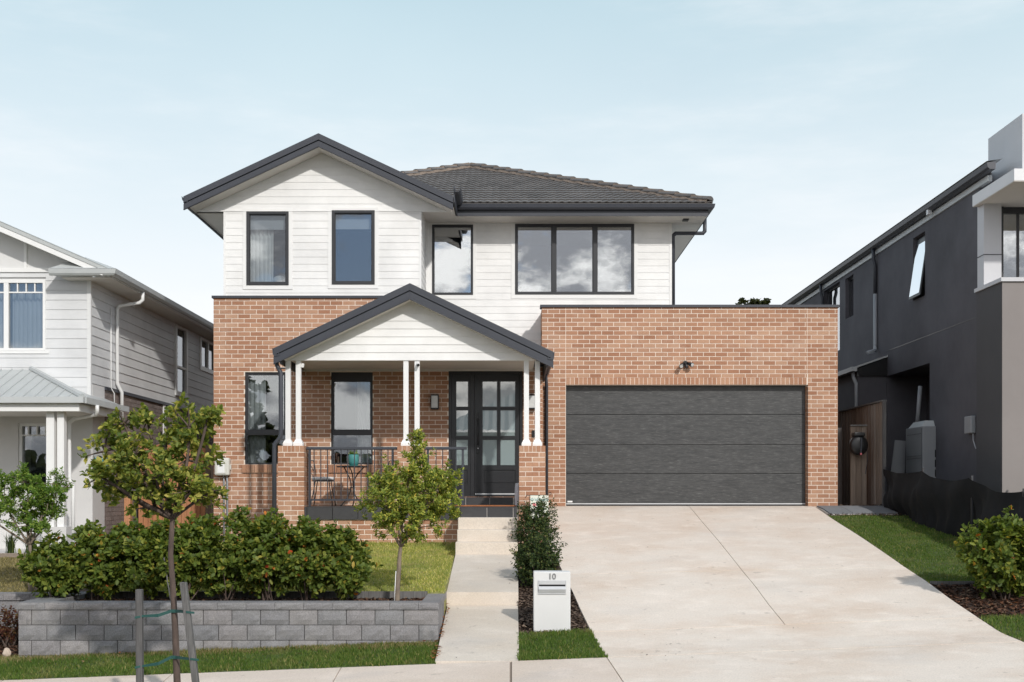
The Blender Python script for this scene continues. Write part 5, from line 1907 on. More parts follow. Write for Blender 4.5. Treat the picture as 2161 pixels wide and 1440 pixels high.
MB().tube([(XD - 0.05, 4.15, 4.93), (XD - 0.05, 4.15, 3.68), (XD - 0.09, 4.0, 3.58), (XD - 0.35, 3.75, 3.50)], 0.045, 10).build("downpipe", "pvc", DH, smooth=True)
MB().tube([(XD - 0.09, 8.9, 6.0), (XD - 0.09, 8.9, 5.75), (XD - 0.05, 8.9, 5.6), (XD - 0.05, 8.9, 4.0)], 0.045, 8).build("downpipe", "dark", DH, smooth=True)
MB().box(XD - 0.16, XD - 0.08, 0.3, 0.40, 5.9, 6.0).build("pipe_stub", "clad_white", DH)
# lean-to beyond the recess
XLT = PX(1808, 3.44)
MB().box(XLT + 0.02, XD - 0.003, 3.45, 9, -1.0, 3.12).build("lean_to", "render_dark", DH)
MB().add([(XLT - 0.08, 3.36, 3.13), (XD - 0.002, 3.36, 3.40), (XD - 0.002, 9, 3.40), (XLT - 0.08, 9, 3.13), (XLT - 0.08, 3.36, 3.09), (XD - 0.002, 3.36, 3.36), (XD - 0.002, 9, 3.36), (XLT - 0.08, 9, 3.09)],
         [(0, 1, 2, 3), (4, 5, 1, 0), (7, 6, 5, 4), (0, 3, 7, 4)]).build("lean_to_roof", "lead", DH)
MB().add([(XLT + 0.02, 3.40, 2.93), (XD - 0.003, 3.40, 2.93), (XD - 0.003, 3.40, 3.355), (XLT + 0.02, 3.40, 3.10), (XLT + 0.02, 3.44, 2.93), (XD - 0.003, 3.44, 2.93), (XD - 0.003, 3.44, 3.355), (XLT + 0.02, 3.44, 3.10)],
         [(0, 1, 2, 3), (7, 6, 5, 4), (0, 4, 5, 1), (0, 3, 7, 4)]).build("barge_board", "black", DH)
MB().box(XLT - 0.14, XLT - 0.02, 3.34, 9, 3.03, 3.13).build("gutter", "lead", DH)
MB().tube([(XLT - 0.06, 3.5, 3.04), (XLT - 0.06, 3.5, 2.90), (XLT - 0.02, 3.42, 2.75), (XLT - 0.02, 3.42, 0.5)], 0.04, 10).build("downpipe", "pvc", DH, smooth=True)
# front block, balcony cap, silver wing and canopy
MB().box(XD - 0.05, 14, -3.06, -1.93, -1.7, 3.93).build("front_block_side", "render_taupe_shaded", DH)
MB().box(XD - 0.048, 14, -3.075, -3.062, -1.7, 3.928).build("front_block_face", "render_taupe_sunlit", DH)
MB().box(XD - 0.08, 14, -3.11, -1.90, 3.931, 4.0).build("parapet_capping", "clad_grey", DH)
MB().box(XD - 0.02, XD + 0.30, -2.20, -1.90, 3.70, 5.52).build("wing_wall", "clad_grey", DH)
MB().box(XD - 0.026, XD + 0.302, -2.206, -1.9, 4.57, 4.585).build("panel_joint", "dark2", DH)
MB().box(XD - 0.12, 14, -3.74, -1.92, 5.52, 5.72).build("canopy", "clad_white", DH)
MB().box(XD - 0.118, 14, -3.735, -1.93, 5.505, 5.519).build("canopy_lining", "soffit", DH)
MB().box(8.90, 14, -3.08, -1.6, 5.73, 6.86).build("roof_parapet", "clad_grey", DH)
f = MB().box(XD + 0.32, XD + 0.42, -2.0, -1.9, 4.0, 5.5).box(XD + 0.72, XD + 0.77, -1.86, -1.8, 4.0, 5.5).box(XD + 0.42, 14, -1.9, -1.80, 5.40, 5.5)
fo = f.build("window", "frame", DH)
MB().box(XD + 0.42, 14, -1.85, -1.845, 4.0, 5.42).build("pane", "pane_mirror", fo)
MB().box(XD + 0.3, 14, -1.2, -1.18, 3.8, 5.6).build("room_lining", "room", fo)
MB().box(XD + 1.05, 14, -1.9, 15, -1.5, 5.9).build("inner_body", "room", DH)

# air conditioner in the recess
AC = thing("air_conditioner", "grey air conditioner unit standing in the dark recess", "air conditioner", (8.5, 0.8, 0.3))
ay0, ay1, ax0, ax1 = 0.30, 1.32, 8.33, 8.68
MB().box(ax0, ax1, ay0, ay1, 0.45, 1.60).build("casing", "ac", AC, bevel=0.012)
for a, b in ((0.62, 0.80), (0.82, 1.0), (1.02, 1.2)):
    MB().box(ax1 - 0.10, ax1 - 0.03, ay0 - 0.006, ay0, a - 0.05, b - 0.08).build("vent", "black", AC)
for z in (0.95, 1.0, 1.45):
    MB().box(ax0 - 0.005, ax0, ay0 + 0.08, ay1 - 0.08, z, z + 0.008).build("groove", "dark", AC)
MB().box(ax0 - 0.004, ax0, ay0 + 0.03, ay0 + 0.045, 0.5, 1.56).build("seam", "dark", AC)
for y in (ay0 + 0.1, ay1 - 0.15):
    MB().box(ax0, ax1, y, y + 0.05, -0.1, 0.45).build("foot", "dark", AC)
MB().hull8([(ax0 + 0.02, ay0 + 0.05, 1.602), (ax1 - 0.02, ay0 + 0.05, 1.602), (ax1 - 0.02, ay1 - 0.1, 1.602), (ax0 + 0.02, ay1 - 0.1, 1.602), (ax0 + 0.1, ay0 + 0.12, 1.72), (ax1 - 0.05, ay0 + 0.12, 1.72), (ax1 - 0.05, ay1 - 0.18, 1.72), (ax0 + 0.1, ay1 - 0.18, 1.72)]).build("top_tray", "lead", AC)
lp = MB().hull8([(8.42, 1.55, 0.2), (8.46, 1.75, 0.2), (8.48, 1.75, 0.2), (8.44, 1.55, 0.2), (8.52, 1.48, 1.45), (8.54, 1.72, 1.45), (8.56, 1.72, 1.45), (8.54, 1.48, 1.45)])
lp = MB().hull8([(8.05, 1.66, 0.1), (8.40, 1.66, 0.1), (8.40, 1.68, 0.1), (8.05, 1.68, 0.1), (8.22, 1.68, 1.38), (8.45, 1.68, 1.36), (8.45, 1.70, 1.36), (8.22, 1.70, 1.38)]).build("leaning_board", "ac")
tag(lp, "grey sheet leaning beside the air conditioner", "board")
lp = MB().tube([(8.62, 1.5, 1.55), (8.70, 1.5, 2.52)], 0.045, 8).build("leaning_pipe", "ac", smooth=True)
tag(lp, "grey pipe leaning upright above the air conditioner", "pipe")
mbx = thing("meter_box", "grey meter box on the charcoal wall with cables below", "meter box", (8.5, -1.7, 1.3))
MB().box(XD - 0.10, XD - 0.002, -1.80, -1.46, PZ(915, -1.7), PZ(878, -1.7)).build("box", "ac", mbx, bevel=0.02)
MB().tube([(XD - 0.04, -1.75, PZ(914, -1.7)), (XD - 0.05, -1.78, PZ(930, -1.7)), (XD - 0.03, -1.86, PZ(948, -1.7))], 0.012, 6).build("cable", "pvc", mbx)

# ----- boundary fence, side gate, hose reel
XB = 7.40
F2 = thing("timber_fence", "brown paling boundary fence beside the garage", "fence", (XB, 1.5, -0.2))
MB().box(XB + 0.03, XB + 0.07, -0.08, 4.2, 1.3, 1.38).box(XB + 0.03, XB + 0.07, -0.08, 4.2, 0.2, 0.28).build("rail", "timber", F2)
y = -0.08
k = 0
while y < 4.2:
    MB().box(XB + (0.0 if k % 2 else 0.012), XB + 0.028, y, y + 0.098, 0.02, 2.06 - 0.0 * y + random.uniform(-0.008, 0.008)).build("paling", "timber", F2)
    y += 0.10
    k += 1
MB().box(XB - 0.02, XB + 0.08, -0.12, 4.2, 2.07, 2.10).build("capping", "timber_grey", F2)
MB().box(XB - 0.01, XB + 0.05, -0.16, -0.085, -0.4, 2.08).build("end_post", "timber_grey", F2)
MB().box(XB - 0.02, XB + 0.04, 0.2, 4.2, -0.5, 0.015).build("plinth_board", "sleeper", F2)
G2 = thing("side_gate", "weathered timber side gate beside the garage corner", "gate", (6.9, 0.9, -0.1))
yg = 0.9
x = 6.56
k = 0
while x < 6.84:
    MB().box(x + 0.002, x + 0.096, yg, yg + 0.02, -0.05, 1.60).build("paling", "timber_grey" if k else "timber", G2)
    x += 0.1
    k += 1
MB().box(6.56, 6.85, yg + 0.021, yg + 0.06, 1.3, 1.38).build("rail", "timber", G2)
P2 = thing("hose_reel_fence", "narrow brown timber panel carrying the hose reel", "fence", (7.1, 0.5, -0.1))
x = 6.90
while x < 7.20:
    MB().box(x + 0.002, x + 0.105, 0.40, 0.42, -0.12, 1.60).build("paling", "timber", P2)
    x += 0.11
MB().box(6.89, 7.24, 0.37, 0.44, 1.605, 1.635).build("capping", "timber_grey", P2)
HR = thing("hose_reel", "black hose reel hanging on the timber panel", "hose reel", (7.1, 0.3, 1.0))
cb = bmesh.new()
hx, hy, hz = PX(1812, 0.25), 0.27, PZ(940, 0.25)
mb = MB()
for rr, yy in ((0.20, 0.0), (0.20, 0.10)):
    pass
n = 22
vv = []
for yy, rad in ((0.36, 0.13), (0.33, 0.18), (0.20, 0.18), (0.17, 0.13), (0.165, 0.05)):
    vv += [(hx + rad * math.cos(2 * math.pi * i / n), yy, hz + rad * 1.12 * math.sin(2 * math.pi * i / n)) for i in range(n)]
ff = []
for j in range(4):
    for i in range(n):
        ff.append((j * n + i, j * n + (i + 1) % n, (j + 1) * n + (i + 1) % n, (j + 1) * n + i))
ff.append(tuple(range(4 * n, 5 * n)))
MB().add(vv, ff).build("drum", "black", HR, smooth=True)
MB().box(hx - 0.11, hx + 0.11, 0.16, 0.39, hz + 0.18, hz + 0.26).build("cover", "black", HR, bevel=0.02)
MB().tube([(hx + 0.03, 0.15, hz + 0.15), (hx + 0.02, 0.15, hz - 0.16)], 0.016, 8).build("hose_end", "dark", HR)
MB().tube([(hx + 0.02, 0.15, hz - 0.16), (hx + 0.02, 0.15, hz - 0.20)], 0.02, 8).build("nozzle", "flag_pink", HR)
MB().tube([(hx + 0.17, 0.25, hz), (hx + 0.18, 0.25, hz - 0.3), (hx + 0.14, 0.26, hz - 0.58)], 0.008, 6).build("hose", "dark2", HR)
cb.free()

# ----- black shade cloth along the boundary
SC = thing("shade_cloth_fence", "black shade cloth sagging between stakes along the right boundary", "cloth fence", (7.6, -3, -0.5))
stk = [(7.36, -0.25, PZ(990, -0.25)), (7.45, -2.15, PZ(993, -2.15)), (7.62, -4.0, PZ(1009, -4.0)), (7.75, -5.7, PZ(1037, -5.7)), (8.0, -8.4, PZ(1078, -8.4))]
nu, nv = 140, 16
vv, ff = [], []
for i in range(nu + 1):
    t = i / nu * (len(stk) - 1)
    k = min(int(t), len(stk) - 2)
    u = t - k
    a, b = Vector(stk[k]), Vector(stk[k + 1])
    p = a.lerp(b, u)
    p.z -= 0.11 * math.sin(math.pi * u) ** 0.8 * (0.9 if k else 0.6)
    gzz = terr(6, p.y) - 0.05
    for j in range(nv + 1):
        w = j / nv
        z = p.z + (gzz - p.z) * w
        bul = 0.06 * math.sin(3.0 * t + 5 * w) * math.sin(math.pi * w) + 0.035 * math.sin(9 * t + 3 * w) + 0.02 * math.sin(13 * t + 22 * w * (u - 0.5)) * w ** 0.5 + 0.006 * math.sin(23 * t - 12 * w) - 0.06 * math.sin(math.pi * w) * math.sin(math.pi * u) + 0.10 * w * w * math.sin(4 * t)
        vv.append((p.x + bul, p.y + 0.04 * math.sin(7 * w + 5 * t), z))
for i in range(nu):
    for j in range(nv):
        a = i * (nv + 1) + j
        ff.append((a, a + 1, a + nv + 2, a + nv + 1))
MB().add(vv, ff).build("cloth", "shade", SC, smooth=True, recalc=False)
for s_ in stk:
    gzz = terr(6, s_[1]) - 0.2
    MB().box(s_[0] + 0.03, s_[0] + 0.06, s_[1] - 0.015, s_[1] + 0.015, gzz, s_[2] + 0.04).build("stake", "dark2", SC)
pl_ = MB().tube([(8.35, -3.75, -0.3), (8.9, -3.6, PZ(1003, -3.6) + 0.1)], 0.02, 8).build("leaning_pole", "bark", smooth=True)
tag(pl_, "brown pole leaning on the taupe wall at the right edge", "pole")

# ================================================================= across the street (seen in the glass)
OH = thing("street_house", "pale house with ribbed metal roof mirrored in the front door", "house", (1, -44, -2))
MB().box(-3.5, 9, -52, -39, -2.3, 3.4).build("wall", "render_white", OH)
vv, ff = [], []
n = 66
for i in range(n + 1):
    x = -4.2 + 14 * i / n
    up = 0.06 if i % 2 else 0.0
    ins = max(0.0, min(1.0, (x + 4.2) / 4.2, (9.8 - x) / 4.2))
    vv += [(x, -38.3, 3.45 + up), (x, -38.3 - 5.5 * ins, 3.45 + 2.3 * ins + up)]
for i in range(n):
    ff.append((2 * i, 2 * i + 2, 2 * i + 3, 2 * i + 1))
MB().add(vv, ff).build("roof", "lead", OH)
MB().box(-1.5, 0.5, -39.05, -38.98, -0.5, 1.5).build("window", "frame", OH)

# ================================================================= plants
def leaf_verts(base, dirv, upv, length, width, fold=0.25, curl=0.15):
    """arrays of base points, growth directions and normals -> 6-vertex leaves (n,6,3)"""
    d = dirv / np.linalg.norm(dirv, axis=1, keepdims=True)
    s = np.cross(d, upv)
    s /= np.linalg.norm(s, axis=1, keepdims=True) + 1e-9
    n = np.cross(s, d)
    L_ = length[:, None]
    W_ = width[:, None]
    p0 = base
    p1 = base + d * L_ * 0.42 + s * W_ + n * L_ * fold * 0.25
    p2 = base + d * L_ * 0.80 + s * W_ * 0.75 + n * L_ * (fold * 0.2 - curl * 0.5)
    p3 = base + d * L_ - n * L_ * curl
    p4 = base + d * L_ * 0.80 - s * W_ * 0.75 + n * L_ * (fold * 0.2 - curl * 0.5)
    p5 = base + d * L_ * 0.42 - s * W_ + n * L_ * fold * 0.25
    mid = base + d * L_ * 0.55 - n * L_ * 0.02
    return np.stack([p0, p1, p2, p3, p4, p5, mid], 1)


LEAF_F = np.array([[0, 1, 6], [1, 2, 6], [2, 3, 6], [3, 4, 6], [4, 5, 6], [5, 0, 6]])


def foliage(name, parent, tips, dirs, per, length, width, mat, spread=0.9, droop=0.0, along=0.06, kind="stuff", seed=0, fold=0.25, curl=0.12):
    """whorls of leaves around shoot tips"""
    rng = np.random.default_rng(seed + 5)
    n = len(tips) * per
    t = np.repeat(tips, per, axis=0)
    d = np.repeat(dirs, per, axis=0)
    back = rng.uniform(0, 1, n)[:, None]
    rnd = rng.normal(0, 1, (n, 3))
    rnd -= d * np.sum(rnd * d, axis=1, keepdims=True)
    rnd /= np.linalg.norm(rnd, axis=1, keepdims=True)
    ld = d * (1 - spread * 0.6 + 0.3 * rng.uniform(-1, 1, (n, 1))) + rnd * spread * (0.45 + back * 0.8)
    ld[:, 2] -= droop * back[:, 0]
    ld /= np.linalg.norm(ld, axis=1, keepdims=True)
    base = t - d * along * back + rng.normal(0, 0.006, (n, 3))
    up = d + 0.5 * rng.normal(0, 1, (n, 3))
    v = leaf_verts(base, ld, up, length * rng.uniform(0.6, 1.15, n), width * rng.uniform(0.75, 1.15, n), fold, curl)
    k = v.shape[0]
    f = (np.arange(k) * 7)[:, None, None] + LEAF_F[None]
    return tri_cloud(name, v.reshape(-1, 3), f.reshape(-1, 3), mat, parent, kind=kind, origin=ORG[parent.name])


def branch_tubes(mb, root, tips, rng, r0, r1, bend=0.25, n=6, sides=5):
    for tip in tips:
        a, b = Vector(root), Vector(tip)
        L_ = (b - a).length
        mid1 = a.lerp(b, 0.35) + Vector((rng.uniform(-1, 1), rng.uniform(-1, 1), rng.uniform(-0.3, 0.6))) * L_ * bend * 0.4
        pts = []
        for i in range(n + 1):
            t = i / n
            p = a * (1 - t) ** 2 + mid1 * 2 * t * (1 - t) + b * t * t
            pts.append(p)
        mb.tube(pts, [r0 + (r1 - r0) * i / n for i in range(n + 1)], sides)


def ellipsoid_tips(rng, n, c, r, shell=0.55):
    u = rng.normal(0, 1, (n, 3))
    u /= np.linalg.norm(u, axis=1, keepdims=True)
    rad = (shell + (1 - shell) * rng.uniform(0, 1, (n, 1)) ** 0.6)
    return np.array(c) + u * rad * np.array(r), u


def clustered(rng, p, u, k, rad):
    """draw shoots together into sprays of k, leaving gaps between the sprays"""
    n = len(p)
    c = rng.integers(0, max(1, n // k), n)
    return p[c] + rng.normal(0, 1, (n, 3)) * rad, u[c]


def tree(name, label, base, trunk_top, lobes, per, leaf, mat, bark, r_trunk, group=None, seed=1, spread=0.9, droop=0.0, along=0.06, trunk_lean=0.0, limbs=10, curl=0.12, limb_r=0.014, trunk_pts=None, spray=(4, 0.05)):
    """lobes: (centre, radii, number of shoots, shell)"""
    rng = np.random.default_rng(seed)
    T = thing(name, label, "tree", base, group)
    b, t = Vector(base), Vector(trunk_top)
    mb = MB()
    n = 10
    pts = [b.lerp(t, i / n) + Vector((math.sin(i * 0.9) * 0.008, math.cos(i * 1.3) * 0.008, 0)) for i in range(n + 1)] if trunk_pts is None else [Vector(p) for p in trunk_pts]
    m = len(pts) - 1
    mb.tube([pts[0] - Vector((0, 0, 0.05))] + pts, [r_trunk * 1.5] + [r_trunk * (1.12 - 0.42 * i / m) for i in range(m + 1)], 9)
    mb.build("trunk", bark, T, smooth=True)
    tips, dirs = [], []
    lb = MB()
    for (c, r, k, sh) in lobes:
        p, u = ellipsoid_tips(rng, k, c, r, sh)
        if spray:
            p, u = clustered(rng, p, u, *spray)
        dd = u * 0.8 + np.array([0, 0, 0.75]) + rng.normal(0, 0.25, (k, 3))
        dd /= np.linalg.norm(dd, axis=1, keepdims=True)
        tips.append(p)
        dirs.append(dd)
        # one limb into the lobe, twigs from it
        cc = Vector(c) - Vector((0, 0, r[2] * 0.25))
        branch_tubes(lb, t, [cc], rng, r_trunk * 0.62, limb_r * 0.8, 0.35, 7, 6)
        idx = rng.choice(k, size=min(k, limbs), replace=False)
        branch_tubes(lb, cc, [p[i] for i in idx], rng, limb_r * 0.75, 0.004, 0.3, 5, 4)
    lb.build("limbs", bark, T, smooth=True, recalc=False)
    tips, dirs = np.concatenate(tips), np.concatenate(dirs)
    foliage("crown", T, tips, dirs, per, leaf[0], leaf[1], mat, spread, droop, along, seed=seed, curl=curl)
    return T


# ----- staked street tree in front of the wall
YT = -11.3
P = lambda px, py, y=YT: (PX(px, y), y, PZ(py, y))
zgT = terr(PX(375, YT), YT)
tb = (PX(378, YT), YT, zgT)
tt = P(364, 1095)
tp = [tb, P(374, 1440), P(370, 1330), P(365, 1240), P(360, 1170), P(364, 1095)]


def lobe(px, py, rx, rz, dy, n, sh=0.45, y=YT, ry=None):
    s_ = sc(y + dy)
    return ((PX(px, y + dy), y + dy, PZ(py, y + dy)), (rx / s_, (ry or rx) / s_ * 0.9, rz / s_), n, sh)


lobes = [lobe(262, 885, 36, 36, 0.0, 34), lobe(222, 945, 46, 30, 0.1, 36), lobe(275, 955, 58, 44, -0.15, 66), lobe(245, 1015, 62, 44, 0.1, 66), lobe(330, 1000, 72, 48, -0.1, 84),
         lobe(400, 892, 55, 42, 0.05, 64), lobe(395, 960, 58, 44, 0.15, 60), lobe(350, 930, 42, 34, 0.2, 36), lobe(405, 1025, 56, 36, -0.1, 56), lobe(325, 1060, 62, 34, 0.05, 48), lobe(440, 1035, 28, 20, 0.0, 18), lobe(310, 878, 26, 20, 0.1, 12), lobe(215, 1000, 34, 30, 0, 26), lobe(440, 870, 22, 18, 0, 14)]
ST = tree("street_tree", "slender street tree tied to two grey stakes in front", tb, tt, lobes, 9, (0.074, 0.019), "leaf_street", "bark", 0.036, seed=3, limbs=7, along=0.05, trunk_pts=tp, spread=0.85, limb_r=0.018)


def stake(name, label, p_top, p_bot, r, mat, square=True, group=None):
    a, b = Vector(p_bot), Vector(p_top)
    if square:
        o = MB().hull8([(a.x - r, a.y - r, a.z), (a.x + r, a.y - r, a.z), (a.x + r, a.y + r, a.z), (a.x - r, a.y + r, a.z),
                        (b.x - r, b.y - r, b.z), (b.x + r, b.y - r, b.z), (b.x + r, b.y + r, b.z), (b.x - r, b.y + r, b.z)]).build(name, mat, bevel=0.006)
    else:
        o = MB().tube([a, b], r, 7).build(name, mat, smooth=True)
    return tag(o, label, "stake", group)


zs_ = zgT - 0.1
ys1, ys2 = YT - 0.25, YT + 0.15
stake("tree_stake", "upright grey timber stake left of the street tree trunk", (PX(294, ys1), ys1, PZ(1244, ys1)), (PX(296, ys1), ys1, zs_), 0.033, "timber_grey")
stake("tree_stake", "leaning dark grey timber stake right of the street tree trunk", (PX(387, ys1), ys1, PZ(1229, ys1)), (PX(424, ys1), ys1, zs_), 0.033, "timber_grey")
stake("garden_stake", "thin grey rod leaning beside the street tree trunk", (PX(346, -8.2), -8.2, PZ(1177, -8.2)), (PX(362, -8.2), -8.2, -1.25), 0.009, "timber_grey", False)
for yy1, yy2, yy3, nm in ((1303, 1289, 1291, "upper green tie strap around the street tree and its stakes"), (1408, 1386, 1390, "lower green tie strap around the street tree and its stakes")):
    xs_t = (287, 303, 367, 395 if yy1 < 1350 else 404)
    mb = MB()
    pts = [(PX(xs_t[0], ys1), ys1 - 0.04, PZ(yy1, ys1)), (PX(xs_t[1], ys1), ys1 - 0.03, PZ(yy1 - 3, ys1)), (PX(340, YT), YT - 0.10, PZ((yy1 + yy2) / 2 + 1, YT)), (PX(xs_t[2] - 3, YT), YT - 0.05, PZ(yy2, YT)), (PX(xs_t[2] + 6, YT), YT - 0.05, PZ(yy2, YT)), (PX(xs_t[3], ys1), ys1 - 0.04, PZ(yy3, ys1)), (PX(xs_t[3] + 17, ys1), ys1 - 0.035, PZ(yy3 + 2, ys1))]
    vv, ff = [], []
    for i, p in enumerate(pts):
        h = 0.011 if i in (0, 1, 5, 6) else 0.017
        vv += [(p[0], p[1], p[2] - h), (p[0], p[1], p[2] + h), (p[0], p[1] + 0.004, p[2] + h), (p[0], p[1] + 0.004, p[2] - h)]
    for i in range(len(pts) - 1):
        a = i * 4
        for k in range(4):
            ff.append((a + k, a + (k + 1) % 4, a + 4 + (k + 1) % 4, a + 4 + k))
    o = mb.add(vv, ff).build("tie_strap", "strap", recalc=False)
    tag(o, nm, "strap")

# ----- young tree by the path
YY = -7.75
zb_ = -1.23
lobes = [lobe(868, 1030, 82, 58, 0, 190, 0.5, YY), lobe(825, 1062, 70, 48, -0.1, 150, 0.5, YY), lobe(912, 1045, 68, 54, 0.0, 150, 0.5, YY), lobe(862, 1108, 74, 36, 0.0, 90, 0.4, YY), lobe(878, 965, 34, 34, 0.0, 60, 0.4, YY), lobe(880, 925, 12, 22, 0.0, 22, 0.3, YY), lobe(935, 1010, 36, 30, 0.0, 40, 0.4, YY), lobe(810, 1010, 26, 28, 0.0, 24, 0.4, YY)]
tree("young_tree", "young bushy tree with yellow green leaves beside the garden path", (PX(838, YY), YY, zb_), P(846, 1155, YY), lobes, 22, (0.058, 0.0100), "leaf_young", "bark_pale", 0.034, seed=9, spread=1.0, spray=(2, 0.05), limbs=7, along=0.09, limb_r=0.012,
     trunk_pts=[(PX(838, YY), YY, zb_), P(839, 1235, YY), P(842, 1200, YY), P(843, 1175, YY), P(846, 1150, YY)])
stake("garden_stake", "thin white rod against the young tree trunk", (PX(836, YY), YY - 0.03, PZ(1205, YY)), (PX(832.5, YY), YY - 0.06, zb_ - 0.05), 0.006, "white_paint", False)

# ----- neighbour's young tree at the left edge
YQ = -7.0
lobes = [lobe(55, 1060, 66, 44, 0, 110, 0.4, YQ), lobe(102, 1040, 46, 46, 0.0, 80, 0.4, YQ), lobe(10, 1050, 50, 50, 0.0, 80, 0.4, YQ), lobe(60, 1012, 72, 28, 0.05, 90, 0.4, YQ), lobe(70, 1100, 50, 28, -0.05, 46, 0.4, YQ), lobe(-30, 1080, 40, 40, 0, 40, 0.4, YQ), lobe(110, 1085, 24, 24, 0, 18, 0.4, YQ)]
tree("young_tree", "light green feathery young tree at the left edge", (PX(64, YQ), YQ, -1.2), P(62, 1150, YQ), lobes, 30, (0.046, 0.009), "leaf_left", "bark_pale", 0.032, seed=21, spread=1.1, limbs=9, along=0.11, limb_r=0.011)


# ----- shrubs
def shrub(name, label, base, w, h, shoots, per, leaf, mat, seed, group=None, flowers=0, spread=0.8, low=0.08, depth=None, stems=9, up=0.9):
    rng = np.random.default_rng(seed)
    T = thing(name, label, "shrub", base, group)
    depth = depth or w
    u = rng.normal(0, 1, (shoots, 3))
    u /= np.linalg.norm(u, axis=1, keepdims=True)
    rad = 0.35 + 0.65 * rng.uniform(0, 1, (shoots, 1)) ** 0.5
    p = u * rad * np.array([w / 2, depth / 2, h / 2])
    p[:, 2] = h * (0.5 + low) + p[:, 2] * (1 - low)
    p, u = clustered(rng, p, u, 2, 0.04)
    # boxy, uneven top
    p[:, 0] *= 1.0 + 0.12 * np.sin(p[:, 2] * 9 + seed)
    p[:, 2] += 0.05 * h * np.sin(p[:, 0] * 11 + seed) + rng.uniform(-0.04, 0.08, shoots) * h * (p[:, 2] > 0.75 * h)
    p[:, 2] = np.maximum(p[:, 2], 0.06 * h)
    d = u * 0.75 + np.array([0, 0, up]) * (0.3 + 0.7 * (p[:, 2:3] / h))
    d += rng.normal(0, 0.2, d.shape)
    d /= np.linalg.norm(d, axis=1, keepdims=True)
    p += np.array(base)
    mb = MB()
    for i in rng.choice(shoots, size=min(stems, shoots), replace=False):
        bb = (base[0] + rng.uniform(-0.08, 0.08), base[1] + rng.uniform(-0.06, 0.06), base[2] - 0.03)
        branch_tubes(mb, bb, [p[i]], rng, 0.012, 0.004, 0.3, 5, 5)
    mb.build("stems", "bark", T, smooth=True, recalc=False)
    foliage("foliage", T, p, d, per, leaf[0], leaf[1], mat, spread, 0.15, 0.09, seed=seed)
    if flowers:
        k = rng.choice(shoots, size=flowers, replace=False)
        foliage("flowers", T, p[k] + d[k] * 0.02, d[k], 7, 0.018, 0.009, "flower", 1.2, 0, 0.01, seed=seed + 1)
    return T


YH = -7.85
hs = [(120, 96, 1.02, 0.62), (205, 110, 1.0, 0.80), (300, 112, 1.02, 0.95), (392, 110, 1.06, 0.98), (480, 112, 1.08, 1.02), (566, 110, 1.05, 1.0), (652, 108, 1.0, 0.95), (722, 80, 0.92, 0.84)]
lab = ["small leafy shrub at the left end of the hedge", "leafy hedge shrub second from the left end", "leafy hedge shrub left of the street tree trunk", "leafy hedge shrub directly behind the street tree trunk",
       "leafy hedge shrub below the cream meter box", "tall leafy hedge shrub below the left porch pillar", "leafy hedge shrub third from the path below the porch railing", "leafy shrub at the right end of the hedge"]
lab[6] = "leafy hedge shrub second from the right end"
for i, (px_, wpx, hh, hs_) in enumerate(hs):
    s_ = sc(YH)
    hgt = {0: 0.80, 1: 1.0, 2: 1.05, 3: 1.08, 4: 1.13, 5: 1.13, 6: 1.05, 7: 0.96}[i]
    shrub("hedge_shrub", lab[i], (PX(px_, YH), YH + random.uniform(-0.05, 0.05), -1.235), wpx / s_ * 1.42, hgt, 560, 8, (0.088, 0.024), "leaf_hedge", 40 + i, "hedge shrubs above the block wall", depth=0.85, spread=0.85)

YS_ = -7.55
for i, (x, w, h, l) in enumerate([(6.68, 1.12, 1.12, "dense leafy shrub beside the driveway at the right edge"), (7.55, 1.0, 1.05, "leafy shrub cut off by the right edge of the picture")]):
    shrub("garden_shrub", l, (x, YS_, terr(x, YS_) - 0.05), w, h, 640, 8, (0.095, 0.026), "leaf_hedge", 70 + i, "shrubs right of the driveway", depth=0.9, spread=0.85)

shrub("flowering_bush", "dark green bush with pink buds in front of the right pillar", (PX(1133, -4.1), -4.1, terr(0.5, -4.1) - 0.05), 0.80, 0.90, 900, 9, (0.034, 0.011), "leaf_bush", 81, "bushes in the mulch strip", flowers=26, spread=0.9, low=0.05)
shrub("flowering_bush", "dark green bush with pale flowers right behind the letterbox", (PX(1135, -6.25), -6.25, terr(0.5, -6.25) - 0.05), 0.78, 0.80, 1000, 9, (0.034, 0.011), "leaf_bush", 83, "bushes in the mulch strip", flowers=30, spread=0.9, low=0.04)
shrub("low_bush", "tiny green bush tucked between letterbox and driveway", (PX(1176, -6.9), -6.9, terr(0.6, -6.9) - 0.03), 0.30, 0.26, 90, 8, (0.032, 0.010), "leaf_bush", 85, spread=0.9)
shrub("red_shrub", "small red brown shrub at the bottom left corner", (PX(12, -8.2), -8.2, terr(-6.6, -8.2)), 0.55, 0.50, 120, 8, (0.045, 0.012), "leaf_red", 91, spread=0.9)


def tuft(label, x, y, z, seed, h=0.4):
    rng = np.random.default_rng(seed)
    n = 90
    az = rng.uniform(0, 6.28, n)
    ln = rng.uniform(0.1, 0.6, n) * h
    hh = h * rng.uniform(0.6, 1.0, n)
    w = 0.006
    b = np.stack([x + rng.normal(0, 0.03, n), y + rng.normal(0, 0.03, n), np.full(n, z)], 1)
    mid = b + np.stack([np.cos(az) * ln * 0.35, np.sin(az) * ln * 0.35, hh * 0.7], 1)
    tip = b + np.stack([np.cos(az) * ln, np.sin(az) * ln, hh], 1)
    sd_ = np.stack([-np.sin(az) * w, np.cos(az) * w, np.zeros(n)], 1)
    v = np.stack([b - sd_, b + sd_, mid + sd_, mid - sd_, tip], 1)
    f = np.concatenate([np.array([[0, 1, 2], [0, 2, 3], [3, 2, 4]]) + 5 * i for i in range(n)])
    o = tri_cloud("grass_tuft", v.reshape(-1, 3), f, "leaf_bush", kind=None, origin=(x, y, z))
    tag(o, label, "grass", "grass tufts by the pale house")


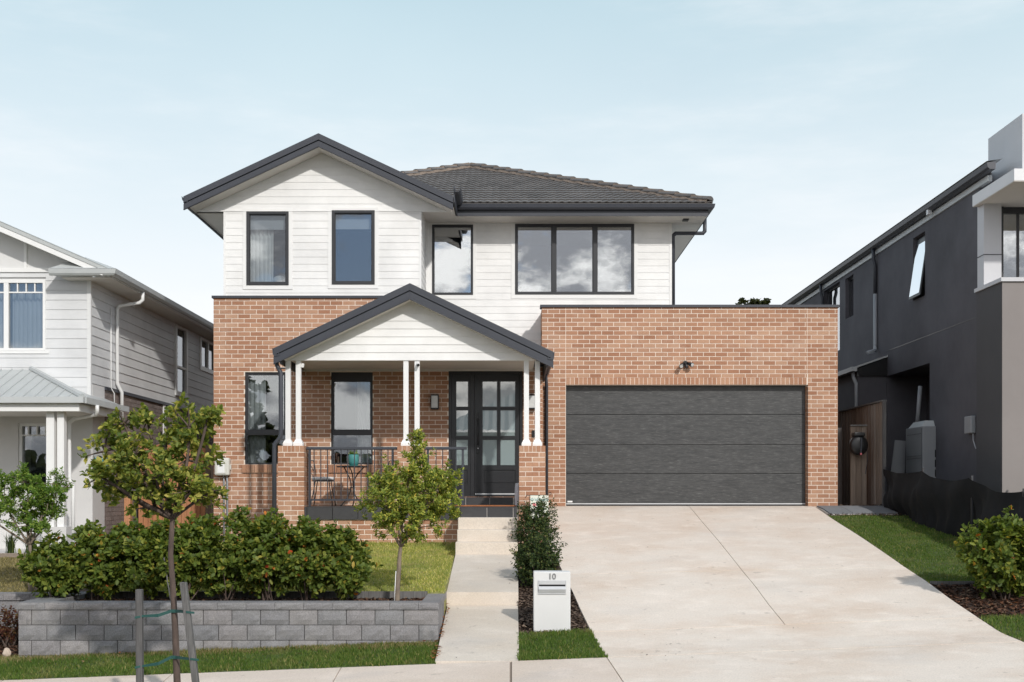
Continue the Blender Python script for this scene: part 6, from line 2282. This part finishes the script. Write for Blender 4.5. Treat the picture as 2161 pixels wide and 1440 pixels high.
tuft("grass tuft at the far left below the porch posts", PX(10, -3.4), -3.15, -0.82, 1)
tuft("grass tuft behind the feathery tree trunk", PX(52, -3.4), -3.15, -0.82, 2)

# ----- trees far behind
rngf = np.random.default_rng(4)


def far_tree(label, x, y, zb, ztop, r, seed, mat="leaf_far", n=420, leaf=(0.22, 0.07)):
    lobes_ = [((x, y, ztop - r), (r * 0.9, r * 0.9, r * 0.95), n, 0.55), ((x - r * 0.5, y, ztop - r * 1.5), (r * 0.7, r * 0.7, r * 0.6), n // 2, 0.5), ((x + r * 0.55, y, ztop - r * 1.4), (r * 0.7, r * 0.7, r * 0.6), n // 2, 0.5)]
    return tree("far_tree", label, (x, y, zb), (x, y, ztop - r * 2.2), lobes_, 9, leaf, mat, "bark", 0.16, seed=seed, limbs=6, along=0.2, limb_r=0.05)


yf_ = 36.0
far_tree("top of a distant tree showing above the garage parapet", PX(1582, yf_), yf_, -0.3, PZ(623, yf_), 1.5, 31)
far_tree("dark tree mirrored in the ground floor windows", -15.0, -40.0, -2.2, 6.8, 3.0, 33, n=260, leaf=(0.4, 0.14))

# tree belt added behind the camera to block low sky and shade the porch
rb = np.random.default_rng(17)
nb_ = 2600
bx_ = rb.uniform(-75, 75, nb_)
hb_ = 2.0 + 1.0 * np.sin(bx_ * 0.31) + 0.7 * np.sin(bx_ * 0.83 + 1)
bt = np.stack([bx_, rb.uniform(-66, -60, nb_), -2.2 + (hb_ + 2.2) * rb.uniform(0, 1, nb_) ** 0.7], 1)
bd = rb.normal(0, 1, (nb_, 3)) + np.array([0, 0.4, 0.7])
bd /= np.linalg.norm(bd, axis=1, keepdims=True)
belt = thing("added_tree_belt", "added far belt of trees blocking the low sky", "trees", (0, -63, -2.2))
tag(belt, kind="stuff")
foliage("foliage", belt, bt, bd, 6, 1.3, 0.5, "leaf_far", seed=5)

# ================================================================= things on and around the porch
def railing(label, x0, x1, posts, bal, yr=YP + 0.22):
    R = thing("porch_railing", label, "railing", ((x0 + x1) / 2, yr, 0.0), "dark metal porch railings")
    zt, zt2 = PZ(943.5, yr), PZ(949.5, yr)
    MB().box(x0, x1, yr - 0.032, yr + 0.032, zt2, zt).build("top_rail", "dark", R, bevel=0.008)
    zb, zb2 = PZ(1057.3, yr), PZ(1053.3, yr)
    MB().box(posts[0], posts[-1], yr - 0.016, yr + 0.016, zb, zb2).build("bottom_rail", "dark", R)
    for p in posts:
        MB().box(p - 0.02, p + 0.02, yr - 0.02, yr + 0.02, 0.0005, zt2 + 0.002).build("post", "dark", R)
    for b in bal:
        MB().box(b - 0.008, b + 0.008, yr - 0.008, yr + 0.008, zb2 - 0.002, zt2 + 0.002).build("baluster", "dark", R)
    return R


yr = YP + 0.22
railing("dark metal porch railing in front of the bistro set", PX(643.5, yr), PX(838, yr), [PX(653.5, yr), PX(828.7, yr)], [PX(640 + v / 6.0, yr) for v in (137, 222, 307, 392, 478, 562, 648, 732, 818, 902, 988, 1073)])
railing("short dark metal porch railing beside the front steps", PX(893, yr), PX(985, yr), [PX(903, yr), PX(976.7, yr)], [PX(v, yr) for v in (920.2, 934.2, 948.4, 962.6)])


def wall_lamp(label, cx_, y):
    L_ = thing("wall_lamp", label, "lamp", (cx_, y, PZ(865, y)), "black wall lamps beside the door")
    z0_, z1_ = PZ(864, y), PZ(834, y)
    MB().box(cx_ - 0.06, cx_ + 0.06, y - 0.012, y, z0_ + 0.02, z1_ - 0.02).build("back_plate", "black", L_)
    MB().box(cx_ - 0.078, cx_ + 0.078, y - 0.13, y - 0.012, z1_ - 0.02, z1_ + 0.005).build("cap", "black", L_, bevel=0.004)
    MB().box(cx_ - 0.078, cx_ + 0.078, y - 0.13, y - 0.012, z0_ - 0.005, z0_ + 0.02).build("base", "black", L_, bevel=0.004)
    for sx_ in (-1, 1):
        for yy in (y - 0.13, y - 0.025):
            MB().box(cx_ + sx_ * 0.078 - (0.014 if sx_ > 0 else 0), cx_ + sx_ * 0.078 + (0.014 if sx_ < 0 else 0), yy, yy + 0.013, z0_ + 0.02, z1_ - 0.02).build("corner_bar", "black", L_)
    MB().box(cx_ - 0.062, cx_ + 0.062, y - 0.122, y - 0.03, z0_ + 0.021, z1_ - 0.021).build("glass", "glow", L_)
    return L_


wall_lamp("black wall lamp left of the front door", PX(917.5, YL - 0.05), YL)
wall_lamp("black wall lamp right of the front door behind a post", PX(1122.5, YL - 0.05), YL)
db = MB().box(PX(1122.5, YL), PX(1129, YL), YL - 0.03, YL - 0.001, PZ(923, YL), PZ(908.5, YL)).build("doorbell", "black", bevel=0.008)
tag(db, "small black doorbell on the brick right of the door", "doorbell")

# security cameras on the posts
cm = thing("security_camera", "small black camera on the middle porch post", "camera", (PX(882, YP + .18), YP + 0.18, PZ(775, YP)))
yc = YP + 0.19
MB().box(PX(880.5, yc), PX(884, yc), yc - 0.03, yc, PZ(774, yc), PZ(769, yc)).build("bracket", "white_paint", cm)
MB().tube([(PX(881.5, yc), yc - 0.02, PZ(769, yc)), (PX(883.5, yc), yc - 0.11, PZ(772, yc))], 0.026, 12).build("body", "white_paint", cm, smooth=True)
MB().tube([(PX(883.5, yc), yc - 0.111, PZ(772, yc)), (PX(883.6, yc), yc - 0.118, PZ(772.3, yc))], 0.025, 12).build("lens", "black", cm)
cm = thing("security_camera", "small white camera on the left porch post", "camera", (PX(640, YP + .24), YP + 0.24, PZ(775, YP)))
yc = YP + 0.24
MB().box(PX(635, yc), PX(637, yc), yc - 0.02, yc + 0.02, PZ(774, yc), PZ(769, yc)).build("bracket", "white_paint", cm)
MB().hull8([(PX(636, yc), yc - 0.03, PZ(776, yc)), (PX(641, yc), yc - 0.03, PZ(776.5, yc)), (PX(641, yc), yc + 0.03, PZ(776.5, yc)), (PX(636, yc), yc + 0.03, PZ(776, yc)),
            (PX(636, yc), yc - 0.03, PZ(767, yc)), (PX(642.5, yc), yc - 0.03, PZ(768, yc)), (PX(642.5, yc), yc + 0.03, PZ(768, yc)), (PX(636, yc), yc + 0.03, PZ(767, yc))]).build("body", "white_paint", cm, bevel=0.006)

# flood light over the garage door
FL = thing("flood_light", "black twin head flood light above the garage door", "flood light", (PX(1447, 0), 0, PZ(775, 0)))
MB().tube([(PX(1445.5, 0), -0.002, PZ(768, 0)), (PX(1445.5, 0), -0.05, PZ(768, 0))], 0.055, 16).build("base", "black", FL, smooth=False)
hd = MB()
hd.tube([(PX(1443, 0), -0.05, PZ(768, 0)), (PX(1440, -.1), -0.09, PZ(770, -.1)), (PX(1437, -.1), -0.17, PZ(774, -.1))], [0.03, 0.036, 0.048], 14)
hd.build("lamp_head", "black", FL, smooth=True)
MB().tube([(PX(1436.9, -.1), -0.171, PZ(774.1, -.1)), (PX(1436.7, -.1), -0.176, PZ(774.4, -.1))], 0.036, 14).build("lens", "glow", FL)
MB().tube([(PX(1450, 0), -0.05, PZ(767, 0)), (PX(1455, -.1), -0.08, PZ(768, -.1)), (PX(1460, -.1), -0.15, PZ(771, -.1))], [0.024, 0.034, 0.046], 14).build("lamp_head", "black", FL, smooth=True)
MB().tube([(PX(1460.1, -.1), -0.151, PZ(771.1, -.1)), (PX(1460.4, -.1), -0.156, PZ(771.4, -.1))], 0.034, 14).build("lens", "glow", FL)
MB().lathe([(0.012, 0.03), (0.028, 0.0), (0.03, -0.035), (0.022, -0.055)], (PX(1448, 0), -0.06, PZ(772, 0)), 14).build("sensor", "dark2", FL, smooth=True)

# electricity meter box on the left wall
EM = thing("meter_box", "cream electricity meter box on the brick wall by the hedge", "meter box", (PX(472, YL), YL, PZ(1006, YL)))
ym = YL - 0.001
ex0, ex1, ez0, ez1 = PX(456.5, YL), PX(487.5, YL), PZ(1004, YL), PZ(967, YL)
MB().box(ex0, ex1, ym - 0.16, ym, ez0, ez1).build("box", "plastic_cream", EM, bevel=0.03)
MB().box(ex0 + 0.03, ex1 - 0.06, ym - 0.172, ym - 0.161, ez0 + 0.03, ez1 - 0.04).build("door", "plastic_cream", EM, bevel=0.01)
MB().box(ex0 + 0.065, ex1 - 0.085, ym - 0.176, ym - 0.1725, ez0 + 0.05, ez0 + 0.21).build("sticker", "sticker", EM)
MB().box(ex1 - 0.005, ex1 + 0.02, ym - 0.11, ym - 0.03, PZ(992, YL), PZ(981, YL)).build("latch", "plastic_cream", EM, bevel=0.006)
MB().tube([((ex0 + ex1) / 2 - 0.03, ym - 0.08, ez1), ((ex0 + ex1) / 2 + 0.03, ym - 0.08, ez1 + 0.02), ((ex0 + ex1) / 2 + 0.06, ym - 0.08, ez1 - 0.01)], 0.014, 8).build("knob", "bark", EM)
for px_, r_ in ((473.5, 0.016), (480.5, 0.019)):
    MB().tube([(PX(px_ - 0.5, YL), ym - 0.05, ez0 + 0.02), (PX(px_, YL), ym - 0.03, ez0 - 0.12), (PX(px_, YL), ym - 0.025, -1.0)], r_, 8).build("conduit", "pvc", EM, smooth=True)

# ----- bistro table and chairs
YC = -1.55


def bistro_chair(label, cx_, facing):
    """iron chair with white seat; facing = +1 looks right, -1 looks left"""
    Cc = thing("bistro_chair", label, "chair", (cx_, YC, 0.0), "iron bistro chairs on the porch")
    sz = 0.47
    n = 18
    MB().lathe([(0.20, 0.0), (0.215, 0.015), (0.215, 0.045), (0.19, 0.06)], (cx_, YC, sz + 0.012), 20).build("cushion", "cushion", Cc, smooth=True)
    MB().lathe([(0.20, 0.0), (0.205, 0.01), (0.20, 0.02)], (cx_, YC, sz - 0.012), 20).build("seat", "iron", Cc)
    bxp = cx_ - facing * 0.19
    for sy in (-0.15, 0.15):
        for fx in (-0.16, 0.16):
            top_ = (cx_ + fx * 0.8, YC + sy * 0.8, sz - 0.01)
            MB().tube([top_, (cx_ + fx * 1.0, YC + sy * 1.0, 0.25), (cx_ + fx * 1.3, YC + sy * 1.3, 0.0)], 0.009, 6).build("leg", "iron", Cc, smooth=True)
    bk = MB()
    # curled back frame, turned a little towards the viewer
    pts = []
    for i in range(17):
        t = i / 16
        a = math.pi * t
        pts.append((bxp - facing * (0.03 + 0.05 * math.sin(a)) + 0.11 * math.cos(a), YC + 0.14 * -math.cos(a) + 0.02, sz + 0.02 + 0.36 * min(1, 1.6 * math.sin(a)) ** 0.8))
    bk.tube(pts, 0.008, 6)
    bk.build("back_frame", "iron", Cc, smooth=True)
    sc_ = MB()
    for k, z0_ in ((0, 0.10), (1, 0.23)):
        q = []
        for i in range(25):
            t = i / 24
            q.append((bxp - facing * 0.06 + 0.095 * math.cos(math.pi * t), YC - 0.12 * math.cos(math.pi * t) + 0.02, sz + z0_ + 0.04 * math.cos(5 * math.pi * t)))
        sc_.tube(q, 0.006, 5)
    sc_.build("scroll", "iron", Cc, smooth=True)
    return Cc


bistro_chair("black iron bistro chair with white seat by the left pillar", PX(682, YC), 1)
bistro_chair("black iron bistro chair with white seat behind the young tree", PX(802, YC), -1)
TB = thing("bistro_table", "black iron bistro table under the teal pot", "table", (PX(744, YC), YC, 0.0))
tx, tz = PX(744, YC), PZ(984, YC)
MB().lathe([(0.29, 0.0), (0.30, 0.008), (0.30, 0.02), (0.29, 0.024)], (tx, YC, tz - 0.024), 28).build("top", "iron", TB)
for k in range(3):
    a = 2 * math.pi * k / 3 + 0.4
    q = []
    for i in range(11):
        t = i / 10
        rad = 0.22 - 0.38 * t * (1 - t) * 2.2 + 0.03 * t
        q.append((tx + math.cos(a + 1.3 * t) * rad, YC + math.sin(a + 1.3 * t) * rad, tz - 0.024 - (tz - 0.024) * t))
    MB().tube(q, 0.011, 6).build("leg", "iron", TB, smooth=True)
MB().lathe([(0.05, 0.0), (0.05, 0.02)], (tx, YC, 0.33), 12).build("collar", "iron", TB)
PT = thing("plant_pot", "glazed teal pot with a small plant on the bistro table", "pot", (tx + 0.02, YC, tz))
MB().lathe([(0.065, 0.0), (0.085, 0.01), (0.102, 0.06), (0.105, 0.13), (0.098, 0.19), (0.09, 0.205), (0.083, 0.205), (0.08, 0.17)], (tx + 0.02, YC, tz + 0.012), 24).build("pot", "teal", PT, smooth=True)
MB().lathe([(0.10, 0.0), (0.115, 0.004), (0.115, 0.011), (0.09, 0.0115)], (tx + 0.02, YC, tz + 0.0005), 24).build("saucer", "teal", PT, smooth=True)
rg = np.random.default_rng(3)
tp_, dd_ = ellipsoid_tips(rg, 26, (tx + 0.02, YC, tz + 0.24), (0.09, 0.09, 0.05), 0.3)
foliage("plant", PT, tp_, dd_ * 0.6 + np.array([0, 0, 0.7]), 6, 0.05, 0.008, "leaf_left", seed=77)

mt = MB().box(PX(958, -2.3), PX(1090, -2.3), -2.55, -2.0, 0.0005, 0.022).build("door_mat", "coir", bevel=0.006)
tag(mt, "orange brown coir mat on the dark porch tiles", "mat")
pj = MB().lathe([(0.05, 0.0), (0.055, 0.02), (0.055, 0.30), (0.045, 0.38), (0.04, 0.42)], (PX(1092.5, YP + 0.5), YP + 0.45, 0.0), 14).build("white_bottle", "blind", smooth=True)
tag(pj, "tall pale plastic container beside the right pillar", "container")

# ----- garden flag on its stand
GF = thing("garden_flag", "cream garden flag with pink flowers in front of the right pillar", "flag", (PX(1139, -2.95), -2.95, -0.5))
yg_ = -2.95
fx0, fx1, fz1_ = PX(1119.5, yg_), PX(1157.5, yg_), PZ(1045, yg_)
MB().box(fx0, fx1, yg_ - 0.004, yg_ + 0.004, fz1_ - 0.42, fz1_).build("banner", "flag", GF)
MB().tube([(fx0 - 0.09, yg_, fz1_ - 0.05), (fx0 - 0.06, yg_, fz1_ + 0.0), (fx0 - 0.02, yg_, fz1_ - 0.01), (fx0 - 0.02, yg_, fz1_ - 0.75)], 0.006, 6).build("pole", "iron", GF)
MB().tube([(fx0 - 0.02, yg_, fz1_ - 0.003), (fx1 + 0.02, yg_, fz1_ - 0.003), (fx1 + 0.045, yg_, fz1_ + 0.01), (fx1 + 0.045, yg_, fz1_ + 0.04), (fx1 + 0.02, yg_, fz1_ + 0.05), (fx1 + 0.005, yg_, fz1_ + 0.03)], 0.006, 6).build("arm", "iron", GF)
text_mesh("Welcome", 0.085, 0.0008, "lettering", "flag_ink", GF, ((fx0 + fx1) / 2 - 0.005, yg_ - 0.006, fz1_ - 0.105))
for a_, b_ in ((0.22, 0.17), (0.66, 0.16)):
    cx_ = fx0 + (fx1 - fx0) * a_
    mb = MB()
    for k in range(6):
        th = k * 1.047
        mb.lathe([(0.0, 0), (0.02, 0)], (0, 0, 0), 3) if False else None
        mb.add([(cx_, yg_ - 0.006, fz1_ - b_), (cx_ + 0.035 * math.cos(th), yg_ - 0.0055, fz1_ - b_ + 0.035 * math.sin(th)), (cx_ + 0.035 * math.cos(th + 0.9), yg_ - 0.0055, fz1_ - b_ + 0.035 * math.sin(th + 0.9))], [(0, 1, 2)])
    mb.build("printed_flower", "flag_pink", GF, recalc=False)

# ----- letterbox
YM = -8.30
LB = thing("letterbox", "white rendered pillar letterbox with the number 10", "letterbox", (PX(1165, YM), YM, PZ(1332, YM)))
lx0, lx1, lz0, lz1 = PX(1126, YM), PX(1204, YM), PZ(1345, YM), PZ(1207, YM)
yb_ = YM + 0.26
MB().hull8([(lx0, YM, lz0), (lx1, YM, lz0), (lx1, yb_, lz0), (lx0, yb_, lz0), (lx0, YM, lz1), (lx1, YM, lz1), (lx1, yb_, lz1), (lx0, yb_, lz1)]).build("pillar", "letter_render", LB, bevel=0.012)
sx0, sx1, sz0, sz1 = PX(1135.5, YM), PX(1195, YM), PZ(1254.5, YM), PZ(1225, YM)
fp_ = frame_ring(MB(), sx0, sx1, sz0, sz1, 0.012, YM - 0.012, YM + 0.004).box(sx0 + 0.012, sx1 - 0.012, YM - 0.010, YM + 0.004, PZ(1234, YM), sz1 - 0.012).build("slot_frame", "metal", LB, bevel=0.003)
MB().box(sx0 + 0.012, sx1 - 0.012, YM - 0.0045, YM - 0.0005, sz0 + 0.012, PZ(1234, YM)).build("slot", "black", LB)
za_, zb2_ = PZ(1252.5, YM), PZ(1237.5, YM)
MB().hull8([(sx0 + 0.008, YM - 0.012, za_), (sx1 - 0.008, YM - 0.012, za_), (sx1 - 0.008, YM - 0.005, za_), (sx0 + 0.008, YM - 0.005, za_),
            (sx0 + 0.008, YM - 0.035, (za_ * 0.4 + zb2_ * 0.6)), (sx1 - 0.008, YM - 0.035, (za_ * 0.4 + zb2_ * 0.6)), (sx1 - 0.008, YM - 0.006, zb2_), (sx0 + 0.008, YM - 0.006, zb2_)]).build("flap", "metal", LB, bevel=0.002)
text_mesh("10", 0.105, 0.004, "number", "metal_grey", LB, (PX(1165, YM), YM - 0.004, PZ(1222.5, YM)), bold=True)

# ----- small garden stone
SB = bmesh.new()
bmesh.ops.create_icosphere(SB, subdivisions=2, radius=1.0)
for v in SB.verts:
    v.co = Vector((v.co.x * 0.055, v.co.y * 0.05, v.co.z * 0.05 + (0.03 if v.co.z > 0.7 else 0))) * (1 + 0.08 * math.sin(v.co.x * 9 + v.co.y * 7))
ms = bpy.data.meshes.new("garden_stone")
SB.to_mesh(ms)
SB.free()
ms.materials.append(M["stone"])
tag(link("garden_stone", ms, None, (PX(15, -8.63), -8.63, terr(-6.5, -8.63) + 0.05)), "pale pointed stone at the bottom left corner", "stone")
